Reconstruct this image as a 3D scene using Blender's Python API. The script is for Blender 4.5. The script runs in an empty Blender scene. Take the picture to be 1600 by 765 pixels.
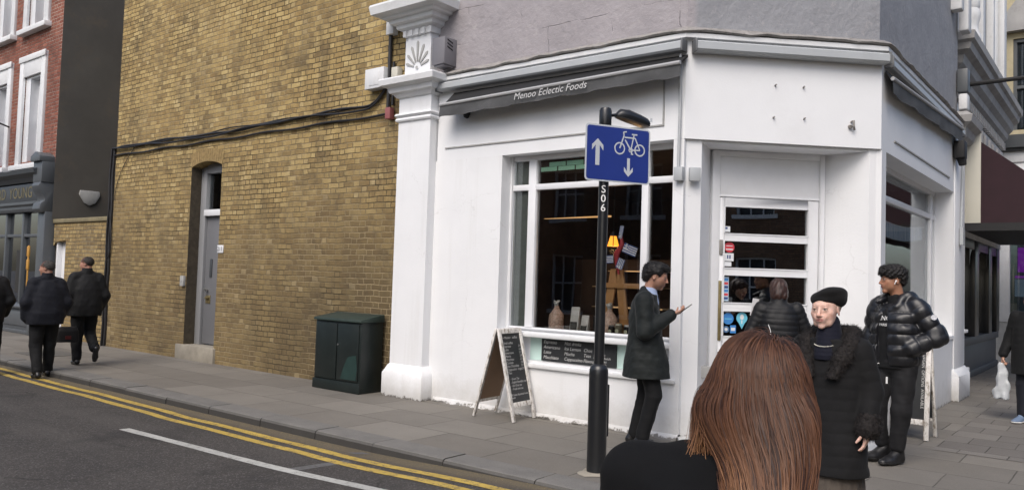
import bpy, bmesh, math, random
import numpy as np
from mathutils import Vector, Matrix
random.seed(7); np.random.seed(7)
SC = bpy.context.scene
COL = SC.collection
PI = math.pi

# ------------------------------------------------------------------ camera
cam_d = bpy.data.cameras.new('camera'); cam = bpy.data.objects.new('camera', cam_d); COL.objects.link(cam)
F_PX, YAW, PITCH, ROLL = 1233.83, -0.668427, 0.0449409, 0.0317249
_fw = Vector((math.sin(YAW)*math.cos(PITCH), math.cos(YAW)*math.cos(PITCH), math.sin(PITCH)))
_r = Vector((math.cos(YAW), -math.sin(YAW), 0)); _u = _r.cross(_fw)
_r2 = _r*math.cos(ROLL) + _u*math.sin(ROLL); _u2 = -_r*math.sin(ROLL) + _u*math.cos(ROLL)
cam.matrix_world = Matrix(((_r2.x, _u2.x, -_fw.x, 0), (_r2.y, _u2.y, -_fw.y, 0), (_r2.z, _u2.z, -_fw.z, 1.55), (0, 0, 0, 1)))
cam_d.sensor_width = 36; cam_d.sensor_fit = 'HORIZONTAL'; cam_d.lens = F_PX/1600*36
cam_d.clip_start = 0.05; cam_d.clip_end = 1000
SC.camera = cam

# ------------------------------------------------------------------ world, sun, exposure
w = bpy.data.worlds.new("World"); SC.world = w; w.use_nodes = True
nt = w.node_tree; bg = nt.nodes['Background']
sky = nt.nodes.new('ShaderNodeTexSky'); sky.sky_type = 'NISHITA'; sky.sun_disc = False
SUN_EL, SUN_AZ = math.radians(48), math.radians(165)       # azimuth clockwise from +y
sky.sun_elevation = SUN_EL; sky.sun_rotation = SUN_AZ
sky.air_density = 1.0; sky.dust_density = 3.5; sky.ozone_density = 1.0
nt.links.new(sky.outputs[0], bg.inputs[0]); bg.inputs[1].default_value = 0.14
sd = bpy.data.lights.new('sun', 'SUN'); sd.energy = 1.35; sd.angle = math.radians(40); sd.color = (1.0, 0.965, 0.92)
so = bpy.data.objects.new('sun', sd); COL.objects.link(so)
_sdir = Vector((math.sin(SUN_AZ)*math.cos(SUN_EL), math.cos(SUN_AZ)*math.cos(SUN_EL), math.sin(SUN_EL)))
so.rotation_euler = _sdir.to_track_quat('Z', 'Y').to_euler()
vs = SC.view_settings; vs.view_transform = 'Standard'; vs.look = 'None'; vs.gamma = 1; vs.use_curve_mapping = False
vs.exposure = 0.48

# ------------------------------------------------------------------ node helpers
class NT:
    def __init__(s, name):
        s.m = bpy.data.materials.new(name); s.m.use_nodes = True; s.t = s.m.node_tree
        s.b = s.t.nodes['Principled BSDF']; s.out = s.t.nodes['Material Output']
    def n(s, t, **kw):
        x = s.t.nodes.new(t)
        for k, v in kw.items(): setattr(x, k, v)
        return x
    def l(s, a, b): s.t.links.new(a, b)
    def set(s, inp, v):
        if isinstance(v, bpy.types.NodeSocket): s.l(v, inp)
        else: inp.default_value = v
    def math(s, op, a, b=0.0, c=0.0, clamp=False):
        x = s.n('ShaderNodeMath', operation=op); x.use_clamp = clamp
        s.set(x.inputs[0], a); s.set(x.inputs[1], b); s.set(x.inputs[2], c); return x.outputs[0]
    def pos(s):
        return s.n('ShaderNodeNewGeometry').outputs['Position']
    def obj(s):
        return s.n('ShaderNodeTexCoord').outputs['Object']
    def xyz(s, v):
        x = s.n('ShaderNodeSeparateXYZ'); s.l(v, x.inputs[0]); return x.outputs
    def comb(s, a, b, c):
        x = s.n('ShaderNodeCombineXYZ'); s.set(x.inputs[0], a); s.set(x.inputs[1], b); s.set(x.inputs[2], c); return x.outputs[0]
    def noise(s, vec, scale, detail=4, rough=0.6, out=0, dist=0):
        x = s.n('ShaderNodeTexNoise'); s.l(vec, x.inputs['Vector'])
        x.inputs['Scale'].default_value = scale; x.inputs['Detail'].default_value = detail; x.inputs['Roughness'].default_value = rough
        x.inputs['Distortion'].default_value = dist
        return x.outputs[out]
    def vor(s, vec, scale, feature='F1', out='Distance', rnd=1.0):
        x = s.n('ShaderNodeTexVoronoi', feature=feature); s.l(vec, x.inputs['Vector']); x.inputs['Scale'].default_value = scale
        x.inputs['Randomness'].default_value = rnd
        return x.outputs[out]
    def ramp(s, fac, stops, interp='LINEAR'):
        x = s.n('ShaderNodeValToRGB'); s.set(x.inputs[0], fac); cr = x.color_ramp; cr.interpolation = interp
        while len(cr.elements) < len(stops): cr.elements.new(0.5)
        for e, (p, c) in zip(cr.elements, stops):
            e.position = p; e.color = (c, c, c, 1) if isinstance(c, (int, float)) else (*c, 1)
        return x.outputs[0]
    def mix(s, fac, a, b, blend='MIX'):
        x = s.n('ShaderNodeMix', data_type='RGBA', blend_type=blend)
        s.set(x.inputs[0], fac)
        for i, v in ((6, a), (7, b)):
            if isinstance(v, (tuple, list)): x.inputs[i].default_value = (*v[:3], 1)
            else: s.l(v, x.inputs[i])
        return x.outputs[2]
    def maprange(s, v, a, b, c=0.0, d=1.0, smooth=False):
        x = s.n('ShaderNodeMapRange'); x.interpolation_type = 'SMOOTHSTEP' if smooth else 'LINEAR'
        s.set(x.inputs[0], v)
        for i, q in enumerate((a, b, c, d)): s.set(x.inputs[1+i], q)
        return x.outputs[0]
    def scale(s, v, sc):
        x = s.n('ShaderNodeMapping'); s.l(v, x.inputs[0]); x.inputs['Scale'].default_value = sc; return x.outputs[0]
    def bump(s, h, strength=0.3, dist=0.01, prev=None):
        x = s.n('ShaderNodeBump'); s.set(x.inputs['Height'], h); x.inputs['Strength'].default_value = strength; x.inputs['Distance'].default_value = dist
        if prev is not None: s.l(prev, x.inputs['Normal'])
        return x.outputs[0]
    def fin(s, col=None, rough=None, normal=None, metal=None, spec=None):
        if col is not None: s.set(s.b.inputs['Base Color'], (*col, 1) if isinstance(col, tuple) else col)
        if rough is not None: s.set(s.b.inputs['Roughness'], rough)
        if normal is not None: s.l(normal, s.b.inputs['Normal'])
        if metal is not None: s.b.inputs['Metallic'].default_value = metal
        if spec is not None: s.b.inputs['Specular IOR Level'].default_value = spec
        return s.m

def paint(name, col, rough=0.6, var=0.08, scale=3.0, bump=0.15, bscale=40, dirt=None, dirt_amt=0.0, spec=0.5, metal=0.0):
    t = NT(name); p = t.obj()
    n1 = t.noise(p, scale, 5)
    a = tuple(c*(1-var) for c in col); b = tuple(min(1, c*(1+var)) for c in col)
    c = t.mix(t.maprange(n1, 0.3, 0.7), a, b)
    if dirt is not None:
        n2 = t.noise(p, scale*1.7, 7, 0.75)
        c = t.mix(t.maprange(n2, 0.52, 0.78, 0, dirt_amt), c, dirt)
    nb = t.noise(p, bscale, 4)
    return t.fin(c, rough, t.bump(nb, bump, 0.004), spec=spec, metal=metal)

def brick(name, stops, mortar, wear=(0.12, 0.09, 0.06), lowdirt=0.6, row=0.081, mw=0.0062, bumpd=0.016, bond='flemish', sc=1.0):
    """Flemish bond from the world position, one random tone per brick."""
    t = NT(name); P = t.pos()
    wob = t.noise(P, 3.5, 3, 0.5, out=1)
    wv = t.n('ShaderNodeVectorMath', operation='MULTIPLY_ADD'); t.l(wob, wv.inputs[0])
    wv.inputs[1].default_value = (0.050, 0.050, 0.034); t.l(P, wv.inputs[2])
    fine = t.noise(P, 28, 2, 0.5, out=1)
    wv2 = t.n('ShaderNodeVectorMath', operation='MULTIPLY_ADD'); t.l(fine, wv2.inputs[0])
    wv2.inputs[1].default_value = (0.016, 0.016, 0.010); t.l(wv.outputs[0], wv2.inputs[2])
    x, y, z = t.xyz(wv2.outputs[0])[:3]
    h = t.math('ADD', x, y)
    zr = t.math('DIVIDE', z, row); r = t.math('FLOOR', zr); zf = t.math('SUBTRACT', zr, r)
    par = t.math('MODULO', t.math('ABSOLUTE', r), 2.0)
    per = 0.3375*sc
    u = t.math('DIVIDE', t.math('MULTIPLY_ADD', par, per*0.5, h), per)
    ui = t.math('FLOOR', u); uf = t.math('SUBTRACT', u, ui)
    hd = t.math('GREATER_THAN', uf, 0.6667)
    d1 = t.math('MINIMUM', uf, t.math('SUBTRACT', 0.6667, uf))
    d2 = t.math('MINIMUM', t.math('SUBTRACT', uf, 0.6667), t.math('SUBTRACT', 1.0, uf))
    du = t.math('MULTIPLY', t.math('MAXIMUM', d1, d2), per*1.05)
    dz = t.math('MULTIPLY', t.math('MINIMUM', zf, t.math('SUBTRACT', 1.0, zf)), row)
    d = t.math('MINIMUM', du, dz)
    mask = t.maprange(d, mw*0.6, mw*1.7, 0, 1, True)           # 1 = brick
    idv = t.comb(t.math('MULTIPLY_ADD', ui, 2.0, hd), r, 0.0)
    wn = t.n('ShaderNodeTexWhiteNoise', noise_dimensions='3D'); t.l(idv, wn.inputs['Vector'])
    big = t.noise(P, 0.55, 5, 0.65)
    mid_n = t.noise(P, 7.0, 5, 0.7)
    tone = t.math('ADD', t.math('MULTIPLY', wn.outputs['Value'], 0.42), t.math('ADD', t.math('MULTIPLY', t.maprange(big, 0.3, 0.7), 0.28), t.math('MULTIPLY', t.maprange(mid_n, 0.3, 0.7), 0.30)))
    c = t.ramp(tone, stops)
    grain = t.noise(P, 60, 4, 0.7)
    c = t.mix(t.maprange(grain, 0.35, 0.75, 0, 0.30), c, wear)
    blot = t.noise(P, 1.1, 7, 0.72)
    sooty = t.math('MULTIPLY', t.maprange(blot, 0.50, 0.66), t.maprange(wn.outputs['Value'], 0.95, 0.35))
    c = t.mix(t.math('MULTIPLY', sooty, 0.75), c, tuple(q*0.85 for q in wear))
    smear = t.noise(t.scale(P, (1, 1, .55)), 2.6, 7, 0.75)
    c = t.mix(t.maprange(smear, 0.47, 0.68, 0, 0.55), c, tuple(q*1.1 for q in wear))
    strk = t.noise(t.scale(P, (2.2, 2.2, .28)), 1.0, 6, 0.65)
    c = t.mix(t.maprange(strk, 0.55, 0.72, 0, 0.42), c, tuple(q*0.9 for q in wear))
    hi = t.noise(P, 1.6, 5, 0.7)
    c = t.mix(t.math('MULTIPLY', t.maprange(hi, 0.54, 0.68), t.maprange(mid_n, .4, .65, 0, .5)), c, stops[-1][1])
    z0 = t.xyz(P)[2]
    if lowdirt:
        low = t.math('ADD', z0, t.math('MULTIPLY', t.math('SUBTRACT', t.noise(P, 0.8, 6, 0.7), 0.5), 3.2))
        c = t.mix(t.maprange(low, 4.6, 0.3, 0, lowdirt, True), c, wear)
        dx_ = t.math('ADD', t.xyz(P)[0], t.math('MULTIPLY', t.math('SUBTRACT', t.noise(P, 0.9, 5, 0.7), 0.5), 3.0))
        dk = t.math('MULTIPLY', t.maprange(dx_, -11.8, -9.0), t.maprange(low, 2.9, 1.0))
        c = t.mix(t.math('MULTIPLY', dk, 0.55), c, tuple(q*0.62 for q in wear))
    pale = t.math('MULTIPLY', t.math('GREATER_THAN', t.math('FRACT', t.math('MULTIPLY', wn.outputs['Value'], 7.31)), 0.93), hd)
    c = t.mix(t.math('MULTIPLY', pale, 0.13), c, tuple(min(1, q*1.25+.05) for q in stops[-1][1]))
    mo = t.mix(t.maprange(t.noise(P, 0.8, 6, .7), .42, .58), mortar, tuple(q*0.30 for q in mortar))
    c = t.mix(mask, mo, c)
    hgt = t.math('ADD', t.math('MULTIPLY', mask, 0.8), t.math('MULTIPLY', grain, 0.35))
    hgt = t.math('ADD', hgt, t.math('MULTIPLY', wn.outputs['Value'], 0.35))
    return t.fin(c, 0.92, t.bump(hgt, 0.6, bumpd), spec=0.2)

def glassy(name, tint=(0.9, 0.95, 0.93), rough=0.0, refl=1.0, see=1.0):
    """thin window glass: fresnel mix of mirror and see-through"""
    t = NT(name); t.t.nodes.remove(t.b)
    tr = t.n('ShaderNodeBsdfTransparent'); tr.inputs[0].default_value = (*[c*see for c in tint], 1)
    gl = t.n('ShaderNodeBsdfGlossy'); gl.inputs[0].default_value = (0.95, 0.97, 1, 1); gl.inputs['Roughness'].default_value = rough
    fr = t.n('ShaderNodeFresnel'); fr.inputs[0].default_value = 1.52
    wob = t.bump(t.noise(t.pos(), 0.9, 1), 0.06, 0.05); t.l(wob, gl.inputs['Normal'])
    f = t.math('MULTIPLY', fr.outputs[0], 1.7*refl, clamp=True)
    mx = t.n('ShaderNodeMixShader'); t.l(f, mx.inputs[0]); t.l(tr.outputs[0], mx.inputs[1]); t.l(gl.outputs[0], mx.inputs[2])
    t.l(mx.outputs[0], t.out.inputs[0]); return t.m

def emit(name, col, strength):
    t = NT(name); t.fin((0.0, 0.0, 0.0) if strength > 3 else tuple(c*.3 for c in col), 0.5)
    t.b.inputs['Emission Color'].default_value = (*col, 1); t.b.inputs['Emission Strength'].default_value = strength; return t.m

# ------------------------------------------------------------------ object helpers
def origin(o):
    v = Vector((0, 0, 0))
    while o is not None: v = v + o.location; o = o.parent
    return v
def tag(o, label=None, cat=None, group=None, kind=None):
    if label: o['label'] = label
    if cat: o['category'] = cat
    if group: o['group'] = group
    if kind: o['kind'] = kind
    return o
def thing(name, label, cat, loc=(0, 0, 0), rz=0.0, group=None):
    o = bpy.data.objects.new(name, None); COL.objects.link(o); o.location = loc; o.rotation_euler = (0, 0, rz)
    o.empty_display_size = 0.1
    return tag(o, label, cat, group)
def link_mesh(name, me, mat, parent=None, smooth=False):
    o = bpy.data.objects.new(name, me); COL.objects.link(o)
    if isinstance(mat, (list, tuple)):
        for m in mat: me.materials.append(m)
    elif mat: me.materials.append(mat)
    if parent is not None: o.parent = parent
    if smooth:
        me.polygons.foreach_set('use_smooth', [True]*len(me.polygons))
    return o
class Frame:
    """facade frame: s along the wall, n outwards, z up -> world"""
    def __init__(s, o, u, n): s.o = Vector((*o, 0)); s.u = Vector((*u, 0)).normalized(); s.n = Vector((*n, 0)).normalized()
    def __call__(s, a, n, z): return s.o + s.u*a + s.n*n + Vector((0, 0, z))
WF = Frame((0, 0), (1, 0), (0, 1))                      # world: s=x, n=y
LF = Frame((0, 7.38), (1, 0), (0, -1))
BF = Frame((0, 7.42), (1, 0), (0, -1))
q2 = math.sqrt(.5)
CF = Frame((-3.62, 7.38), (q2, q2), (q2, -q2))
RF = Frame((-2.1, 0), (0, 1), (1, 0))
class MB:
    """mesh builder in world coordinates; build() moves it under its parent"""
    def __init__(s): s.v = []; s.f = []; s.mi = []; s.cur = 0
    def add(s, vs, fs):
        b = len(s.v); s.v += [Vector(x) for x in vs]
        for f in fs: s.f.append([b+i for i in f]); s.mi.append(s.cur)
        return s
    def box(s, fr, a0, a1, n0, n1, z0, z1):
        p = [fr(a, n, z) for z in (z0, z1) for n in (n0, n1) for a in (a0, a1)]
        return s.add(p, [(0, 2, 3, 1), (4, 5, 7, 6), (0, 1, 5, 4), (2, 6, 7, 3), (0, 4, 6, 2), (1, 3, 7, 5)])
    def hexa(s, p):  # 8 points, bottom 4 ccw, top 4
        return s.add(p, [(3, 2, 1, 0), (4, 5, 6, 7), (0, 1, 5, 4), (1, 2, 6, 5), (2, 3, 7, 6), (3, 0, 4, 7)])
    def prism(s, fr, poly, n0, n1):     # poly in (a,z), extruded along n
        k = len(poly); p = [fr(a, n0, z) for a, z in poly] + [fr(a, n1, z) for a, z in poly]
        return s.add(p, [list(range(k)), list(range(2*k-1, k-1, -1))] + [[i, (i+1) % k, k+(i+1) % k, k+i] for i in range(k)])
    def flat(s, pts): return s.add(pts, [list(range(len(pts)))])
    def tube(s, pts, r, seg=8, cap=True):
        pts = [Vector(p) for p in pts]; n = len(pts); rs = r if isinstance(r, (list, tuple)) else [r]*n
        b = len(s.v); up = None
        for i, p in enumerate(pts):
            t = (pts[min(i+1, n-1)]-pts[max(i-1, 0)]).normalized()
            if up is None: up = Vector((0, 0, 1)) if abs(t.z) < .9 else Vector((1, 0, 0))
            a = t.cross(up).normalized(); c = a.cross(t).normalized(); up = c
            for k in range(seg):
                an = 2*PI*k/seg; s.v.append(p + (a*math.cos(an)+c*math.sin(an))*rs[i])
        for i in range(n-1):
            for k in range(seg):
                s.f.append([b+i*seg+k, b+i*seg+(k+1) % seg, b+(i+1)*seg+(k+1) % seg, b+(i+1)*seg+k]); s.mi.append(s.cur)
        if cap:
            s.f.append([b+k for k in range(seg)][::-1]); s.mi.append(s.cur)
            s.f.append([b+(n-1)*seg+k for k in range(seg)]); s.mi.append(s.cur)
        return s
    def lathe(s, c, prof, seg=24):      # prof (r,z) about vertical axis at c
        c = Vector(c); b = len(s.v)
        for r, z in prof:
            for k in range(seg):
                a = 2*PI*k/seg; s.v.append(c+Vector((r*math.cos(a), r*math.sin(a), z)))
        for i in range(len(prof)-1):
            for k in range(seg):
                s.f.append([b+i*seg+k, b+i*seg+(k+1) % seg, b+(i+1)*seg+(k+1) % seg, b+(i+1)*seg+k]); s.mi.append(s.cur)
        s.f.append([b+k for k in range(seg)][::-1]); s.mi.append(s.cur)
        s.f.append([b+(len(prof)-1)*seg+k for k in range(seg)]); s.mi.append(s.cur)
        return s
    def sweep(s, path, prof, closed=False):
        """profile (n,z) swept along a 2D path; n goes to the right-hand side of the path; mitred corners"""
        P = [Vector((x, y)) for x, y in path]; n = len(P); rings = []
        for i in range(n):
            d0 = (P[i]-P[i-1]).normalized() if i > 0 else (P[1]-P[0]).normalized()
            d1 = (P[i+1]-P[i]).normalized() if i < n-1 else (P[-1]-P[-2]).normalized()
            n0 = Vector((d0.y, -d0.x)); n1 = Vector((d1.y, -d1.x)); m = (n0+n1); m = m/max(m.length, 1e-6); m = m/max(0.3, m.dot(n0))
            rings.append([Vector((P[i].x+m.x*a, P[i].y+m.y*a, z)) for a, z in prof])
        k = len(prof); b = len(s.v)
        for r in rings: s.v += r
        for i in range(n-1):
            for j in range(k):
                s.f.append([b+i*k+j, b+i*k+(j+1) % k, b+(i+1)*k+(j+1) % k, b+(i+1)*k+j]); s.mi.append(s.cur)
        s.f.append([b+j for j in range(k)][::-1]); s.mi.append(s.cur); s.f.append([b+(n-1)*k+j for j in range(k)]); s.mi.append(s.cur)
        return s
    def build(s, name, mat, parent=None, smooth=False, bevel=0.0, seg=2, auto=None, sub=0):
        o = origin(parent) if parent is not None else Vector((0, 0, 0))
        me = bpy.data.meshes.new(name); me.from_pydata([tuple(v-o) for v in s.v], [], s.f)
        if isinstance(mat, (list, tuple)): me.polygons.foreach_set('material_index', s.mi)
        bm = bmesh.new(); bm.from_mesh(me); bmesh.ops.recalc_face_normals(bm, faces=bm.faces)
        if sub:
            bmesh.ops.subdivide_edges(bm, edges=bm.edges, cuts=sub, use_grid_fill=True)
        if bevel:
            bmesh.ops.remove_doubles(bm, verts=bm.verts, dist=1e-5)
            bmesh.ops.bevel(bm, geom=[e for e in bm.edges if len(e.link_faces) == 2 and e.calc_face_angle(0) > 0.6], offset=bevel, segments=seg, affect='EDGES', profile=0.5, clamp_overlap=True)
        bm.to_mesh(me); bm.free(); me.update()
        ob = link_mesh(name, me, mat, parent)
        if smooth or bevel:
            me.polygons.foreach_set('use_smooth', [True]*len(me.polygons))
            me.set_sharp_from_angle(angle=math.radians(auto or 40))
        return ob
    def top(s, name, mat, label, cat, group=None, loc=(0, 0, 0), **kw):
        """one-mesh thing, with its origin at loc"""
        for i, v in enumerate(s.v): s.v[i] = v-Vector(loc)
        ob = s.build(name, mat, None, **kw); ob.location = loc
        return tag(ob, label, cat, group)
def struct(mb, name, mat, label, cat, **kw):
    return tag(mb.build(name, mat, None, **kw), label, cat, None, 'structure')

def text_mesh(strings, fr=None, extr=0.001):
    """strings: list of (txt, size, origin(world), udir, vdir, shear, align, space); returns MB"""
    mb = MB()
    for (txt, size, org, ud, vd, shear, align) in strings:
        cu = bpy.data.curves.new('txt', 'FONT'); cu.body = txt; cu.size = size; cu.shear = shear; cu.align_x = align; cu.align_y = 'CENTER'
        cu.extrude = 0; cu.resolution_u = 3
        ob = bpy.data.objects.new('txt', cu); COL.objects.link(ob)
        dg = bpy.context.evaluated_depsgraph_get(); dg.update()
        me = bpy.data.meshes.new_from_object(ob.evaluated_get(dg))
        ud_ = Vector(ud).normalized(); vd_ = Vector(vd).normalized(); org_ = Vector(org)
        mb.add([org_+ud_*v.co.x+vd_*v.co.y for v in me.vertices], [list(p.vertices) for p in me.polygons])
        bpy.data.objects.remove(ob); bpy.data.meshes.remove(me); bpy.data.curves.remove(cu)
    return mb
# ================================================================== MATERIALS
M = {}
M['white'] = paint('white_masonry_paint', (0.75, 0.762, 0.78), 0.62, 0.03, 1.2, 0.25, 55, (0.52, 0.51, 0.50), 0.16)
M['white_wood'] = paint('white_gloss_paint', (0.72, 0.73, 0.75), 0.35, 0.04, 3, 0.06, 30, (0.5, 0.48, 0.45), 0.15)
def lower_white():
    t = NT('white_wall_with_grimy_foot'); P = t.pos(); z = t.xyz(P)[2]
    c = t.mix(t.maprange(t.noise(P, 1.1, 5), 0.3, 0.7), (0.72, 0.73, 0.745), (0.775, 0.785, 0.80))
    st = t.noise(t.scale(P, (7, 7, .5)), 1.0, 5, .6)
    c = t.mix(t.maprange(st, .56, .8, 0, .26), c, (0.50, 0.49, 0.46))
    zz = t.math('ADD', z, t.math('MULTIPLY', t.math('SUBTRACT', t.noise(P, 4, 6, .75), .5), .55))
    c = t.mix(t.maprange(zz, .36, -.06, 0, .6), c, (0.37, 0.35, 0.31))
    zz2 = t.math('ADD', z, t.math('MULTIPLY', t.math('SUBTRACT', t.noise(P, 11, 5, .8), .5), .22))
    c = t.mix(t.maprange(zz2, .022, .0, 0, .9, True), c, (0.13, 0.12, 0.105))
    wv = t.n('ShaderNodeVectorMath', operation='MULTIPLY_ADD'); t.l(t.noise(P, 2.5, 5, .6, out=1), wv.inputs[0]); wv.inputs[1].default_value = (.5, .5, .5); t.l(P, wv.inputs[2])
    cr = t.vor(wv.outputs[0], 1.1, 'DISTANCE_TO_EDGE'); crm = t.math('MULTIPLY', t.maprange(cr, .006, .002), t.maprange(t.noise(P, 1.4, 4), .52, .62))
    c = t.mix(t.math('MULTIPLY', crm, .22), c, (0.33, 0.32, 0.31))
    sp = t.noise(P, 18, 6, .8); c = t.mix(t.maprange(sp, .66, .74, 0, .35), c, (0.45, 0.44, 0.42))
    pt = t.noise(P, .8, 3); c = t.mix(t.maprange(pt, .55, .6, 0, .10), c, (0.60, 0.61, 0.64))
    h = t.math('ADD', t.noise(P, 45, 4), t.math('MULTIPLY', t.noise(P, 2.2, 4), 2.2)); h = t.math('SUBTRACT', h, t.math('MULTIPLY', crm, .4))
    return t.fin(c, .62, t.bump(h, .22, .006))
M['lower_white'] = lower_white()
def grey_render():
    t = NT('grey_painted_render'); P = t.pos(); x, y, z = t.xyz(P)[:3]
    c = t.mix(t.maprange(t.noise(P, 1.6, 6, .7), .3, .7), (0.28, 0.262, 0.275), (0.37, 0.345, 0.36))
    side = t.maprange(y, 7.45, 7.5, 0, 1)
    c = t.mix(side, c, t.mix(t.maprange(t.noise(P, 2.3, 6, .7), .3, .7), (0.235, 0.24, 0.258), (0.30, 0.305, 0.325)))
    ch = t.noise(P, 9, 6, .75); c = t.mix(t.maprange(ch, .58, .72, 0, .5), c, (0.46, 0.43, 0.435))
    # cracked lines between rendered blocks
    w1 = t.noise(P, 2.5, 5, .65); zc = t.math('ADD', z, t.math('MULTIPLY', w1, .10)); h = t.math('ADD', x, y)
    lz = t.math('ABSOLUTE', t.math('SUBTRACT', t.math('FRACT', t.math('DIVIDE', zc, .46)), .5))
    rw = t.math('FLOOR', t.math('DIVIDE', zc, .46))
    hu = t.math('ADD', t.math('MULTIPLY', w1, .14), t.math('MULTIPLY_ADD', rw, .43, h))
    lx = t.math('ABSOLUTE', t.math('SUBTRACT', t.math('FRACT', t.math('DIVIDE', hu, .85)), .5))
    line = t.math('MAXIMUM', t.maprange(lz, .488, .4985), t.maprange(lx, .492, .4985))
    line = t.math('MULTIPLY', line, t.maprange(t.noise(P, 2.2, 5, .7), .50, .60)); line = t.math('MULTIPLY', line, t.math('SUBTRACT', 1.0, side))
    c = t.mix(t.math('MULTIPLY', line, .5), c, (0.12, 0.11, 0.115))
    hh = t.math('ADD', t.noise(P, 14, 7, .72), t.math('MULTIPLY', t.noise(P, 2.5, 3), 1.5)); hh = t.math('SUBTRACT', hh, t.math('MULTIPLY', line, .7))
    return t.fin(c, .75, t.bump(hh, .7, .022), spec=.35)
M['grey_render'] = grey_render()
STOCK = [(0.0, (0.155, 0.101, 0.048)), (0.25, (0.275, 0.188, 0.080)), (0.5, (0.405, 0.290, 0.120)), (0.75, (0.50, 0.375, 0.168)), (1.0, (0.58, 0.475, 0.27))]
M['stock'] = brick('yellow_stock_brick', STOCK, (0.275, 0.215, 0.125), wear=(0.105, 0.080, 0.050), lowdirt=0.62)
M['stock_dark'] = brick('low_wall_brick', STOCK, (0.22, 0.19, 0.13), lowdirt=0.3)
RED = [(0.0, (0.13, 0.048, 0.034)), (0.4, (0.22, 0.075, 0.052)), (0.75, (0.30, 0.115, 0.08)), (1.0, (0.38, 0.20, 0.145))]
M['red'] = brick('red_brick', RED, (0.38, 0.30, 0.25), wear=(0.15, 0.065, 0.05), lowdirt=0)
BRN = [(0.0, (0.10, 0.06, 0.04)), (0.5, (0.20, 0.11, 0.07)), (1.0, (0.30, 0.18, 0.11))]
M['brownbrick'] = brick('brown_brick', BRN, (0.2, 0.17, 0.14), lowdirt=0)
M['dark_render'] = paint('dark_rendered_flank', (0.098, 0.090, 0.078), 0.9, .2, .6, .5, 14, (0.15, 0.115, 0.08), .9)
M['stone'] = paint('weathered_stone', (0.34, 0.335, 0.33), .8, .14, 2.2, .4, 22, (0.13, 0.13, 0.13), .65)
M['stone_white'] = paint('painted_stone', (0.66, 0.67, 0.68), .65, .05, 3, .3, 25, (0.36, 0.35, 0.33), .4)
M['stone_grey'] = paint('grimy_grey_moulding', (0.36, 0.36, 0.35), .75, .12, 5, .35, 30, (0.17, 0.165, 0.15), .55)
M['yellowstone'] = paint('yellow_stone', (0.46, 0.40, 0.26), .8, .15, 1.5, .3, 20, (0.14, 0.12, 0.09), .6)
M['concrete'] = paint('concrete_step', (0.27, 0.245, 0.20), .85, .15, 5, .4, 50, (0.14, 0.12, 0.09), .5)
M['grey_door'] = paint('grey_door_paint', (0.155, 0.158, 0.168), .45, .04, 2, .05)
M['grey_frame'] = paint('grey_frame_paint', (0.24, 0.245, 0.255), .5, .05, 3, .08)
M['shop_grey'] = paint('slate_shopfront_paint', (0.058, 0.064, 0.070), .45, .06, 3, .08)
M['shop_grey_lt'] = paint('pale_slate_paint', (0.088, 0.096, 0.104), .45, .06, 3, .08)
M['alu'] = paint('grey_powder_metal', (0.40, 0.42, 0.435), .42, .04, 2, .04, 30, (0.25, 0.25, 0.25), .3)
M['alu_dk'] = paint('awning_dark_grey', (0.13, 0.135, 0.14), .5)  # darker grey for the awning end caps
M['fabric_grey'] = paint('grey_awning_cloth', (0.070, 0.072, 0.075), .85, .15, 2.5, .35, 140, (0.15, 0.15, 0.145), .5)
M['fabric_top'] = paint('pale_awning_edge', (0.36, 0.365, 0.37), .7, .1)
M['cream'] = paint('cream_panel', (0.56, 0.54, 0.46), .6, .04, 2, .05)
M['maroon'] = paint('maroon_canvas', (0.024, 0.0075, 0.012), .85, .12, 5, .2, 120)
M['black'] = paint('black_gloss_paint', (0.012, 0.013, 0.015), .28, .1, 4, .12, 18, (0.04, 0.04, 0.04), .3)
M['black_matt'] = paint('black_matt', (0.012, 0.012, 0.013), .7)
M['cable'] = paint('black_cable_sheath', (0.016, 0.016, 0.018), .5)
M['lead'] = paint('lead_flashing', (0.26, 0.245, 0.23), .7, .25, 9, .7, 30, (0.05, 0.045, 0.04), .95)
M['red_box'] = paint('faded_red_plastic', (0.30, 0.10, 0.10), .6)
M['brass'] = paint('worn_brass', (0.32, 0.26, 0.13), .42, .15, 20, .1, 60, (.1, .08, .04), .6, metal=.7)
M['steel'] = paint('brushed_steel', (0.45, 0.45, 0.44), .35, metal=.85)
M['glass'] = glassy('window_glass', (0.96, 0.98, 0.97), 0, 0.6, 1.0)
M['glass_dark'] = glassy('shop_glass', (0.95, 0.96, 0.955), 0, 0.55, 1.0)
M['glass_door'] = glassy('door_glass', (0.8, 0.83, 0.83), 0, 2.3, .9)
M['glass_side'] = glassy('main_street_glass', (0.92, 0.94, 0.94), 0, 0.30, 1.0)
M['glass_far'] = glassy('reflective_far_glass', (0.5, 0.55, 0.56), 0, 1.6, .8)
M['curtain'] = paint('net_curtain', (0.48, 0.50, 0.49), .9, .12, 9, .1)
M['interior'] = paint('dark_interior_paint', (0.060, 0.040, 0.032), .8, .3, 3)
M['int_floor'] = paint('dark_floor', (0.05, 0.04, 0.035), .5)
M['wood'] = paint('pale_pine', (0.42, 0.22, 0.085), .55, .15, 8, .1)
M['green_cab'] = paint('dark_green_cabinet', (0.0078, 0.0125, 0.0118), .45, .15, 3, .12, 40, (0.025, 0.035, 0.032), .5)
M['green_top'] = paint('mossy_green_lid', (0.020, 0.034, 0.028), .6, .2, 6, .2, 40, (0.04, 0.055, 0.04), .5)
M['chalk'] = paint('chalkboard_black', (0.014, 0.016, 0.018), .6, .2, 5, .05, 30, (0.035, .035, .035), .4)
M['chalk_text'] = paint('chalk_writing', (0.50, 0.50, 0.49), .9)
M['white_text'] = paint('white_lettering', (0.78, 0.78, 0.77), .6)
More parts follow.
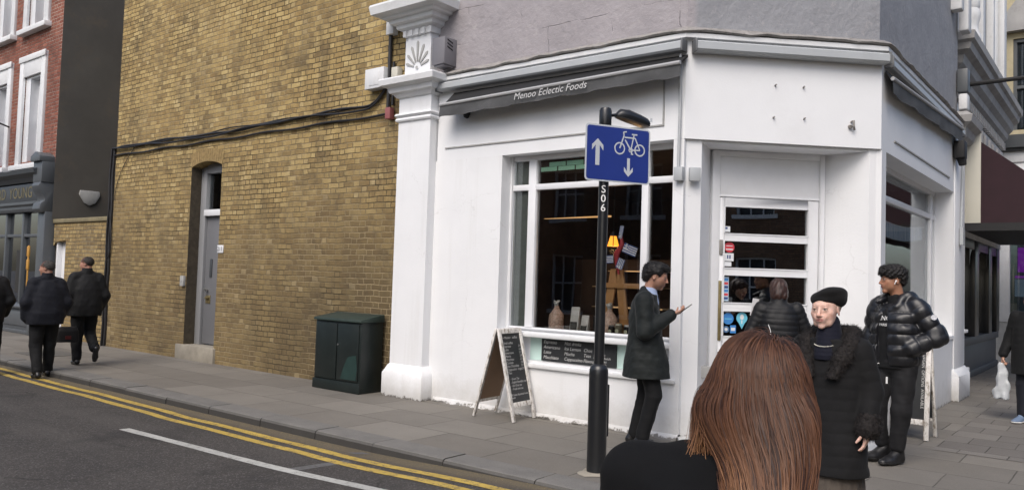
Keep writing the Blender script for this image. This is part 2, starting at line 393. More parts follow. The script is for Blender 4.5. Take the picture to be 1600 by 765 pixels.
def worn_white():
    t = NT('chipped_white_wood'); p = t.obj()
    n = t.noise(t.scale(p, (3, 3, 1)), 9, 7, .8)
    c = t.mix(t.maprange(n, .50, .60), (0.66, 0.64, 0.61), (0.24, 0.20, 0.16))
    c = t.mix(t.maprange(t.noise(p, 30, 4), .55, .7, 0, .5), c, (0.40, 0.38, 0.35))
    return t.fin(c, .7, t.bump(n, .4, .004))
M['worn_white'] = worn_white()
M['hardboard'] = paint('brown_hardboard', (0.20, 0.125, 0.075), .7)
M['mint'] = paint('mint_panel', (0.50, 0.66, 0.62), .5)

# ================================================================== GROUND
def zroad(x, y):
    sm = lambda t: max(0, min(1, t))**2*(3-2*max(0, min(1, t)))
    return -0.09 + 0.055*sm((x+6.0)/2.5)*sm((y-2.6)/2.0)
def asphalt():
    t = NT('old_asphalt'); P = t.pos(); y = t.xyz(P)[1]
    c = t.mix(t.maprange(t.noise(P, .7, 5, .6), .3, .7), (0.044, 0.040, 0.038), (0.070, 0.063, 0.058))
    a = t.vor(P, 95, out='Color'); ab = t.xyz(a)[0]
    c = t.mix(t.maprange(ab, .78, .98, 0, .55), c, (0.17, 0.165, 0.155))
    c = t.mix(t.maprange(ab, .25, .0, 0, .6), c, (0.018, 0.018, 0.018))
    pt = t.noise(P, 2.2, 6, .72); c = t.mix(t.maprange(pt, .55, .7, 0, .5), c, (0.030, 0.029, 0.029))
    sp = t.vor(P, 3.1, out='Distance'); c = t.mix(t.maprange(sp, .035, .02, 0, .75), c, (0.30, 0.29, 0.27))
    wv = t.n('ShaderNodeVectorMath', operation='MULTIPLY_ADD'); t.l(t.noise(P, 3, 5, .6, out=1), wv.inputs[0]); wv.inputs[1].default_value = (.35, .35, .35); t.l(P, wv.inputs[2])
    cr = t.vor(wv.outputs[0], .62, 'DISTANCE_TO_EDGE'); crm = t.math('MULTIPLY', t.maprange(cr, .014, .005), t.maprange(t.noise(P, .9, 4), .48, .58)); c = t.mix(t.math('MULTIPLY', crm, .65), c, (.018, .017, .016))
    oil = t.noise(P, 1.1, 4, .5); c = t.mix(t.maprange(oil, .60, .70, 0, .45), c, (.026, .025, .024)); ty = t.noise(t.scale(P, (.12, 1.6, 1)), 1.5, 4, .6); c = t.mix(t.maprange(ty, .5, .7, 0, .30), c, (.095, .088, .080))
    # dusty gutter
    g = t.math('ADD', y, t.math('MULTIPLY', t.math('SUBTRACT', t.noise(P, 5, 5, .7), .5), .2))
    c = t.mix(t.maprange(g, 4.76, 4.95, 0, .9), c, (0.125, 0.103, 0.070))
    gs = t.noise(P, 70, 3, .8); gm = t.math('MULTIPLY', t.maprange(g, 4.86, 5.0), t.maprange(gs, .55, .66))
    c = t.mix(gm, c, (0.26, 0.21, 0.10))
    h = t.math('ADD', t.noise(P, 120, 3, .7), t.math('MULTIPLY', t.noise(P, 6, 3), .6))
    return t.fin(c, .88, t.bump(h, .8, .008), spec=.3)
M['asphalt'] = asphalt()
def slabs(name, bw, rowh, offx=0.0, offy=0.0, off=.5, base=((.124, .113, .098), (.200, .185, .162)), mortar=.006):
    t = NT(name); P = t.pos(); x, y, z = t.xyz(P)[:3]
    wn0 = t.noise(P, 2, 2, .5)
    x2 = t.math('ADD', x, t.math('MULTIPLY', wn0, .02)); y2 = t.math('ADD', t.math('SUBTRACT', y, offy), t.math('MULTIPLY', wn0, .015))
    r = t.math('FLOOR', t.math('DIVIDE', y2, rowh)); fy = t.math('FRACT', t.math('DIVIDE', y2, rowh))
    par = t.math('MODULO', t.math('ABSOLUTE', r), 2.0)
    u = t.math('DIVIDE', t.math('ADD', t.math('SUBTRACT', x2, offx), t.math('MULTIPLY', par, off*bw)), bw); ui = t.math('FLOOR', u); fx = t.math('FRACT', u)
    dx = t.math('MULTIPLY', t.math('MINIMUM', fx, t.math('SUBTRACT', 1.0, fx)), bw); dy = t.math('MULTIPLY', t.math('MINIMUM', fy, t.math('SUBTRACT', 1.0, fy)), rowh)
    d = t.math('MINIMUM', dx, dy); m = t.maprange(d, mortar*.4, mortar*1.3, 0, 1, True)
    wn = t.n('ShaderNodeTexWhiteNoise', noise_dimensions='3D'); t.l(t.comb(ui, r, 0.0), wn.inputs['Vector'])
    v = t.math('ADD', t.math('MULTIPLY', wn.outputs['Value'], .45), t.math('MULTIPLY', t.noise(P, 1.7, 6, .7), .6))
    c = t.mix(t.maprange(v, .2, .85), base[0], base[1])
    bl = t.noise(P, 3.3, 6, .75); c = t.mix(t.maprange(bl, .56, .72, 0, .4), c, (0.12, 0.11, 0.095))
    gr = t.vor(P, 5.2); c = t.mix(t.maprange(gr, .06, .045, 0, .5), c, (0.08, .078, .072))
    g2 = t.vor(P, 2.3); c = t.mix(t.maprange(g2, .018, .010, 0, .8), c, (0.42, .41, .39))
    gn = t.noise(P, 130, 3, .7); c = t.mix(t.maprange(gn, .5, .8, 0, .3), c, (0.36, .34, .30))
    jm = t.maprange(t.noise(P, 1.9, 4), .3, .6, .35, 1.0)
    c = t.mix(t.math('MULTIPLY', t.math('SUBTRACT', 1.0, m), jm), c, (0.055, 0.05, 0.042))
    h = t.math('ADD', t.math('MULTIPLY', m, .7), t.math('ADD', t.math('MULTIPLY', gn, .2), t.math('MULTIPLY', wn.outputs['Value'], .3)))
    return t.fin(c, .82, t.bump(h, .6, .010), spec=.35)
M['slabs'] = slabs('concrete_paving_slabs', .92, .62, .1, 5.35)
M['setts'] = slabs('small_paving_blocks', .42, .42, .1, 6.6, .5, ((.115, .105, .095), (.18, .167, .15)))

g = MB(); g.flat([(-300, -300, -.6), (300, -300, -.6), (300, 300, -.6), (-300, 300, -.6)])
struct(g, 'ground', M['asphalt'], 'dark base ground under the streets', 'ground')
# road sheet with the dip at the kerb
def sheet(x0, x1, y0, y1, st, dz=0.0, mb=None):
    mb = mb or MB(); nx = max(1, round((x1-x0)/st)); ny = max(1, round((y1-y0)/st)); vs_ = []
    for j in range(ny+1):
        for i in range(nx+1):
            x = x0+(x1-x0)*i/nx; y = y0+(y1-y0)*j/ny; vs_.append((x, y, zroad(x, y)+dz))
    return mb.add(vs_, [(j*(nx+1)+i, j*(nx+1)+i+1, (j+1)*(nx+1)+i+1, (j+1)*(nx+1)+i) for j in range(ny) for i in range(nx)])
r = MB(); sheet(-60, 16, -6, 5.2, .4, 0, r); r.flat([(2.1, 5.2, zroad(2.1, 5.2)), (16, 5.2, zroad(9, 5.2)), (16, 90, -.09), (2.1, 90, -.09)])
r.flat([(-60, -40, -.091), (16, -40, -.091), (16, -6, -.09), (-60, -6, -.09)])
struct(r, 'road', M['asphalt'], 'dark worn asphalt side street', 'road')

# kerb path (front edge)
def kpath():
    p = [(-60.0, 5.06), (-1.2, 5.06)]
    for k in range(1, 13):
        a = -PI/2+PI/2*k/12; p.append((-1.2+3.2*math.cos(a), 8.26+3.2*math.sin(a)))
    p.append((2.0, 90.0)); return p
KP = kpath()
def pt_at(path, s):
    for a, b in zip(path[:-1], path[1:]):
        L = math.dist(a, b)
        if s <= L: t = s/L; return (a[0]+(b[0]-a[0])*t, a[1]+(b[1]-a[1])*t)
        s -= L
    return path[-1]
kb = MB(); s = 60-22.0-.0; total = sum(math.dist(a, b) for a, b in zip(KP[:-1], KP[1:]))
joints = [ -22.0, -20.9, -19.8, -18.7, -17.6, -16.5, -15.4, -14.35, -13.3, -12.3, -11.35, -10.35, -9.3, -8.35, -7.35, -6.42, -5.58, -4.68, -3.7, -2.75, -1.85]
kprof = lambda dz: [(-.30, -.3), (-.30, .0+dz), (-.035, .0+dz), (-.012, -.008+dz), (0.0, -.03+dz), (.012, -.3)]
for i, (a, b) in enumerate(zip(joints[:-1], joints[1:])):
    dz = random.uniform(-.004, .004); off = random.uniform(-.006, .006)
    kb.sweep([(a+.005, 5.06+off), (b-.005, 5.06+off+random.uniform(-.004, .004))], kprof(dz))
sA = 60-1.85
while sA < total-60:
    p0 = pt_at(KP, sA+.005); p1 = pt_at(KP, sA+.90); kb.sweep([p0, p1], kprof(random.uniform(-.003, .003))); sA += .91
kb.sweep([(-60, 5.06), (-22.01, 5.06)], kprof(0))
def kerbmat():
    t = NT('granite_kerb_with_dark_face'); P = t.pos(); nz_ = t.xyz(t.n('ShaderNodeNewGeometry').outputs['True Normal'])[2]
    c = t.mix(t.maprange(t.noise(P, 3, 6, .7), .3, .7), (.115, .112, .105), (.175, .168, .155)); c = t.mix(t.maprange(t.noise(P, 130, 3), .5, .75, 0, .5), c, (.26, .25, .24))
    c = t.mix(t.maprange(nz_, .75, .25, 0, .85), c, (.032, .030, .028)); return t.fin(c, .8, t.bump(t.noise(P, 60, 5, .7), .6, .008), spec=.3)  # steep faces mixed darker than the top
M['kerb'] = kerbmat()
struct(kb, 'kerb', M['kerb'], 'long grey granite kerb edging the pavement', 'kerb', auto=50)
inner = []
for i, p in enumerate(KP):
    a = KP[max(i-1, 0)]; b = KP[min(i+1, len(KP)-1)]; d = Vector((b[0]-a[0], b[1]-a[1])).normalized()
    inner.append((p[0]-d.y*.305, p[1]+d.x*.305))
pv = MB(); zt = -.004
pv.flat([(x, y, zt) for x, y in inner[:2]] + [(-1.2, 8.0, zt), (-60, 8.0, zt)])
pts = [(x, y, zt) for x, y in inner[1:]] + [(-3.6, 90, zt), (-3.6, 8.0, zt), (-1.2, 8.0, zt)]
pv.flat(pts)
pv.flat([(-60, 8.0, zt-.002), (-3.6, 8.0, zt-.002), (-3.6, 12, zt-.002), (-60, 12, zt-.002)])
pf = MB(); pf.box(WF, -60, -1.2, 5.2, 5.36, -.3, -.006)
pv_o = struct(pv, 'pavement', M['slabs'], 'grey concrete slab pavement along the shops', 'pavement')
struct(pf, 'pavement_bedding', M['concrete'], 'mortar joint between kerb and paving', 'pavement')
sb = MB(); sb.flat([(-1.6, 8.9, .0), (.9, 8.9, .0), (.9, 40, .0), (-2.45, 40, .0), (-2.45, 14.6, 0), (-1.6, 14.6, 0)])
struct(sb, 'block_paving', M['setts'], 'small grey paving blocks on the corner pavement', 'pavement')

# painted lines
def linepaint(name, col, gap=.45):
    t = NT(name); P = t.pos(); n = t.noise(P, 14, 7, .8); n2 = t.vor(P, 95, out='Color')
    c = t.mix(t.maprange(t.noise(P, 3, 4), .3, .7), tuple(q*.78 for q in col), col)
    wear = t.math('ADD', n, t.math('MULTIPLY', t.xyz(n2)[0], .14))
    c = t.mix(t.maprange(wear, .58, .72, 0, gap), c, (0.06, 0.055, 0.05))
    return t.fin(c, .75, t.bump(t.noise(P, 110, 3), .4, .004))
M['yellow'] = linepaint('yellow_road_paint', (0.50, 0.35, 0.07), .9)
M['linewhite'] = linepaint('white_road_paint', (0.46, 0.46, 0.43), .6)
M['lineold'] = linepaint('ghost_grey_paint', (0.115, 0.115, 0.115), .8)
def ribbon(f0, f1, x0, x1, st=.25, dz=.004, jag=.0035):
    mb = MB(); n = max(2, round((x1-x0)/st)); vs_ = []
    for i in range(n+1):
        x = x0+(x1-x0)*i/n
        for f in (f0, f1):
            y = f(x)+random.uniform(-jag, jag); vs_.append((x, y, zroad(x, y)+dz))
    return mb.add(vs_, [(2*i, 2*i+2, 2*i+3, 2*i+1) for i in range(n)])
def wob(x): return 0.012*math.sin(x*1.7)+0.008*math.sin(x*4.1+1)
def kink(x): return -.05*math.exp(-((x+8.0)/.5)**2) if x > -8 else -.05*math.exp(-((x+8.0)/.25)**2)
y2 = lambda x: 4.74+.004*(x+5)*-1+wob(x)+.035*max(0, (-x-7))/4
y1 = lambda x: y2(x)+.095+ .0*x
for nm, a in (('far', lambda x: y2(x)-.02), ('near', lambda x: y2(x)-.215)):
    o = struct(ribbon(a, (lambda f: (lambda x: f(x)+.094+.006*math.sin(x*7)))(a), -55, 1.5), 'yellow_line', M['yellow'],
               'yellow no-parking line %s the kerb' % ('nearest to' if nm == 'far' else 'second from'), 'road marking')
d0 = lambda x: 3.93+.045*(x+8.1)
mb = ribbon(d0, lambda x: d0(x)+.10, -8.12, -1.0)
struct(mb, 'white_line', M['linewhite'], 'white painted lane line starting in the middle of the road', 'road marking')
om = MB()
for a in ((-5.60, 4.11, -5.50, 4.66), (-5.74, 4.90, -5.64, 5.0)):
    om.flat([(a[0], a[1], zroad(a[0], a[1])+.003), (a[0]+.12, a[1], zroad(a[0]+.12, a[1])+.003), (a[2]+.12, a[3], zroad(a[2]+.12, a[3])+.003), (a[2], a[3], zroad(a[2], a[3])+.003)])
struct(om, 'old_line', M['lineold'], 'faded grey bar painted across the road beside the yellow lines', 'road marking')
mh = MB(); mh.box(WF, -15.6, -14.6, 5.62, 6.35, -.02, .003)
struct(mh, 'inspection_cover', paint('cover_dark', (.10, .095, .085), .8, .2, 9, .6, 60), 'rectangular inspection cover in the pavement near the walking men', 'cover')

# ================================================================== YELLOW BRICK BUILDING
yb = thing('yellow_brick_building', 'tall yellow stock brick building with a narrow grey door', 'building', (-12, 7.42, 0))
DX0, DX1, DZ0 = -13.17, -12.20, 0.26
wl = MB()
wl.box(BF, -16.05, DX0, -.35, 0, -.3, 9.6)
wl.box(BF, DX1, -7.66, -.35, 0, -.3, 9.6)
wl.box(BF, DX0, DX1, -.35, 0, -.3, DZ0-.02)
arch = [(DX1-(DX1-DX0)*k/10, 3.37+.085*(1-((k-5)/5)**2)) for k in range(11)]
wl.prism(BF, [(DX0, 9.6), (DX0, 3.37)] + arch[::-1][1:-1] + [(DX1, 3.37), (DX1, 9.6)], -.35, 0)
wl.box(BF, -16.05, -15.7, -8, -.35, -.3, 9.6)
wl.build('wall', M['stock'], yb)
# soldier arch over the door
ar = MB(); N = 15
M['archbrick'] = paint('arch_brick', (0.27, 0.19, 0.08), .9, .3, 18, .5, 60, (.10, .07, .04), .6)
for k in range(N):
    t0, t1 = k/N, (k+1)/N; g_ = .06/N
    f = lambda t, o: (DX0-.06*o/.23+(DX1-DX0+.12*o/.23)*t, 3.37+.085*(1-(2*t-1)**2)+o)
    a = [f(t0+g_, 0), f(t1-g_, 0), f(t1-g_, .225), f(t0+g_, .225)]
    ar.prism(BF, a, -.1, .006)
ar.build('door_arch', M['archbrick'], yb)
st = MB(); st.box(BF, -13.36, -12.14, -.3, .045, -.05, .25); st.build('doorstep', M['concrete'], yb, bevel=.008)
fr = MB(); y0 = -.30
fr.box(BF, DX0, DX0+.17, y0, -.20, .25, 3.4); fr.box(BF, DX1-.06, DX1, y0, -.20, .25, 3.4); fr.box(BF, DX0+.17, DX1-.06, y0, -.2, 3.28, 3.45)
fr.build('door_frame', M['grey_frame'], yb, bevel=.006)
tr = MB(); tr.box(BF, DX0+.17, DX1-.06, y0, -.17, 2.52, 2.63); tr.build('transom', M['white_wood'], yb, bevel=.006)
fl = MB(); fl.box(BF, DX0+.17, DX1-.06, -.285, -.275, 2.63, 3.28); fl.build('fanlight', M['glass'], yb)
fc = MB(); fc.box(BF, DX0+.17, DX1-.06, -.298, -.292, 2.63, 3.28); fc.build('blind', paint('grey_green_blind', (.42, .47, .44), .9), yb)
rv = MB(); rv.box(BF, DX0, DX0+.004, -.20, -.002, .26, 3.37); rv.build('reveal', paint('shaded_reveal', (.060, .048, .032), .9, .3, 14, .4, 40, (.02, .018, .014), .6), yb)  # thin dark lining, the shade of the door recess put into its colour
dr = MB(); dr.box(BF, DX0+.17, DX1-.06, -.29, -.25, .27, 2.52); dro = dr.build('door', M['grey_door'], yb, bevel=.004)
v = MB(); v.box(BF, -12.835, -12.765, -.25, -.235, 1.44, 1.76); v.build('vent_plate', M['shop_grey'], dro, bevel=.004)
k = MB(); k.tube([BF(-12.88, -.25, 1.22), BF(-12.88, -.18, 1.22)], [.02, .032]); k.build('knob', M['steel'], dro, smooth=True)
k = MB(); k.box(BF, -12.92, -12.78, -.25, -.235, .98, 1.12); k.box(BF, -12.90, -12.80, -.235, -.20, 1.06, 1.09); k.build('lock_plate', M['brass'], dro, bevel=.004)
k = MB(); k.box(BF, -13.30, -13.19, -.0, .05, 1.27, 1.45); k.tube([BF(-13.25, .05, 1.36), BF(-13.25, .06, 1.36)], .02)
k.top('entry_panel', M['stone_grey'], 'small grey entry buzzer box left of the narrow grey door', 'intercom', loc=(-13.25, 7.4, 1.3), bevel=.005)
k = MB(); k.box(BF, -12.20, -12.03, 0, .02, 1.86, 1.99); npo = k.top('number_plate', M['white_wood'], 'small white number plate beside the narrow grey door', 'sign', loc=(-12.11, 7.41, 1.9), bevel=.003)
tm = text_mesh([('211', .10, (-12.115, 7.396, 1.925), (1, 0, 0), (0, 0, 1), 0, 'CENTER')]); tm.build('number', M['black_matt'], npo)
# cables along the wall
cb = MB()
def cabline(x0, x1, z0, sag, ph, r=.013, n=70, yy=.035):
    pts = []
    for i in range(n+1):
        t = i/n; x = x0+(x1-x0)*t; z = z0+sag*math.sin(t*9+ph)*.5+.012*math.sin(t*31+ph*2)
        if x > -8.55: 
            q_ = (x+8.55)/(.45); z += .30*q_*q_
        pts.append(BF(x, yy+.008*math.sin(t*23+ph), z))
    return cb.tube(pts, r, 6)
cabline(-16.08, -8.12, 3.93, .05, 0, .018); cabline(-16.08, -8.12, 3.90, .06, 1.3, .014, yy=.055); cabline(-15.9, -8.15, 3.945, .03, 2.4, .011, yy=.03)
cb.tube([BF(-16.08+(8.0)*i/40, .03, 3.79+.012*math.sin(i*.8)) for i in range(41)], .017, 6)
cb.tube([BF(-8.08, .04, 3.86), BF(-8.08, .04, 5.2)], .028, 8); cb.tube([BF(-8.0, .035, 3.9), BF(-8.0, .035, 4.5)], .02, 8)
for xx, yy, r_ in ((-16.09, .02, .03), (-16.13, .06, .02), (-16.19, .01, .024)):
    cb.tube([BF(xx+.02*math.sin(j*1.3+xx*9), yy, .0+3.95*j/16) for j in range(17)], r_, 6)
cb.tube([BF(-16.12+.25*math.sin(j*.4)*((j % 9)/9), .04, 2.9-.16*j) for j in range(9)], .014, 6)
cb.tube([BF(-15.98+.7*(j/9)**2, .02, 2.9+1.0*(j/9)) for j in range(10)], .006, 5)
cb.top('cable_bundle', M['cable'], 'bundle of black cables strung along the yellow brick wall', 'cable', loc=(-12, 7.4, 3.8), smooth=True)
k = MB(); k.box(BF, -8.47, -8.09, 0, .14, 4.15, 4.43); k.box(BF, -8.38, -8.18, .14, .147, 4.19, 4.39)
k.top('junction_box', M['stone_white'], 'white square box on the brick wall beside the white pilaster', 'junction box', loc=(-8.3, 7.4, 4.2), bevel=.01)
k = MB(); k.box(BF, -8.07, -7.97, .02, .11, 3.70, 3.86); k.top('alarm_box', M['red_box'], 'small faded red box at the end of the black cables', 'alarm', loc=(-8, 7.4, 3.75), bevel=.012)
k = MB(); k.box(BF, -7.96, -7.84, .02, .12, 4.26, 4.40); k.top('cable_box', M['cream'], 'little beige box standing behind the pilaster capital', 'junction box', loc=(-7.9, 7.4, 4.3), bevel=.008)

# ================================================================== LOW WALL + RED BUILDING
lw = thing('low_brick_wall', 'low yellow brick garden wall between the dark flank and the yellow building', 'wall', (-17.5, 7.5, 0))
m = MB(); m.box(BF, -18.3, -16.05, -.3, -.06, -.2, 2.50); m.prism(BF, [(-18.93, 2.5), (-18.93, 2.0)]+[(-18.93+.63*k/6, 2.06+.06*math.sin(k/6*PI/2)) for k in range(1, 6)]+[(-18.3, 2.12), (-18.3, 2.5)], -.3, -.06)
m.build('wall', M['stock_dark'], lw)
m = MB(); m.box(BF, -18.93, -16.05, -.34, -.02, 2.50, 2.59); m.build('coping', paint('mossy_coping', (.20, .17, .10), .9, .2, 4, .5, 20, (.07, .065, .04), .6), lw, bevel=.012)
m = MB(); m.box(BF, -18.80, -18.3, -.28, -.2, 0, 2.1); m.box(BF, -18.86, -18.8, -.3, -.1, 0, 2.1); m.build('side_door', M['white_wood'], lw, bevel=.006)
k = MB(); k.prism(Frame((-18.93, 7.42), (0, 1), (1, 0)), [(.55, 3.30), (.98, 3.30), (1.0, 3.20), (.90, 3.02), (.77, 2.95), (.64, 3.02), (.53, 3.20)], .0, .05)
# alarm sits on the flank
k.top('bell_box', M['stone_grey'], 'shield shaped alarm bell box on the dark flank wall', 'alarm', loc=(-18.9, 8.1, 3), bevel=.02)

rb = thing('red_brick_building', 'red brick terrace with white window surrounds and a dark grey shopfront', 'building', (-24, 7.42, 0))
def wall_with_holes(fr, a0, a1, z0, z1, n0, n1, holes, mb):
    """holes: (a0,a1,z0,z1); tiled by columns"""
    xs = sorted(set([a0, a1]+[h[0] for h in holes]+[h[1] for h in holes]))
    for xa, xb in zip(xs[:-1], xs[1:]):
        hs = sorted([h for h in holes if h[0] <= xa+1e-6 and h[1] >= xb-1e-6], key=lambda h: h[2])
        z = z0
        for h in hs:
            if h[2] > z: mb.box(fr, xa, xb, n0, n1, z, h[2])
            z = h[3]
        if z < z1: mb.box(fr, xa, xb, n0, n1, z, z1)
    return mb
wins = []
for j in range(5):
    xr = -19.86-2.0*j
    wins.append((xr-1.02, xr, 3.98, 6.02)); wins.append((xr-1.02, xr, 7.25, 9.1))
m = MB(); wall_with_holes(BF, -32, -18.93, 3.85, 9.6, -.35, 0, wins, m); m.build('wall', M['red'], rb)
m = MB(); m.box(BF, -32, -18.934, -.35, -.12, -.2, 3.85); m.build('lower_wall', M['dark_render'], rb)
m = MB(); m.box(BF, -19.3, -18.93, -9, -.35, -.2, 9.6); m.box(BF, -18.93, -18.926, -9, -.0, 2.6, 9.6); m.build('flank_wall', M['dark_render'], rb)
for (xa, xb, za, zb) in wins:
    f = MB(); s_ = MB()
    # surround: jambs, head block, sill
    f.box(BF, xa-.22, xa, -.02, .06, za-.08, zb+.48); f.box(BF, xb, xb+.22, -.02, .06, za-.08, zb+.48)
    f.box(BF, xa, xb, -.02, .05, zb, zb+.48); f.box(BF, xa-.24, xb+.24, .05, .085, zb+.36, zb+.5)
    f.box(BF, xa-.30, xb+.30, -.1, .16, za-.2, za-.08)
    wo = f.build('window', M['stone_white'], rb, bevel=.008)
    s_.box(BF, xa, xa+.28, -.24, -.02, za-.08, zb); s_.box(BF, xb-.04, xb, -.24, -.02, za-.08, zb); s_.box(BF, xa+.28, xb-.04, -.24, -.02, zb-.05, zb)
    s_.box(BF, xa+.28, xa+.33, -.26, -.2, za-.08, zb-.05); s_.box(BF, xb-.09, xb-.04, -.26, -.2, za-.08, zb-.05)
    zm = (za+zb)/2; s_.box(BF, xa+.33, xb-.09, -.25, -.19, zm-.03, zm+.03); s_.box(BF, xa+.33, xb-.09, -.25, -.19, za-.08, za)
    s_.build('sash', M['white_wood'], wo, bevel=.004)
    gl = MB(); gl.box(BF, xa+.33, xb-.09, -.235, -.23, za, zb-.05); gl.build('pane', M['glass_far'], wo)
    cu = MB(); cu.box(BF, xa+.0, xb, -.35, -.33, za-.1, zb); cu.build('net_curtain', M['curtain'], wo)
# shopfront
m = MB(); m.box(BF, -32, -18.97, -.12, .12, 3.0, 3.42); fo = m.build('fascia', M['shop_grey'], rb, bevel=.01)
tm = text_mesh([('RICHARD  YOUNG', .37, (-19.74, 7.292, 3.21), (1, 0, 0), (0, 0, 1), 0, 'RIGHT')]); tm.build('shop_name', paint('dull_gold_letters', (.17, .145, .075), .55), fo)
m = MB(); m.sweep([(-32, 7.42), (-19.2, 7.42)], [(-.1, 3.45), (.14, 3.45), (.2, 3.55), (.32, 3.62), (.34, 3.7), (.1, 3.78), (-.1, 3.78)]); m.build('cornice', M['shop_grey'], rb)
m = MB(); m.sweep([(-32, 7.42), (-19.2, 7.42)], [(-.1, 2.78), (.10, 2.78), (.13, 2.84), (.13, 2.90), (.18, 2.94), (.18, 3.0), (-.1, 3.0)]); m.build('fascia_moulding', M['shop_grey_lt'], rb)
m = MB(); m.box(BF, -19.32, -18.95, -.12, .14, 0, 2.75); m.box(BF, -19.38, -18.94, -.1, .22, 0, .35)
m.box(BF, -19.40, -18.94, -.1, .26, 3.4, 3.86); m.prism(BF, [(-19.44, 3.86), (-18.94, 3.86), (-18.94, 3.98), (-19.19, 4.08), (-19.44, 3.98)], -.1, .32)
sc_ = [( .12, 2.75), (.20, 2.72), (.26, 2.80), (.24, 2.92), (.16, 3.0), (.18, 3.1), (.26, 3.2), (.30, 3.32), (.26, 3.4), (-.1, 3.4), (-.1, 2.75)]
PFr = Frame((-19.36, 7.42), (0, -1), (1, 0)); m.prism(PFr, sc_, 0, .40)
m.build('pilaster', M['shop_grey_lt'], rb, bevel=.008)
m = MB(); m.box(BF, -32, -19.32, -.1, .08, 0.08, .55); m.sweep([(-32, 7.42), (-19.32, 7.42)], [(-.1, .55), (.14, .55), (.16, .60), (.12, .66), (-.1, .66)]); m.box(BF, -32, -19.32, -.1, .18, 0, .08)
for j in range(6): m.box(BF, -19.5-2*j-1.7, -19.5-2*j-.1, .08, .10, .16, .48)
m.build('stallriser', M['shop_grey_lt'], rb, bevel=.006)
m = MB()
for x in (-19.45, -20.45, -21.45, -22.5, -23.6): m.box(BF, x-.045, x+.045, -.1, .03, .66, 2.78)
m.box(BF, -32, -19.32, -.08, .01, 2.2, 2.27); m.build('window_bars', M['shop_grey_lt'], rb, bevel=.006)
m = MB(); m.box(BF, -32, -19.35, -.06, -.05, .66, 2.78); m.build('shop_window', M['glass_far'], rb)
m = MB(); m.box(BF, -20.9, -20.45, .0-.3+.25, .0-.3+.26, .9, 1.9); m.build('window_display', paint('display_dark', (.03, .028, .025), .6), rb)
k = MB(); k.box(BF, -19.83, -19.77, .10, .12, .75, 2.0); k.box(BF, -19.87, -19.73, .10, .13, .80, .92); k.box(BF, -19.86, -19.74, .10, .13, 1.75, 1.98); k.box(BF, -19.86, -19.74, .1, .13, 1.45, 1.68)
k.top('hanging_ornament', paint('orange_gold_ornament', (.50, .26, .05), .5), 'narrow gold and orange ornament hanging before the dark shop window', 'ornament', loc=(-19.8, 7.3, 1.0), bevel=.006)
k = MB(); k.tube([BF(-21.6, .05, 4.9), BF(-21.2, .5, 4.93), BF(-21.0, .7, 4.93)], .02); k.lathe(BF(-21.15, .7, 4.72), [(.02, .2), (.09, .12), (.12, 0), (.1, -.05), (.02, -.06)], 12)
k.top('wall_lantern', M['black_matt'], 'small black lantern bracketed from the red brick wall at the left edge', 'lamp', loc=(-21.2, 7.3, 4.8))

# ================================================================== CAFE BUILDING (white corner shop)
cf = thing('corner_cafe', 'white painted corner shop with grey rendered upper storey', 'building', (-3.6, 7.38, 0))
OX0, OX1, OZ0, OZ1 = -6.02, -3.74, 0.60, 3.06         # left window opening
wall = MB()
wall_with_holes(LF, -7.66, OX1, -.1, 3.06, -.26, 0, [(OX0, OX1, OZ0, OZ1)], wall)
# chamfer: jambs (splayed) around the door recess
DEP = -.46
def zprism(mb, pts, z0, z1):
    k = len(pts); p = [Vector((x, y, z0)) for x, y in pts]+[Vector((x, y, z1)) for x, y in pts]
    return mb.add(p, [list(range(k))[::-1], list(range(k, 2*k))]+[[i, (i+1) % k, k+(i+1) % k, k+i] for i in range(k)])
c2 = lambda s, n: tuple(CF(s, n, 0).xy)
RL = 2.15
zprism(wall, [(-3.62, 7.38), c2(.035, -.035), c2(.20, -.035), c2(.46, DEP), c2(.46, -.62), (-3.80, 7.64), (-3.74, 7.38)], -.1, 3.058)
zprism(wall, [c2(2.04, -.035), c2(2.115, -.035), (-2.1, 8.93), (-2.1, 9.12), (-2.4, 9.12), c2(1.74, -.62), c2(1.74, DEP)], -.1, 3.06)
# R side: below window, right return
wall.box(RF, 9.12, 13.14, -.30, 0, -.1, .60)
wall.box(RF, 13.14, 14.0, -.35, 0, -.1, 3.06); wall.box(RF, 14.0, 14.5, -.35, -.08, -.1, 4.0)
wall.build('wall', M['lower_white'], cf)
fas = MB(); path = [(-7.11, 7.38), (-3.62, 7.38), (-2.1, 8.9), (-2.1, 14.0)]
fas.sweep(path, [(0, 3.06), (0, 4.09), (-.30, 4.09), (-.30, 3.06)])
fas.build('fascia_wall', M['white'], cf)
sof = MB(); zprism(sof, [c2(.12, -.05), c2(2.05, -.05), c2(1.9, -.66), c2(.3, -.66)], 3.035, 3.056); sof.build('soffit', M['white'], cf)
# panel mouldings on the fascias
pm = MB()
pm.prism(LF, [(-6.968, 3.212), (-3.852, 3.212), (-3.852, 3.80), (-3.868, 3.80), (-3.868, 3.228), (-6.968, 3.228)], 0, .014); pm.build('panel_moulding', M['stone_grey'], cf)
pm = MB(); pm.box(RF, 9.46, 12.79, 0, .014, 3.222, 3.238); pm.build('panel_moulding', M['stone_grey'], cf)
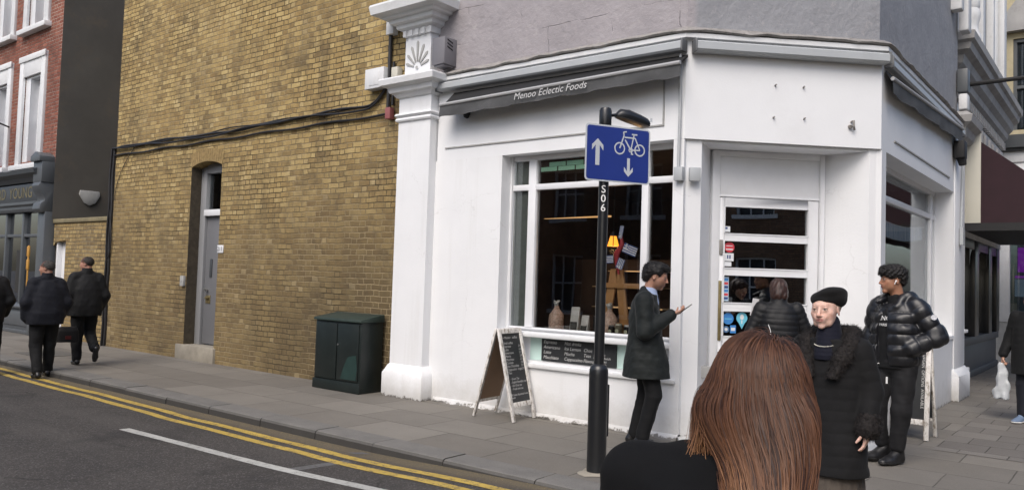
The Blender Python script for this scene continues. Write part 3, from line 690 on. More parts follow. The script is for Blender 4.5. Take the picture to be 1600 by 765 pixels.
# ledge above the fascia: white board, lead drip, grey mouldings
ld = MB(); ld.sweep(path, [(-.1, 4.09), (.07, 4.09), (.07, 4.135), (.045, 4.15), (-.1, 4.15)]); ld.build('ledge_board', M['stone_white'], cf)
ld = MB()
def wavy(path, st):
    out = []
    for a, b in zip(path[:-1], path[1:]):
        n = max(1, int(math.dist(a, b)/st))
        out += [(a[0]+(b[0]-a[0])*i/n, a[1]+(b[1]-a[1])*i/n) for i in range(n)]
    return out+[path[-1]]
wp = wavy(path, .16)
ld.sweep(wp, [(-.1, 4.15), (.085, 4.152), (.10, 4.165), (.09, 4.18), (.02, 4.215), (-.1, 4.215)])
random.seed(3)
k_ = 6
for i in range(len(wp)):
    dz = random.uniform(-.020, .010)
    for j in (1, 2, 3): 
        v_ = ld.v[i*k_+j]; v_.z += dz
ld.build('lead_flashing', M['lead'], cf, smooth=True)
up = MB(); up.sweep([(-7.60, 7.38), (-3.62, 7.38), (-2.1, 8.9), (-2.1, 13.6)], [(-.03, 4.2), (-.03, 9.6), (-.4, 9.6), (-.4, 4.2)])
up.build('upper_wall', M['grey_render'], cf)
# ---- left window
def gl_frame(fr, a0, a1, z0, z1, muls, trans, fn, parent, name='window', t=.045, mt=.055, mat=None, gm='glass_dark'):
    mat = mat or M['white_wood']
    m = MB(); m.box(fr, a0, a0+t, fn-.06, fn+.01, z0, z1); m.box(fr, a1-t, a1, fn-.06, fn+.01, z0, z1); m.box(fr, a0+t, a1-t, fn-.06, fn+.01, z1-.06, z1)
    m.box(fr, a0+t, a1-t, fn-.06, fn+.01, z0, z0+.05)
    xs = [a0+t]+[q for u in muls for q in u]+[a1-t]
    for u in muls: m.box(fr, u[0], u[1], fn-.055, fn+.02, z0+.05, z1-.06)
    for i in range(0, len(xs), 2): m.box(fr, xs[i], xs[i+1], fn-.055, fn+.015, trans[0], trans[1])
    o = m.build(name, mat, parent, bevel=.005)
    for i in range(0, len(xs), 2):
        g_ = MB(); g_.box(fr, xs[i], xs[i+1], fn-.03, fn-.024, z0+.05, trans[0]); g_.build('pane', M[gm], o)
        g_ = MB(); g_.box(fr, xs[i], xs[i+1], fn-.03, fn-.024, trans[1], z1-.06); g_.build('pane', M[gm], o)
    return o
FN = -.18
wL = gl_frame(LF, OX0, OX1, .955, OZ1, [(-5.73, -5.62), (-4.19, -4.11)], (2.64, 2.71), FN, cf, t=.05)
m = MB(); m.box(LF, OX0+.003, OX1-.003, -.25, .0, .90, .955); m.box(LF, -5.75, OX1-.003, 0, .02, .905, .95); m.build('sill', M['stone_white'], cf, bevel=.008)
m = MB(); m.box(LF, OX0, OX1, -.25, -.13, .60, .90); m.box(LF, OX0, OX1, -.13, -.02, .60, .63); m.build('stall_panel', M['white_wood'], cf)
m = MB(); m.box(LF, -5.60, -3.95, -.13, -.124, .635, .892); m.build('mint_panel', M['mint'], cf)
m = MB(); m.box(LF, -6.02, -3.66, .0, .035, .555, .60); m.build('lower_sill', M['stone_white'], cf, bevel=.008)
cbd = MB(); cbd.box(LF, -5.42, -4.42, -.12, -.10, .638, .888)
cb_o = cbd.top('menu_chalkboard', M['chalk'], 'long black chalkboard menu set under the cafe window', 'chalkboard', loc=(-4.9, 7.5, .7))
wr = []
def chalk_lines(lst, size, x, z, dzz, y, out, sh=.25):
    for i, s_ in enumerate(lst): out.append((s_, size, (x, y, z-dzz*i), (1, 0, 0), (0, 0, 1), sh, 'LEFT'))
chalk_lines(['Espresso', 'Americano', 'Latte', 'Macchiato'], .052, -5.39, .855, .058, 7.477, wr)
chalk_lines(['Hot drinks', 'Ice Lemon', 'Mocha', 'Cappuccino'], .052, -5.10, .855, .058, 7.477, wr)
chalk_lines(['', 'Choc  3', 'Teas  2', 'Flavours'], .052, -4.84, .855, .058, 7.477, wr)
chalk_lines(['- Soup', '  Sandwich', '  Cakes', '  Salads'], .040, -4.66, .765, .036, 7.477, wr)
text_mesh(wr).build('chalk_writing', M['chalk_text'], cb_o)
# ---- right window
wR = gl_frame(RF, 9.12, 13.14, .955, 3.06, [(12.80, 12.90)], (2.64, 2.71), -.25, cf, t=.05, gm='glass_side')
m = MB(); m.box(RF, 9.12, 13.14, -.30, .0, .60, .955); m.box(RF, 9.12, 13.14, 0, .02, .905, .95); m.build('sill', M['white'], cf)
# ---- door in the chamfer
m = MB(); dn = -.40
m.box(CF, .46, .54, -.50, dn+.01, 0, 3.03); m.box(CF, 1.68, 1.74, -.50, dn+.01, 0, 3.03); m.box(CF, .54, 1.68, -.5, dn+.01, 2.965, 3.03); m.box(CF, .54, 1.68, -.50, dn+.012, 2.525, 2.545)
m.box(CF, .54, 1.68, -.47, dn-.004, 2.545, 2.965)
m.build('door_frame', M['white_wood'], cf, bevel=.006)
panes = [(2.135, 2.42), (1.765, 2.05), (1.39, 1.68), (1.03, 1.295), (.62, .93)]
m = MB(); wall_with_holes(CF, .545, 1.675, .03, 2.52, -.46, dn, [(.61, 1.555, a, b) for a, b in panes], m)
do = m.build('door', M['white_wood'], cf, bevel=.005)
for a, b in panes:
    g_ = MB(); g_.box(CF, .61, 1.555, -.435, -.43, a, b); g_.build('pane', M['glass_door'], do)
    g_ = MB(); 
    g_.box(CF, .61, 1.555, dn, dn+.008, a-.012, a); g_.box(CF, .61, 1.555, dn, dn+.008, b, b+.012); g_.box(CF, .598, .61, dn, dn+.008, a, b); g_.box(CF, 1.555, 1.567, dn, dn+.008, a, b)
    g_.build('bead', M['white_wood'], do)
m = MB(); m.box(CF, .548, .582, dn, dn+.012, .98, 1.62); m.box(CF, .556, .575, dn+.012, dn+.02, 1.2, 1.4); m.build('push_plate', M['brass'], do, bevel=.003)
m = MB(); m.prism(CF, [(.55, 1.90), (.585, 1.90), (.59, 2.0), (.585, 2.06), (.55, 2.06)], dn, dn+.014); m.build('lock', M['lead'], do, bevel=.003)
m = MB(); m.box(CF, .552, .572, dn, dn+.012, .78, .86); m.build('keyhole', M['black_matt'], do)
# stickers on the door glass (outside face)
def disc(mb, fr, a, z, r, n, seg=20, rz=None):
    c = [fr(a+r*math.cos(2*PI*k/seg), n, z+(rz or r)*math.sin(2*PI*k/seg)) for k in range(seg)]; return mb.flat(c)
def sticker(name, label, mat, fn_, bits=()):
    m_ = MB(); fn_(m_); o_ = m_.top(name, mat, label, 'sticker', 'stickers on the cafe door glass', loc=tuple(CF(.7, -.42, 1.5)))
    for nm, f2, mt in bits:
        mm = MB(); f2(mm); mm.build(nm, mt, o_)
    return o_
SN = -.426
st_red = paint('sticker_red', (.62, .06, .08), .5); st_blue = paint('sticker_blue', (.05, .22, .55), .5); st_cyan = paint('sticker_cyan', (.16, .52, .68), .5); st_w = paint('sticker_white', (.70, .72, .74), .5); st_navy = paint('sticker_navy', (.03, .06, .2), .5)
sticker('sticker', 'round red sticker high on the cafe door glass', st_red, lambda m_: disc(m_, CF, .675, 1.985, .057, SN),
        [('print', lambda mm: [mm.box(CF, .635, .715, SN, SN+.001, 1.955, 1.968), mm.box(CF, .64, .71, SN, SN+.001, 1.995, 2.003)], st_w)])
sticker('sticker', 'white square sticker below the round red one', st_w, lambda m_: m_.flat([CF(.62, SN, 1.835), CF(.725, SN, 1.835), CF(.725, SN, 1.92), CF(.62, SN, 1.92)]),
        [('print', lambda mm: [mm.box(CF, .65, .665, SN, SN+.001, 1.86, 1.90), mm.box(CF, .675, .69, SN, SN+.001, 1.86, 1.90)], st_navy)])
sticker('sticker', 'small pale sticker at the foot of the second door pane', st_w, lambda m_: m_.flat([CF(.625, SN, 1.78), CF(.70, SN, 1.78), CF(.70, SN, 1.826), CF(.625, SN, 1.826)]))
sticker('sticker', 'small white sticker in the corner of the top door pane', st_w, lambda m_: m_.flat([CF(.615, SN, 2.15), CF(.68, SN, 2.15), CF(.68, SN, 2.21), CF(.615, SN, 2.21)]),
        [('print', lambda mm: mm.box(CF, .625, .65, SN, SN+.001, 2.18, 2.20), st_navy)])
def cards(mm, i): mm.box(CF, .625, .668, SN, SN+.001, 1.42+.040*i, 1.447+.040*i)
sticker('sticker', 'tall pale strip of little card emblems on the third door pane', paint('sticker_pale_blue', (.42, .55, .66), .5), lambda m_: m_.flat([CF(.618, SN, 1.405), CF(.675, SN, 1.405), CF(.675, SN, 1.665), CF(.618, SN, 1.665)]),
        [('card_emblem', (lambda i: (lambda mm: cards(mm, i)))(i), (st_navy, st_red, st_blue)[i % 3]) for i in range(6)])
sticker('sticker', 'large round blue sticker on the fourth door pane', st_blue, lambda m_: disc(m_, CF, .675, 1.215, .062, SN), [('print', lambda mm: [mm.box(CF, .635, .715, SN, SN+.001, 1.208, 1.218)], st_cyan)])
def drop(m_, r, dz=0):
    pts = [CF(.83+r*math.sin(a), SN, 1.225+r*math.cos(a)) for a in [PI*(-0.80+1.6*k/18) for k in range(19)]]; m_.flat(pts+[CF(.83, SN, 1.225-r*1.9)])
sticker('sticker', 'pale blue pin shaped sticker with a balloon on the fourth door pane', st_cyan, lambda m_: drop(m_, .062), [('emblem', lambda mm: [disc(mm, CF, .83, 1.235, .022, SN+.001, 16, .03), mm.box(CF, .824, .836, SN, SN+.002, 1.165, 1.20)], st_w)])
sticker('sticker', 'small round dark blue sticker low on the fourth door pane', paint('sticker_slate', (.08, .16, .3), .5), lambda m_: disc(m_, CF, .655, 1.10, .036, SN), [('print', lambda mm: disc(mm, CF, .655, 1.10, .018, SN+.001, 12), st_w)])
sticker('sticker', 'small upright blue sticker under the pin shaped one', st_blue, lambda m_: m_.flat([CF(.70, SN, 1.06), CF(.765, SN, 1.06), CF(.765, SN, 1.145), CF(.70, SN, 1.145)]), [('print', lambda mm: mm.box(CF, .71, .755, SN, SN+.001, 1.085, 1.12), st_w)])
# doorstep
m = MB(); zprism(m, [(-3.62, 7.37), (-3.52, 7.20), (-2.6, 7.75), (-1.98, 8.2), (-1.90, 8.45), (-2.02, 8.88), c2(1.7, -.55), c2(.5, -.55)], -.02, .035)
m.build('doorstep', paint('chipped_white_step', (.60, .60, .58), .75, .1, 4, .4, 40, (.30, .28, .25), .5), cf, bevel=.008)
# peeling skirt
m = MB(); m.sweep(wavy([(-7.02, 7.38), (-3.62, 7.38)], .09), [(-.05, -.01), (.055, -.01), (.035, .022), (.004, .05), (-.05, .05)])
random.seed(5)
for v_ in m.v:
    if v_.y < 7.375: v_.y += random.uniform(-.03, .03); v_.z += random.uniform(-.012, .012)
m.build('peeling_foot', M['lower_white'], cf, smooth=True)
# holes and fixings of a removed sign
for s_, z_ in ((.963, 3.663), (1.272, 3.661), (.948, 3.325), (1.284, 3.331)):
    m = MB(); m.tube([CF(s_, 0, z_), CF(s_, .03, z_+.004)], .009, 8); m.build('fixing_stud', M['lead'], cf)
m = MB(); m.tube([CF(1.81, 0, 3.33), CF(1.81, .05, 3.33), CF(1.81, .05, 3.27), CF(1.83, .03, 3.24)], .012, 8); m.tube([CF(1.79, 0, 3.28), CF(1.79, .03, 3.27)], .02, 8); m.build('wall_hook', M['lead'], cf)
# left pilaster with capital
pl = MB(); pc = [(-7.72, 7.50), (-7.72, 7.25), (-7.13, 7.25), (-7.13, 7.50)]
pl.sweep(pc, [(0, .38), (0, 4.0), (-.12, 4.0), (-.12, .38)])
pl.box(LF, -7.60, -7.25, -.1, .02, .38, 4.0)
pl.build('pilaster', M['lower_white'], cf)
m = MB(); m.sweep(pc, [(.07, -.05), (.07, .30), (.045, .345), (.02, .40), (0, .42), (-.12, .42), (-.12, -.05)]); m.box(LF, -7.6, -7.25, -.1, .02, -.05, .42); m.build('pilaster_plinth', M['lower_white'], cf, bevel=.006)
m = MB(); m.sweep(pc, [(0, 3.60), (.025, 3.61), (.035, 3.63), (.025, 3.655), (.0, 3.66), (.03, 3.67), (.045, 3.69), (.03, 3.715), (0, 3.72), (-.1, 3.72), (-.1, 3.60)]); m.build('pilaster_collar', M['white'], cf, smooth=True)
m = MB(); m.sweep(pc, [(0, 3.92), (.03, 3.93), (.06, 3.97), (.10, 3.99), (.12, 4.05), (.20, 4.08), (.21, 4.15), (.20, 4.17), (0, 4.19), (-.12, 4.19), (-.12, 3.92)]); m.box(LF, -7.62, -7.2, -.1, .02, 3.95, 4.19); m.build('capital', M['stone_white'], cf)
m = MB(); pb = [(-7.66, 7.50), (-7.66, 7.27), (-7.19, 7.27), (-7.19, 7.50)]
m.sweep(pb, [(0, 4.19), (0, 4.74), (-.1, 4.74), (-.1, 4.19)]); m.box(LF, -7.57, -7.27, -.1, -.0+.02, 4.19, 4.74)
po = m.build('carved_panel', M['white'], cf)
m = MB()
for k in range(7):
    a = math.radians(18+144*k/6); L0, L1 = .07, .29-.09*abs(k-3)/3
    ca, sa = math.cos(a), math.sin(a); cx, cz = -7.425, 4.31
    w0, w1 = .009, .019
    pts = [(cx+ca*L0-sa*w0, cz+sa*L0*1.15+ca*w0), (cx+ca*L0+sa*w0, cz+sa*L0*1.15-ca*w0), (cx+ca*L1+sa*w1, cz+sa*L1*1.15-ca*w1), (cx+ca*(L1+.025), cz+sa*(L1+.025)*1.15), (cx+ca*L1-sa*w1, cz+sa*L1*1.15+ca*w1)]
    m.prism(Frame((0, 7.27), (1, 0), (0, -1)), pts, -.0, .014)
disc(m, Frame((0, 7.27), (1, 0), (0, -1)), -7.425, 4.31, .022, .016)
m.build('fan_ornament', M['stone_grey'], po, bevel=.003)
m = MB()
for k in range(5): m.box(Frame((0, 7.27), (1, 0), (0, -1)), -7.665+.115*k, -7.61+.115*k, -.05, .055, 4.74, 4.82)
m.sweep(pb, [(0, 4.74), (.03, 4.75), (.03, 4.82), (0, 4.83), (-.1, 4.83), (-.1, 4.74)])
m.build('dentils', M['stone_white'], cf)
m = MB(); m.sweep(pb, [(.03, 4.82), (.09, 4.85), (.10, 4.90), (.16, 4.91), (.17, 4.96), (.23, 4.97), (.24, 5.0), (.34, 5.02), (.36, 5.12), (.35, 5.15), (.25, 5.18), (-.1, 5.2), (-.1, 4.82)])
m.box(LF, -7.57, -7.27, -.1, .02, 4.82, 5.2); m.build('cornice', M['stone_white'], cf)
m = MB(); m.sweep(pb, [(.06, 5.19), (.06, 9.4), (-.1, 9.4), (-.1, 5.19)]); m.box(LF, -7.55, -7.3, -.1, .1, 5.19, 9.4); m.build('upper_pilaster', M['stone_white'], cf)
m = MB(); m.box(BF, -8.12, -7.98, .0, .10, 4.88, 5.16); m.prism(BF, [(-8.12, 5.16), (-7.98, 5.16), (-7.98, 5.24), (-8.2, 5.3), (-8.2, 5.2)], 0, .2); m.build('corbel', M['stone_white'], cf, bevel=.006)
# right pilaster
m = MB(); m.box(RF, 13.16, 14.0, 0, .02, .45, 3.9); m.box(RF, 14.0, 14.52, -.2, -.05, .45, 2.6); m.build('end_pilaster', M['lower_white'], cf, bevel=.006)
m = MB(); m.box(RF, 13.10, 14.1, -.05, .09, -.02, .36); m.sweep([(-2.1, 13.1), (-2.1, 14.1)], [(-.02, .36), (.09, .36), (.05, .42), (.02, .46), (-.02, .46)]); m.box(RF, 14.1, 14.54, -.1, .02, -.02, .40); m.box(RF, 13.98, 14.53, -.08, -.0, .95, 1.0); m.build('end_plinth', M['lower_white'], cf, bevel=.006)
m = MB(); m.sweep([(-2.4, 13.62), (-2.08, 13.62), (-2.08, 14.5)][::1], [(0, 3.95), (.05, 4.0), (.08, 4.1), (.16, 4.16), (.18, 4.26), (.08, 4.34), (-.1, 4.34), (-.1, 3.95)]); m.build('end_capital', M['stone'], cf)
# white downpipe / cable conduit and electric boxes on the corner
m = MB(); m.tube([LF(-3.66, .045, 3.93), LF(-3.66, .03, 3.4), LF(-3.665, .035, 2.7)], .016, 8)
m.top('conduit', M['alu'], 'thin grey conduit running down the corner from the awning', 'conduit', loc=(-3.66, 7.3, 3))
m = MB(); m.box(LF, -3.70, -3.605, .002, .07, 2.62, 2.76); m.top('switch_box', M['alu'], 'grey electrical box at the foot of the conduit', 'electrical box', 'grey boxes on the corner', loc=(-3.65, 7.35, 2.65), bevel=.006)
m = MB(); m.box(CF, .05, .165, .002, .05, 2.62, 2.76); m.top('switch_box', M['alu'], 'grey electrical box just right of the corner edge', 'electrical box', 'grey boxes on the corner', loc=(-3.5, 7.4, 2.65), bevel=.006)
m = MB(); m.box(CF, .30, .40, -.35, -.2, .6, .72); m.top('letter_socket', M['stone_grey'], 'small grey box low on the door recess jamb', 'electrical box', loc=(-3.2, 7.7, .6), bevel=.006)
# grey louvred box on upper wall
m = MB(); m.box(LF, -7.08, -6.86, -.03, .20, 4.27, 4.62); m.box(LF, -7.06, -6.88, 0, .18, 4.25, 4.27)
lo = m.top('speaker_box', paint('grey_box_paint', (.17, .165, .18), .5, .06), 'grey vented metal box on the upper wall above the awning', 'vent box', loc=(-7, 7.3, 4.3), bevel=.006)
m = MB()
for k in range(3): m.prism(Frame((-6.86, 7.38), (0, -1), (1, 0)), [(.05, 4.46+.045*k), (.15, 4.49+.045*k), (.15, 4.505+.045*k), (.05, 4.475+.045*k)], 0, .006)
m.build('louvre', M['black_matt'], lo)
m = MB(); m.tube([LF(-7.18, -.03, 4.40), LF(-7.18, .02, 4.40)], .03, 10); m.build('knob', M['stone_grey'], lo)
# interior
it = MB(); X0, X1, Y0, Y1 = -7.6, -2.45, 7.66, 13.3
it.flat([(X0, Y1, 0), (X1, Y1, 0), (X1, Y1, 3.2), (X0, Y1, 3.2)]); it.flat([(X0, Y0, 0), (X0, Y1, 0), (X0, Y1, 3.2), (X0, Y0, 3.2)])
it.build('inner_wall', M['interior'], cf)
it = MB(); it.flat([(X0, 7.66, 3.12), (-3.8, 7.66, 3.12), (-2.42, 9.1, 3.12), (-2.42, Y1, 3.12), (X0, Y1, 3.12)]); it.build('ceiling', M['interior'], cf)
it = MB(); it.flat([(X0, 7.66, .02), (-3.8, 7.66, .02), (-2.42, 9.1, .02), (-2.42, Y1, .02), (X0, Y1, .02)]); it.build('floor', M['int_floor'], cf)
it = MB(); it.box(WF, -5.99, -5.745, 7.62, 7.66, .98, 3.0)
it.top('window_blind', paint('pale_green_grey_blind', (.17, .19, .175), .9, .1, 20), 'pale grey green blind behind the left window pane', 'blind', loc=(-5.87, 7.64, 1))
m = MB()
for r_ in range(2):
    for c_ in range(5):
        m.box(WF, -5.60+.25*c_+.12*(r_ % 2), -5.37+.25*c_+.12*(r_ % 2), 7.61, 7.62, 2.865+.055*r_, 2.915+.055*r_)
m.build('green_tiles', paint('pale_green_tile', (.40, .70, .50), .3), cf)
m = MB(); m.box(WF, -5.6, -4.15, 7.625, 7.64, 2.85, 3.0); m.build('tile_backing', M['interior'], cf)
# ledge behind the window and its goods
m = MB(); m.box(WF, -5.98, -3.83, 7.62, 8.15, .93, .965); shelf = m.top('display_shelf', paint('dark_shelf', (.09, .07, .05), .5), 'dark shelf behind the cafe window carrying goods', 'shelf', loc=(-4.9, 7.8, .95))
def goods_bag(x, y, lab):
    t_ = thing('biscuit_bag', lab, 'bag of sweets', (x, y, .965), group='clear bags in the window')
    m_ = MB(); m_.lathe((x, y, .965), [(.07, 0), (.088, .02), (.092, .10), (.086, .19), (.06, .23), (.03, .27), (.018, .30)], 16)
    for v_ in m_.v: v_.x += random.uniform(-.008, .008); v_.y += random.uniform(-.008, .008)
    m_.build('contents', paint('pink_beige_sweets', (.50, .34, .27), .35, .45, 38, .6, 60, (.75, .70, .62), 1.0), t_, smooth=True)
    m_ = MB(); m_.lathe((x, y, 1.26), [(.016, 0), (.018, .01), (.032, .04), (.034, .06), (.02, .065)], 10)
    for v_ in m_.v: v_.x += random.uniform(-.018, .018); v_.y += random.uniform(-.018, .018); v_.z += random.uniform(-.012, .012)
    m_.build('tied_neck', paint('cellophane', (.55, .55, .54), .2), t_, smooth=True)
goods_bag(-5.46, 7.82, 'tied clear bag of sweets left of the coffee packets'); goods_bag(-4.71, 7.80, 'tied clear bag of sweets in front of the wooden easel')
def packet(x, w_, h_, lab):
    t_ = thing('coffee_packet', lab, 'coffee packet', (x, 7.78, .965), group='coffee packets')
    m_ = MB(); m_.hexa([Vector(p) for p in ((x-w_/2, 7.75, .965), (x+w_/2, 7.75, .965), (x+w_/2, 7.83, .965), (x-w_/2, 7.83, .965), (x-w_/2+.01, 7.78, .965+h_), (x+w_/2+.01, 7.78, .965+h_), (x+w_/2+.01, 7.79, .965+h_), (x-w_/2+.01, 7.79, .965+h_))])
    m_.build('packet', paint('silver_packet', (.55, .54, .52), .35, .1, 20), t_, bevel=.006)
    m_ = MB(); m_.flat([(x-w_*.4, 7.748, .985), (x+w_*.4, 7.748, .985), (x+w_*.42, 7.757, .965+h_*.42), (x-w_*.38, 7.757, .965+h_*.42)]); m_.build('dark_print', paint('packet_print', (.06, .06, .055), .5, .6, 40), t_)
packet(-5.17, .115, .30, 'taller silver coffee packet in the window'); packet(-5.03, .10, .21, 'shorter white coffee packet in the window')
def jar(x, y, r_, h_, lab, col, lid=(.5, .5, .45)):
    t_ = thing('jar', lab, 'jar', (x, y, .965), group='jars in the window')
    m_ = MB(); m_.lathe((x, y, .965), [(r_*.9, 0), (r_, .01), (r_, h_*.8), (r_*.8, h_*.86)], 16); m_.build('glass_body', paint('jar_fill', col, .15), t_, smooth=True)
    m_ = MB(); m_.lathe((x, y, .965+h_*.86), [(r_*.86, 0), (r_*.86, h_*.14)], 16); m_.build('lid', paint('jar_lid', lid, .35), t_, smooth=True)
    m_ = MB(); disc(m_, Frame((0, y-r_-.002), (1, 0), (0, -1)), x, .965+h_*.42, r_*.55, 0); m_.build('label', paint('jar_label', (.50, .50, .36), .6), t_)
jar(-4.55, 7.74, .042, .14, 'pale lidded jar just right of the signpost in the window', (.16, .14, .10), (.5, .48, .4)); jar(-4.45, 7.76, .040, .13, 'black jar with a white cap in the window', (.02, .02, .02), (.6, .6, .6)); jar(-4.34, 7.74, .045, .15, 'jar with a round yellow label at the right of the shelf', (.05, .07, .04), (.2, .2, .15))
jar(-4.63, 7.72, .04, .12, 'dark squat jar under the sweets bag', (.015, .015, .015), (.1, .1, .1))
m = MB(); m.box(WF, -4.945, -4.80, 7.82, 7.92, .965, 1.17); tb = m.top('tea_tin', M['black'], 'black square tin between packets and signpost', 'tin', loc=(-4.87, 7.87, .97), bevel=.008)
m = MB(); m.box(WF, -4.90, -4.84, 7.817, 7.82, 1.10, 1.13); m.build('tin_label', paint('copper_label', (.35, .12, .08), .4), tb); m = MB(); m.box(WF, -4.91, -4.83, 7.817, 7.82, 1.05, 1.075); m.build('tin_label', M['white_text'], tb)
# easel
e = thing('wooden_easel', 'pine A shaped easel standing behind the cafe window', 'easel', (-4.74, 8.0, .965))
m = MB()
for x0_, x1_ in ((-4.87, -4.765), (-4.62, -4.70)): m.hexa([Vector((x0_-.058, 7.97, 1.1)), Vector((x0_+.058, 7.97, 1.1)), Vector((x0_+.058, 8.0, 1.1)), Vector((x0_-.058, 8.0, 1.1)), Vector((x1_-.052, 7.97, 1.72)), Vector((x1_+.052, 7.97, 1.72)), Vector((x1_+.052, 8.0, 1.72)), Vector((x1_-.052, 8.0, 1.72))])
m.build('leg', M['wood'], e, bevel=.004)
m = MB(); m.box(WF, -4.94, -4.32, 7.945, 7.97, 1.50, 1.56); m.build('cross_bar', M['wood'], e, bevel=.004)
m = MB(); m.box(WF, -4.84, -4.28, 7.93, 8.05, 1.075, 1.10); m.box(WF, -4.9, -4.28, 8.02, 8.06, .965, 1.075); m.build('tray', M['wood'], e, bevel=.004)
# little flags (greek)
fg = thing('paper_windmill_flags', 'cluster of small blue and white striped flags on a red ribbon', 'flags', (-4.75, 7.9, 1.85))
fblue = paint('flag_blue', (.06, .12, .36), .7)
def flag(cx, cz, w_, h_, rot):
    R_ = Matrix.Rotation(rot, 3, 'Y'); y_ = 7.86
    m_ = MB(); m_.flat([Vector((cx, y_, cz))+R_ @ Vector((a*w_/2, 0, b*h_/2)) for a, b in ((-1, -1), (1, -1), (1, 1), (-1, 1))]); o_ = m_.build('flag', M['white_text'], fg)
    m2 = MB()
    for k in range(5):
        za, zb = -h_/2+h_*(2*k)/9, -h_/2+h_*(2*k+1)/9
        xa = -w_/2 if k < 2 else -w_/2+w_*.36
        m2.flat([Vector((cx, y_-.002, cz))+R_ @ Vector((a, 0, b)) for a, b in ((xa, za), (w_/2, za), (w_/2, zb), (xa, zb))])
    for a0, a1, b0, b1 in ((-.5, -.36, .05, .2), (-.28, -.14, .05, .2), (-.5, -.36, .3, .5), (-.28, -.14, .3, .5)):
        m2.flat([Vector((cx, y_-.002, cz))+R_ @ Vector((a*w_, 0, b*h_)) for a, b in ((a0, b0), (a1, b0), (a1, b1), (a0, b1))])
    m2.build('stripes', fblue, o_)
flag(-4.50, 1.94, .18, .11, .35); flag(-4.78, 1.83, .13, .09, -.05); flag(-4.62, 1.78, .12, .09, -1.2); flag(-4.62, 2.14, .15, .05, -1.4)
m = MB(); m.tube([(-4.63, 7.88, 2.12), (-4.61, 7.87, 2.0), (-4.67, 7.86, 1.9), (-4.68, 7.88, 1.78), (-4.66, 7.9, 1.66)], [.015, .026, .034, .022, .012], 6); m.build('ribbon', paint('red_ribbon', (.42, .04, .05), .6), fg)
# lantern lamp lit
lp = thing('pendant_lamp', 'small lit amber lantern hanging inside the cafe window', 'lamp', (-4.925, 8.2, 2.0))
m = MB(); m.lathe((-4.925, 8.2, 2.0), [(.078, 0), (.078, .012), (.045, .125), (.02, .145), (.0, .15)], 6); m.build('amber_shade', emit('amber_glow', (1.0, .33, .03), 1.5), lp)
def bulb(name, loc, col, en, parent):
    l_ = bpy.data.lights.new(name, 'POINT'); l_.energy = en; l_.color = col; l_.shadow_soft_size = .05; o_ = bpy.data.objects.new(name, l_); COL.objects.link(o_); o_.parent = parent; o_.location = Vector(loc)-origin(parent); return o_
bulb('bulb', (-4.925, 8.2, 1.93), (1, .55, .22), 2.5, lp)
m = MB()
for k in range(6):
    a = 2*PI*k/6+PI/6*0; m.tube([(-4.925+.088*math.cos(a), 8.2+.088*math.sin(a), 1.995), (-4.925+.047*math.cos(a), 8.2+.047*math.sin(a), 2.12)], .006, 4)
m.lathe((-4.925, 8.2, 2.12), [(.05, 0), (.03, .04), (.008, .06)], 8); m.tube([(-4.925, 8.2, 2.17), (-4.925, 8.2, 3.1)], .005, 4); m.build('lamp_frame', M['black_matt'], lp)
# back bar strips
m = MB(); m.hexa([Vector(p) for p in ((-7.42, 10.2, 2.55), (-6.2, 10.2, 2.55), (-6.2, 10.25, 2.55), (-7.42, 10.25, 2.55), (-7.42, 10.2, 2.555), (-6.2, 10.2, 2.575), (-6.2, 10.25, 2.575), (-7.42, 10.25, 2.555))])
m.top('strip_light', emit('warm_strip', (1.0, .55, .22), .55), 'long thin warm light strip at the back of the cafe', 'light', loc=(-6, 10.2, 2.94))
ct = thing('cake_counter', 'dim glass counter with pale shelf edges behind the window goods', 'counter', (-5.6, 9.4, 0))
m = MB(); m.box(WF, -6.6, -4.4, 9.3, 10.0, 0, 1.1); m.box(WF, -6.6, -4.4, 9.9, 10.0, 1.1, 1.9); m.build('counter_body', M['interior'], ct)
for xa, xb, z_ in ((-6.0, -4.9, 1.22), (-6.0, -4.9, 1.50), (-5.75, -4.9, 1.72)):
    m = MB(); m.box(WF, xa, xb, 9.45, 9.9, z_, z_+.012); m.build('glass_shelf', paint('shelf_edge', (.5, .36, .2), .4), ct)
    m = MB(); m.box(WF, xa+.3, xb, 9.44, 9.45, z_, z_+.015); m.build('shelf_light', emit('shelf_warm', (1, .62, .3), .38), ct)
bulb('counter_fill', (-5.4, 9.1, 2.0), (1, .62, .34), 4, ct)  # added point light, lifts the weak glow of the shelves and strip
# bunting in the right window
bt = thing('flag_bunting', 'string of blue and white striped flags inside the right window', 'bunting', (-2.5, 11, 2.4))
for k in range(12):
    ya = 9.45+.27*k; zc = 2.52-.10*math.sin(PI*(k+.5)/12)
    m = MB(); m.box(Frame((-2.42, 0), (0, 1), (1, 0)), ya, ya+.25, -.004, .0, zc-.19, zc); fo_ = m.build('flag', M['white_text'], bt)
    m = MB()
    for j in range(3): m.box(Frame((-2.42, 0), (0, 1), (1, 0)), ya+.02+.085*j, ya+.055+.085*j, .0, .002, zc-.19, zc)
    m.build('stripes', paint('stripe_blue', (.08, .2, .38), .7), fo_)
m = MB(); m.tube([(-2.42, 9.4+3.4*k/20, 2.52-.10*math.sin(PI*k/20)) for k in range(21)], .005, 4); m.build('string', M['white_text'], bt)

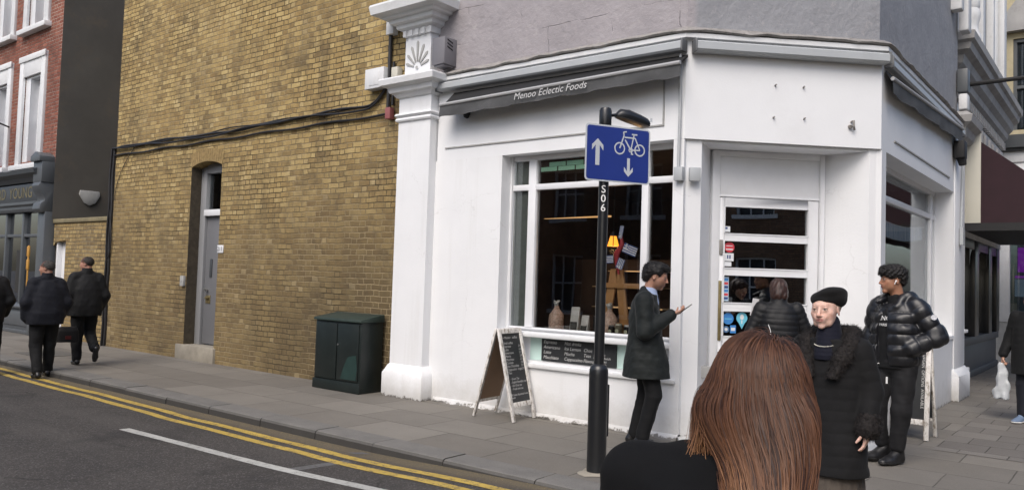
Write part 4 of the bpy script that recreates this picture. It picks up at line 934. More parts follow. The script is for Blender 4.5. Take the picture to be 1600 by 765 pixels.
# ================================================================== AWNINGS
def awning(name, label, fr, a0, a1, z0, z1, val=None, dn=(.02, .13), grp=None):
    t_ = thing(name, label, 'awning', tuple(fr((a0+a1)/2, 0, z0)), group=grp)
    m_ = MB(); n0_, n1_ = dn
    prof = [(n0_, z0+.0), (n1_-.02, z0+.0), (n1_, z0+.02), (n1_, z1-.02), (n1_-.03, z1), (n0_, z1)]
    p0 = fr(a0, 0, 0); p1 = fr(a1, 0, 0); m_.sweep([(p0.x, p0.y), (p1.x, p1.y)], prof); m_.build('cassette', M['alu'], t_)
    for a_ in (a0, a1):
        m_ = MB(); s0, s1 = (a_-.02, a_) if a_ == a0 else (a_, a_+.02); m_.box(fr, s0, s1, n0_-.005, n1_+.01, z0-.012, z1+.01); m_.build('end_cap', M['alu_dk'], t_, bevel=.005)
    if val:
        va0, va1, nb, zt0, zt1, hb0, hb1 = val
        m_ = MB(); N_ = 60; vs_ = []
        for i in range(N_+1):
            t = i/N_; a_ = va0+(va1-va0)*t; zt_ = zt0+(zt1-zt0)*t; hb = hb0+(hb1-hb0)*t
            for j in range(5):
                q_ = j/4; n_ = nb+.010*math.sin(t*23+j*.6)*q_+.006*math.sin(t*57)*q_
                vs_.append(fr(a_, n_, zt_-hb*q_+(.006*math.sin(t*37)+.004*math.sin(t*91))*q_))
        m_.add(vs_, [(i*5+j, (i+1)*5+j, (i+1)*5+j+1, i*5+j+1) for i in range(N_) for j in range(4)])
        vo_ = m_.build('valance', M['fabric_grey'], t_, smooth=True)
        m_ = MB(); m_.tube([fr(va0+(va1-va0)*i/N_, nb, zt0+(zt1-zt0)*i/N_+.005) for i in range(N_+1)], .022, 8); m_.build('front_rail', M['fabric_top'], t_, smooth=True)
        m_ = MB(); m_.hexa([fr(va0+.03, .02, z0-.06), fr(va0+.03, nb-.01, zt0-.03), fr(va1-.03, nb-.01, zt1-.03), fr(va1-.03, .02, z0-.06), fr(va0+.03, .02, z0-.03), fr(va0+.03, nb-.01, zt0-.01), fr(va1-.03, nb-.01, zt1-.01), fr(va1-.03, .02, z0-.03)])
        m_.build('dark_gap_canvas', M['black_matt'], t_)  # canvas coloured black, paints in the shaded gap under the cassette
        return t_, vo_
    return t_, None
awL, vL = awning('shop_awning', 'grey awning with lettered valance over the cafe side window', LF, -7.04, -3.62, 3.95, 4.055, (-6.86, -3.56, .25, 3.715, 3.775, .15, .135))
awC, _ = awning('door_awning', 'closed grey awning cassette over the corner door', CF, .07, 2.16, 3.945, 4.055)
awR, vR = awning('street_awning', 'grey awning without lettering on the main street side', RF, 9.0, 13.55, 3.95, 4.05, (8.93, 13.25, .10, 3.80, 4.0, .16, .2), dn=(.01, .09))
tx = 'Menoo Eclectic Foods'
tm = text_mesh([(tx, .112, (-5.66, 7.105, 3.675), (1, 0, .0175), (-.0165, 0, 1), .28, 'LEFT')])
tm.build('lettering', paint('faded_lettering', (.52, .52, .52), .7), vL)
m = MB(); m.tube([LF(-6.6, .0, 3.62), LF(-6.6, .06, 3.64)], .04, 8); m.tube([LF(-6.6, .05, 3.60), LF(-6.55, .07, 3.58)], .03, 8); m.build('arm_bracket', M['black_matt'], awL)
# CCTV / lamp under the R awning
m = MB(); m.box(RF, 13.0, 13.25, .02, .16, 3.55, 3.80); m.tube([RF(13.15, .10, 3.57), RF(13.15, .12, 3.45)], [.07, .05], 10)
m.top('security_camera', M['black_matt'], 'dark security camera under the end of the street awning', 'camera', loc=(-2, 13.1, 3.6), bevel=.01)
m = MB(); m.tube([RF(13.62, .05, 3.9), RF(13.62, .045, 3.2), RF(13.55, .04, 2.55)], .02, 8); m.box(RF, 13.48, 13.62, .03, .08, 2.30, 2.56)
m.top('winding_rod', M['alu'], 'grey awning winding rod beside the end pilaster', 'rod', loc=(-2.05, 13.6, 3))
m = MB(); m.box(RF, 13.48, 13.68, -.02, .13, 4.62, 4.98); m.top('vent_box', M['shop_grey_lt'], 'dark grey box high on the end of the grey wall', 'electrical box', loc=(-2.05, 13.6, 4.7), bevel=.02)
m = MB(); m.box(RF, 13.5, 13.72, .0, .12, 4.36, 4.60); m.top('meter_box', M['stone_white'], 'pale box under the dark grey box on the grey wall', 'electrical box', loc=(-2.05, 13.6, 4.4), bevel=.02)
m = MB(); m.tube([(-2.2, 14.56, 4.97), (-1.7, 14.54, 4.975), (.6, 14.5, 5.0)], .035, 8); m.tube([(-2.2, 14.56, 4.95), (-2.1, 14.56, 4.95)], .07, 8)
m.top('flagpole_bracket', M['black_matt'], 'black pole sticking out level from the stone front', 'pole', loc=(-2.2, 14.56, 4.97))

# ================================================================== NEIGHBOUR (maroon awning)
nb = thing('stone_building', 'grey stone fronted shop building with a heavy cornice beyond the cafe', 'building', (-2.4, 17, 0))
NF = Frame((-2.4, 0), (0, 1), (1, 0))
m = MB(); m.box(NF, 14.5, 21.0, -.4, 0, 2.6, 9.6); m.box(NF, 13.3, 14.5, -.4, .02, 4.2, 9.6); m.build('wall', M['stone'], nb)
m = MB(); cp = [(-2.8, 14.5), (-2.4, 14.5), (-2.4, 20.9)]
m.sweep(cp, [(0, 4.85), (.06, 4.9), (.08, 5.05), (.14, 5.1), (.16, 5.2), (.24, 5.28), (.27, 5.4), (.36, 5.46), (.38, 5.56), (.43, 5.6), (.44, 5.72), (.3, 5.8), (-.1, 5.82), (-.1, 4.85)]); m.build('cornice', M['stone'], nb)
m = MB(); m.sweep(cp, [(0, 4.2), (.05, 4.2), (.08, 4.28), (.05, 4.32), (.05, 4.8), (-.1, 4.8), (-.1, 4.2)]); m.build('frieze', M['stone_white'], nb)
m = MB()
for k in range(26): m.box(NF, 14.6+.24*k, 14.72+.24*k, .05, .12, 4.82, 4.98)
m.build('dentils', M['stone'], nb)
m = MB()
for k in range(5): m.box(NF, 15.2+1.1*k, 15.7+1.1*k, .05, .11, 4.36, 4.72); m.box(NF, 15.3+1.1*k, 15.6+1.1*k, .11, .15, 4.44, 4.64)
m.build('frieze_carving', M['stone'], nb, bevel=.02)
m = MB(); m.lathe((-2.18, 15.1, 5.80), [(.17, 0), (.17, .12), (.13, .18), (.12, .3), (.15, .4), (.16, .5), (.13, .58), (.15, .62), (.15, .7), (.12, .72), (.12, 3.4), (.2, 3.6)], 18); m.build('column', M['stone_white'], nb, smooth=True)
m = MB(); 
for ya, yb_ in ((13.75, 14.05), (14.3, 14.62), (16.1, 16.4), (17.2, 17.5), (18.6, 18.8), (20.3, 20.7)): m.box(NF, ya, yb_, 0, .14, 5.75, 9.4)
m.build('upper_pilaster', M['stone_white'], nb, bevel=.02)
for ya, yb_ in ((16.42, 17.18), (18.85, 20.25)):
    m = MB(); m.box(NF, ya, yb_, .0, .02, 6.0, 8.8); wo_ = m.build('window', M['shop_grey_lt'], nb)
    m = MB(); m.box(NF, ya+.08, yb_-.08, .02, .03, 6.1, 8.7); m.build('pane', M['glass_far'], wo_)
m = MB(); m.box(NF, 13.45, 13.72, .30, .44, 5.55, 7.5); m.box(NF, 13.0, 13.2, .26, .42, 5.75, 7.5); m.build('upper_moulding', M['stone_white'], nb, bevel=.03)
# shopfront below
SF = Frame((-2.47, 0), (0, 1), (1, 0))
m = MB(); m.box(SF, 14.56, 20.9, -.2, .0, -.1, .62); m.box(SF, 14.56, 20.9, -.2, .04, .0, .12); m.box(SF, 14.56, 20.9, -.2, .05, .62, .76); m.build('stallriser', paint('slate_plinth', (.065, .068, .075), .5), nb, bevel=.008)
m = MB()
for ya, yb_ in ((14.56, 14.75), (17.45, 17.95), (19.3, 19.75), (20.5, 20.95)): m.box(SF, ya, yb_, -.15, .06, .76, 2.75)
m.box(SF, 14.56, 20.95, -.1, .05, 2.42, 2.75); m.build('shopfront_frame', M['black'], nb, bevel=.008)
for ya, yb_ in ((14.75, 17.45), (17.95, 19.3), (19.75, 20.5)):
    m = MB(); m.box(SF, ya, yb_, -.06, -.05, .76, 2.42); m.build('shop_window', M['glass_far'], nb)
m = MB(); m.box(SF, 18.0, 20.3, -.18, -.06, .76, .86); m.build('window_ledge', M['wood'], nb)
m = MB(); m.box(SF, 14.5, 21, -3.0, -2.95, 0, 3); m.build('inner_wall', paint('taupe_wall', (.22, .19, .16), .8), nb)
ac = thing('maroon_canopy', 'dark maroon canvas canopy with a cream side panel', 'awning', (-1.8, 17, 2.7))
m = MB(); m.box(WF, -2.24, -1.94, 14.56, 14.60, 2.71, 4.17); m.build('side_panel', M['cream'], ac, bevel=.006)
m = MB(); m.prism(Frame((0, 14.58), (1, 0), (0, 1)), [(-1.94, 2.71), (-.6, 2.71), (-.6, 2.95), (-1.25, 3.44), (-1.94, 4.02)], 0, 6.0); m.build('canvas', M['maroon'], ac)
m = MB(); m.box(WF, -2.24, -.6, 14.56, 14.62, 2.585, 2.71); m.box(WF, -.66, -.6, 14.62, 20.5, 2.585, 2.71)
m.box(WF, -2.35, -.62, 14.62, 20.5, 2.68, 2.705)
m.build('frame', M['black_matt'], ac)
for ya in (17.0, 18.0, 19.2):
    m = MB(); m.prism(SF, [(ya, 2.42), (ya+.35, 2.42), (ya+.18, 2.38), (ya+.06, 2.28), (ya, 2.1)], -.05, .03); m.build('bracket', M['black'], ac)
# far building with the yellow stone upper floor
fb = thing('yellow_stone_building', 'far yellow stone building with a big upper window at the right edge', 'building', (-2, 22, 0))
FF = Frame((0, 22), (1, 0), (0, -1))
m = MB(); wall_with_holes(FF, -3.2, -1.72, 4.75, 9.6, -.3, 0, [(-2.27, -1.86, 5.5, 7.7)], m); m.build('wall', M['yellowstone'], fb)
m = MB(); m.box(FF, -3.2, -1.72, -.1, .28, 5.05, 5.35); m.box(FF, -3.2, -1.72, -.1, .18, 4.98, 5.05); m.build('ledge', M['shop_grey'], fb)
m = MB(); m.box(FF, -3.2, -1.72, -.1, .10, 4.72, 4.98); m.box(FF, -3.2, -1.72, -.3, .06, 2.95, 4.72); m.build('fascia', M['stone_white'], fb, bevel=.01)
m = MB(); m.box(FF, -2.55, -1.75, -.02, .2, 7.85, 8.05); m.prism(FF, [(-2.6, 8.05), (-1.74, 8.05), (-2.0, 8.6), (-2.2, 8.6)], 0, .15); m.build('window_hood', M['stone'], fb)
m = MB(); m.box(FF, -2.27, -2.2, -.2, -.05, 5.5, 7.7); m.box(FF, -2.2, -1.86, -.2, -.05, 6.5, 6.57); m.box(FF, -2.2, -1.86, -.2, -.05, 7.62, 7.7); wo_ = m.build('window', M['shop_grey_lt'], fb)
m = MB(); m.box(FF, -2.2, -1.86, -.18, -.17, 5.5, 7.62); m.build('pane', M['glass_far'], wo_)
m = MB(); m.box(FF, -2.27, -1.86, -.3, -.28, 5.5, 7.7); m.build('net_curtain', M['curtain'], wo_)
m = MB(); m.box(FF, -2.56, -2.33, -.25, .05, .95, 2.95); m.build('shop_pillar', M['stone_white'], fb, bevel=.01)
m = MB(); m.box(FF, -2.60, -1.72, -.25, .03, -.1, .95); m.build('stallriser', M['stone_grey'], fb)
m = MB(); m.box(FF, -2.33, -1.72, -.12, -.11, .95, 2.95); m.build('shop_window', M['glass_far'], fb)
m = MB(); m.box(FF, -2.33, -1.72, -1.6, -1.55, .95, 2.95); m.build('inner_wall', paint('shop_inner', (.22, .26, .27), .8, .3, 1.5), fb)
m = MB(); m.box(FF, -2.32, -1.75, -1.0, -.96, 1.55, 1.98); m.build('pale_display', emit('pale_blue_display', (.42, .5, .62), .45), fb)
k = MB(); k.box(FF, -2.25, -1.76, -.9, -.85, 2.15, 2.75); k.top('led_screen', emit('purple_screen', (.42, .05, .62), .9), 'glowing purple screen in the far shop window', 'screen', loc=(-1.7, 22.8, 2.1))
k = MB(); k.box(FF, -2.3, -1.76, -.8, -.78, 2.0, 2.06); k.top('light_strip', emit('purple_strip', (.5, .1, .65), .8), 'thin purple light strip below the purple screen', 'light', loc=(-1.7, 22.8, 2.0))

# ================================================================== OPPOSITE BUILDINGS (seen in reflections)
def terrace(name, label, fr, a0, a1, mat, h, wz, ww=1.2, gap=2.6, trim='stone_white', nthick=-.4):
    t_ = thing(name, label, 'building', tuple(fr((a0+a1)/2, 0, 0)))
    n_ = int((a1-a0-1)/gap); holes = []
    for i in range(n_):
        a_ = a0+1+gap*i
        for za, zb in wz: holes.append((a_, a_+ww, za, zb))
    m_ = MB(); wall_with_holes(fr, a0, a1, -.2, h, nthick, 0, holes, m_); m_.build('wall', mat, t_)
    for (xa, xb, za, zb) in holes:
        f_ = MB(); f_.box(fr, xa-.12, xb+.12, -.03, .05, za-.14, za); f_.box(fr, xa, xa+.07, -.2, -.1, za, zb); f_.box(fr, xb-.07, xb, -.2, -.1, za, zb); f_.box(fr, xa+.07, xb-.07, -.2, -.1, zb-.07, zb)
        zm = (za+zb)/2; f_.box(fr, xa+.07, xb-.07, -.19, -.12, zm-.03, zm+.03)
        for q_ in (1/3, 2/3): 
            xm = xa+(xb-xa)*q_; f_.box(fr, xm-.02, xm+.02, -.19, -.13, za, zm-.03); f_.box(fr, xm-.02, xm+.02, -.19, -.13, zm+.03, zb-.07)
        wo = f_.build('window', M[trim], t_); g2 = MB(); g2.box(fr, xa, xb, -.25, -.24, za, zb); g2.build('pane', paint_glass, wo)
    return t_
paint_glass = NT('opaque_window_glass').fin((.05, .06, .07), .08)
terrace('brown_brick_terrace', 'brown brick terrace with white sash windows across the main road', Frame((14, 0), (0, 1), (-1, 0)), -12, 24, M['brownbrick'], 9, [(.6, 2.6), (4.0, 5.6), (6.6, 8.1)], 1.4, 2.4)
terrace('white_terrace', 'pale stucco terrace further along the main road', Frame((14, 0), (0, 1), (-1, 0)), 24.1, 60, M['white'], 9, [(.8, 2.6), (4.0, 5.6), (6.6, 8.1)], 1.3, 2.6)
terrace('dark_terrace', 'dark brick terrace on the near side of the side street', Frame((0, -7), (1, 0), (0, 1)), -40, -3, M['brownbrick'], 6.5, [(.6, 2.5), (3.7, 5.4)], 1.3, 2.9)
# ================================================================== STREET OBJECTS
# signpost
PX, PY = -3.47, 5.60
un = Vector((.49, .872, 0)).normalized(); nn = Vector((.872, -.49, 0)).normalized()
sp = thing('signpost', 'black signpost with a blue cycle contraflow sign and small lamp on top', 'signpost', (PX, PY, 0))
m = MB(); m.lathe((PX, PY, 0), [(.042, .8), (.041, 2.86)], 20); m.lathe((PX, PY, 0), [(.05, 2.86), (.052, 2.87), (.052, 2.99), (.044, 3.01), (.03, 3.015)], 20); m.build('pole', M['black'], sp, smooth=True, auto=35)
m = MB(); m.lathe((PX, PY, 0), [(.083, -.02), (.080, .02), (.079, .80), (.077, .84), (.066, .872), (.05, .885), (.04, .89)], 28); m.box(Frame((PX, PY), (un.x, un.y), (nn.x, nn.y)), .05, .088, -.03, .03, .30, .72)
m.build('base_sleeve', M['black'], sp, smooth=True, auto=35)
m = MB(); m.lathe((PX, PY, 0), [(.15, .001), (.13, .012), (.08, .016)], 20)
for v_ in m.v: 
    rr = math.hypot(v_.x-PX, v_.y-PY); an_ = math.atan2(v_.y-PY, v_.x-PX); f_ = 1+.16*math.sin(an_*3+1)+.08*math.sin(an_*7)
    if rr > .1: v_.x = PX+(v_.x-PX)*f_; v_.y = PY+(v_.y-PY)*f_
m.build('mortar_collar', M['concrete'], sp, smooth=True)
SFr = Frame((PX+un.x*.098+nn.x*.055, PY+un.y*.098+nn.y*.055), (un.x, un.y), (nn.x, nn.y))
def rrect(w_, h_, r_, cz, n_=6):
    pts = []
    for cx_, cy_, a0_ in ((w_/2-r_, h_/2-r_, 0), (-w_/2+r_, h_/2-r_, 90), (-w_/2+r_, -h_/2+r_, 180), (w_/2-r_, -h_/2+r_, 270)):
        for k in range(n_+1):
            a = math.radians(a0_+90*k/n_); pts.append((cx_+r_*math.cos(a), cz+cy_+r_*math.sin(a)))
    return pts
ZC = 2.625
sg_white = paint('sign_white', (.50, .53, .56), .45, .03, 5, .03, 30, (.3, .32, .34), .3); sg_blue = paint('sign_blue', (.018, .038, .215), .38, .06, 4, .03, 30, (.03, .05, .2), .3)
m = MB(); m.prism(SFr, rrect(.615, .47, .03, ZC), -.004, .0); so_ = m.build('sign_plate', sg_white, sp)
m = MB(); m.prism(SFr, rrect(.588, .443, .022, ZC), 0, .0015); m.build('blue_field', sg_blue, so_)
m = MB(); m.box(SFr, -.12, -.08, -.05, -.004, ZC+.12, ZC+.15); m.box(SFr, -.12, -.08, -.05, -.004, ZC-.15, ZC-.12); m.lathe((PX, PY, 0), [(.047, ZC+.11), (.047, ZC+.16)], 16); m.lathe((PX, PY, 0), [(.047, ZC-.16), (.047, ZC-.11)], 16); m.build('clamp', M['steel'], sp)
def arrow(cx, z0_, z1_, hw, sw, hh):   # chevron-headed arrow, tip at z1
    s_ = 1 if z1_ > z0_ else -1
    return [(cx-sw, z0_), (cx+sw, z0_), (cx+sw, z1_-s_*hh*.62), (cx+hw, z1_-s_*hh*1.15), (cx+hw, z1_-s_*hh*.62), (cx, z1_), (cx-hw, z1_-s_*hh*.62), (cx-hw, z1_-s_*hh*1.15), (cx-sw, z1_-s_*hh*.62)]
m = MB(); a_ = arrow(-.195, ZC-.105, ZC+.115, .053, .019, .085); m.prism(SFr, a_, .0015, .003); m.build('up_arrow', sg_white, so_)
m = MB(); a_ = arrow(.100, ZC-.025, ZC-.180, .042, .013, .07); m.prism(SFr, a_ if True else a_, .0015, .003); m.build('down_arrow', sg_white, so_)
m = MB()
def ring(mb, cx, cz, r0, r1, seg=28):
    for k in range(seg):
        a, b = 2*PI*k/seg, 2*PI*(k+1)/seg
        mb.flat([SFr(cx+r0*math.cos(a), .003, cz+r0*math.sin(a)), SFr(cx+r1*math.cos(a), .003, cz+r1*math.sin(a)), SFr(cx+r1*math.cos(b), .003, cz+r1*math.sin(b)), SFr(cx+r0*math.cos(b), .003, cz+r0*math.sin(b))])
def bar(mb, a, b, w_=.006, n_=.003):
    a = Vector(a); b = Vector(b); d = (b-a).normalized(); p = Vector((-d.y, d.x))*w_
    mb.flat([SFr(q.x, n_, ZC+q.y) for q in (a+p, a-p, b-p, b+p)])
W1, W2 = (.012, .052), (.205, .050)
ring(m, W1[0], ZC+W1[1], .040, .052); ring(m, W2[0], ZC+W2[1], .040, .052); ring(m, .118, ZC+.045, .012, .021, 16)
bar(m, W1, (.052, .165), .0062, .0032); bar(m, (.062, .128), (.118, .045), .0062, .0034); bar(m, (.056, .148), (.158, .148), .0055, .0036); bar(m, (.148, .178), (.118, .045), .0055, .0038); bar(m, (.158, .148), W2, .0055, .0040); bar(m, (.118, .045), W2, .0055, .0042)
bar(m, (.125, .178), (.178, .178), .006, .0044); bar(m, (.05, .165), (.045, .192), .0055, .0046); bar(m, (.045, .190), (.075, .196), .0055, .0048); bar(m, (.118, .045), (.130, .012), .005, .005); bar(m, (.118, .012), (.142, .010), .005, .0052)
m.build('bicycle_symbol', sg_white, so_)
# lamp head
m = MB(); A0 = Vector((PX, PY, 2.955))
m.tube([A0+un*.04, A0+un*.10+Vector((0, 0, .01)), A0+un*.16+Vector((0, 0, .02))], .014, 8); la = m.build('lamp_arm', M['black'], sp, smooth=True)
m = MB(); secs = [(.10, .030, .045, .005), (.14, .055, .105, .015), (.21, .07, .125, .006), (.33, .07, .112, -.022), (.39, .066, .098, -.038), (.405, .055, .075, -.042)]
rings = []
for (d_, wn_, hn_, dz_) in secs:
    c_ = A0+un*d_+Vector((0, 0, .0+dz_)); ring_ = []
    for k in range(12):
        a = 2*PI*k/12; zz = math.sin(a)*hn_/2; zz = max(zz, -hn_*.28); ring_.append(c_+nn*(math.cos(a)*wn_)+Vector((0, 0, zz)))
    rings.append(ring_)
fs_ = [[i*12+k, i*12+(k+1) % 12, (i+1)*12+(k+1) % 12, (i+1)*12+k] for i in range(5) for k in range(12)]+[list(range(12))[::-1], [60+k for k in range(12)]]
m.add([p for r_ in rings for p in r_], fs_); lh = m.build('lamp_head', M['black'], sp, smooth=True, auto=50)
m = MB(); c_ = A0+un*.27+Vector((0, 0, .03)); m.lathe(c_, [(.014, 0), (.014, .018), (.008, .022)], 10); m.build('photocell', M['black'], lh)
m = MB(); c_ = A0+un*.395+nn*.0655+Vector((0, 0, -.03)); m.flat([c_, c_+un*.022, c_+un*.022+Vector((0, 0, .035)), c_+Vector((0, 0, .035))]); m.build('label_sticker', sg_white, lh)
tn = Vector((.60, -.80, 0)).normalized(); tu = Vector((.80, .60, 0)).normalized()
om_ = MB()
for i, c_ in enumerate('S06'):
    o_ = Vector((PX, PY, 2.325-.077*i))+tn*.044+tu*(-.004)
    t_ = text_mesh([(c_, .088, tuple(o_), tuple(tu), (0, 0, 1), 0, 'CENTER')]); om_.add(t_.v, t_.f)
om_.build('post_number', M['white_text'], sp)

# green cabinet
gc = thing('utility_cabinet', 'dark green metal street cabinet with two doors beside the brick wall', 'cabinet', (-8.46, 7.18, 0))
CX0, CX1, CY0, CY1 = -8.93, -7.985, 6.98, 7.36
m = MB(); m.box(WF, CX0, CX1, CY0, CY1, 0, .93); m.build('cabinet_body', M['green_cab'], gc, bevel=.006)
m = MB(); m.box(WF, CX0-.012, CX1+.012, CY0-.02, CY0-.003, 0, .13); m.build('plinth', M['green_cab'], gc, bevel=.004)
for xa, xb in ((CX0+.035, -8.465), (-8.445, CX1-.035)):
    m = MB(); m.box(WF, xa, xb, CY0-.016, CY0-.001, .15, .90); do_ = m.build('door', M['green_cab'], gc, bevel=.005)
    if xb > -8.2:
        m = MB(); m.flat([(-8.36, CY0-.0175, .17), (-8.05, CY0-.0175, .17), (-8.03, CY0-.0175, .33), (-8.06, CY0-.0175, .50), (-8.22, CY0-.0175, .47), (-8.30, CY0-.0175, .33)])
        m.build('repaint_patch', paint('fresh_green_patch', (.013, .034, .030), .5, .2, 8), do_)
        m = MB(); m.tube([(-8.43, CY0-.016, .62), (-8.43, CY0-.024, .62)], .012, 10); m.build('lock', M['steel'], do_)
m = MB(); m.hexa([Vector(p) for p in ((CX0-.02, CY0-.035, .93), (CX1+.02, CY0-.035, .93), (CX1+.02, CY1+.01, .93), (CX0-.02, CY1+.01, .93), (CX0-.015, CY0-.03, .965), (CX1+.015, CY0-.03, .965), (CX1+.015, CY1+.005, 1.035), (CX0-.015, CY1+.005, 1.035))])
m.build('lid', M['green_top'], gc, bevel=.006)

# A-board by the window
def aboard(label, P, topz, w_vec, front, back, mat_back, lines, side_text=None, loc=None):
    """P: front foot start, w_vec width vector, front/back: horizontal offset from the ridge to the feet"""
    t_ = thing('a_board', label, 'a-board', loc or tuple(P), group=None)
    P = Vector(P); W_ = Vector(w_vec); wl_ = W_.length; wu = W_/wl_
    ridge = P-Vector(front)+Vector((0, 0, topz))
    def quad(o_, a, b, z0_, z1_, tk, foot):   # strip on inclined panel: a..b along width, z0..z1 fraction down
        top = ridge+Vector((0, 0, 0)); dn_ = (P if foot == 0 else P-Vector(front)+Vector(back))-top
        nrm = dn_.normalized().cross(wu); nrm = nrm if (nrm.dot(Vector(front if foot == 0 else back)) > 0) else -nrm
        p = [top+dn_*f+wu*s_+nrm*t for t in (0, tk) for f in (z1_, z0_) for s_ in (a, b)]
        o_.add(p, [(0, 1, 3, 2), (4, 6, 7, 5), (0, 4, 5, 1), (2, 3, 7, 6), (0, 2, 6, 4), (1, 5, 7, 3)]); return top, dn_, nrm
    m_ = MB(); 
    for a, b in ((0, .05), (wl_-.05, wl_)): quad(m_, a, b, -.0, 1.0, .028, 0)
    quad(m_, .05, wl_-.05, 0, .055, .026, 0); quad(m_, .05, wl_-.05, .80, .855, .026, 0); m_.build('front_frame', M['worn_white'], t_, bevel=.004)
    m_ = MB()
    for a, b in ((0, .04), (wl_-.04, wl_)): quad(m_, a, b, 0, 1.0, -.0+.026, 1)
    quad(m_, .04, wl_-.04, 0, .05, .024, 1); quad(m_, .04, wl_-.04, .80, .84, .024, 1); m_.build('back_frame', M['worn_white'], t_, bevel=.004)
    m_ = MB(); top, dn_, nrm = quad(m_, .045, wl_-.045, .05, .81, .012, 0); co_ = m_.build('chalk_face', M['chalk'], t_)
    m_ = MB(); quad(m_, .035, wl_-.035, .05, .81, .012, 1); m_.build('back_panel', mat_back, t_)
    m_ = MB(); quad(m_, .035, wl_-.035, .05, .81, -.003, 0); m_.build('inner_panel', mat_back, t_)
    wr_ = []
    up_ = -dn_.normalized()
    for (s_, sz, fx, fz) in lines: wr_.append((s_, sz, tuple(top+dn_*fz+wu*(wl_*fx)+nrm*.0145), tuple(wu), tuple(up_), .2, 'LEFT'))
    if side_text: wr_.append((side_text, .042, tuple(top+dn_*.16+wu*(wl_-.075)+nrm*.0145), tuple(-up_), tuple(wu), 0, 'LEFT'))
    text_mesh(wr_).build('chalk_writing', M['chalk_text'], co_)
    return t_
L_ = [('~Menoo~  coffee', .040, .16, .10)]
items = ['Small coffee', 'Espresso', 'Latte', 'Americano', 'Mocha', 'Macchiato', 'Cortado', 'Hot Chocolate', 'Cappuccino  large', 'Teas']
for i, s_ in enumerate(items):
    L_.append((s_, .038, .15, .16+.036*i)); 
    if i not in (0, 9): L_.append((['2.4', '2.6', '2.2', '2.8', '2.5', '2.6', '3.0', '2.9'][i-1], .036, .76, .16+.036*i))
for i, s_ in enumerate(['- Green Tea', '- English Breakfast tea', '- Earl Grey tea', '- Fresh mint tea']): L_.append((s_, .034, .20, .55+.036*i))
L_ += [('All cakes & pastries home', .032, .13, .72), ('made', .032, .13, .75)]
ab = aboard('chipped white A-board with a handwritten drinks menu under the side window', (-5.35, 6.87, 0), 1.0, (-.03, .46, 0), (.26, 0, 0), (-.29, 0, 0), M['hardboard'], L_)
ab2 = aboard('weathered white A-board with vertical chalk lettering behind the man in the puffer jacket', (-2.07, 9.36, 0), 1.06, (.36, .0, 0), (0, -.14, 0), (0.02, .19, 0), M['chalk'], [], 'VEGAN  OPTIONS  AVAILABLE')
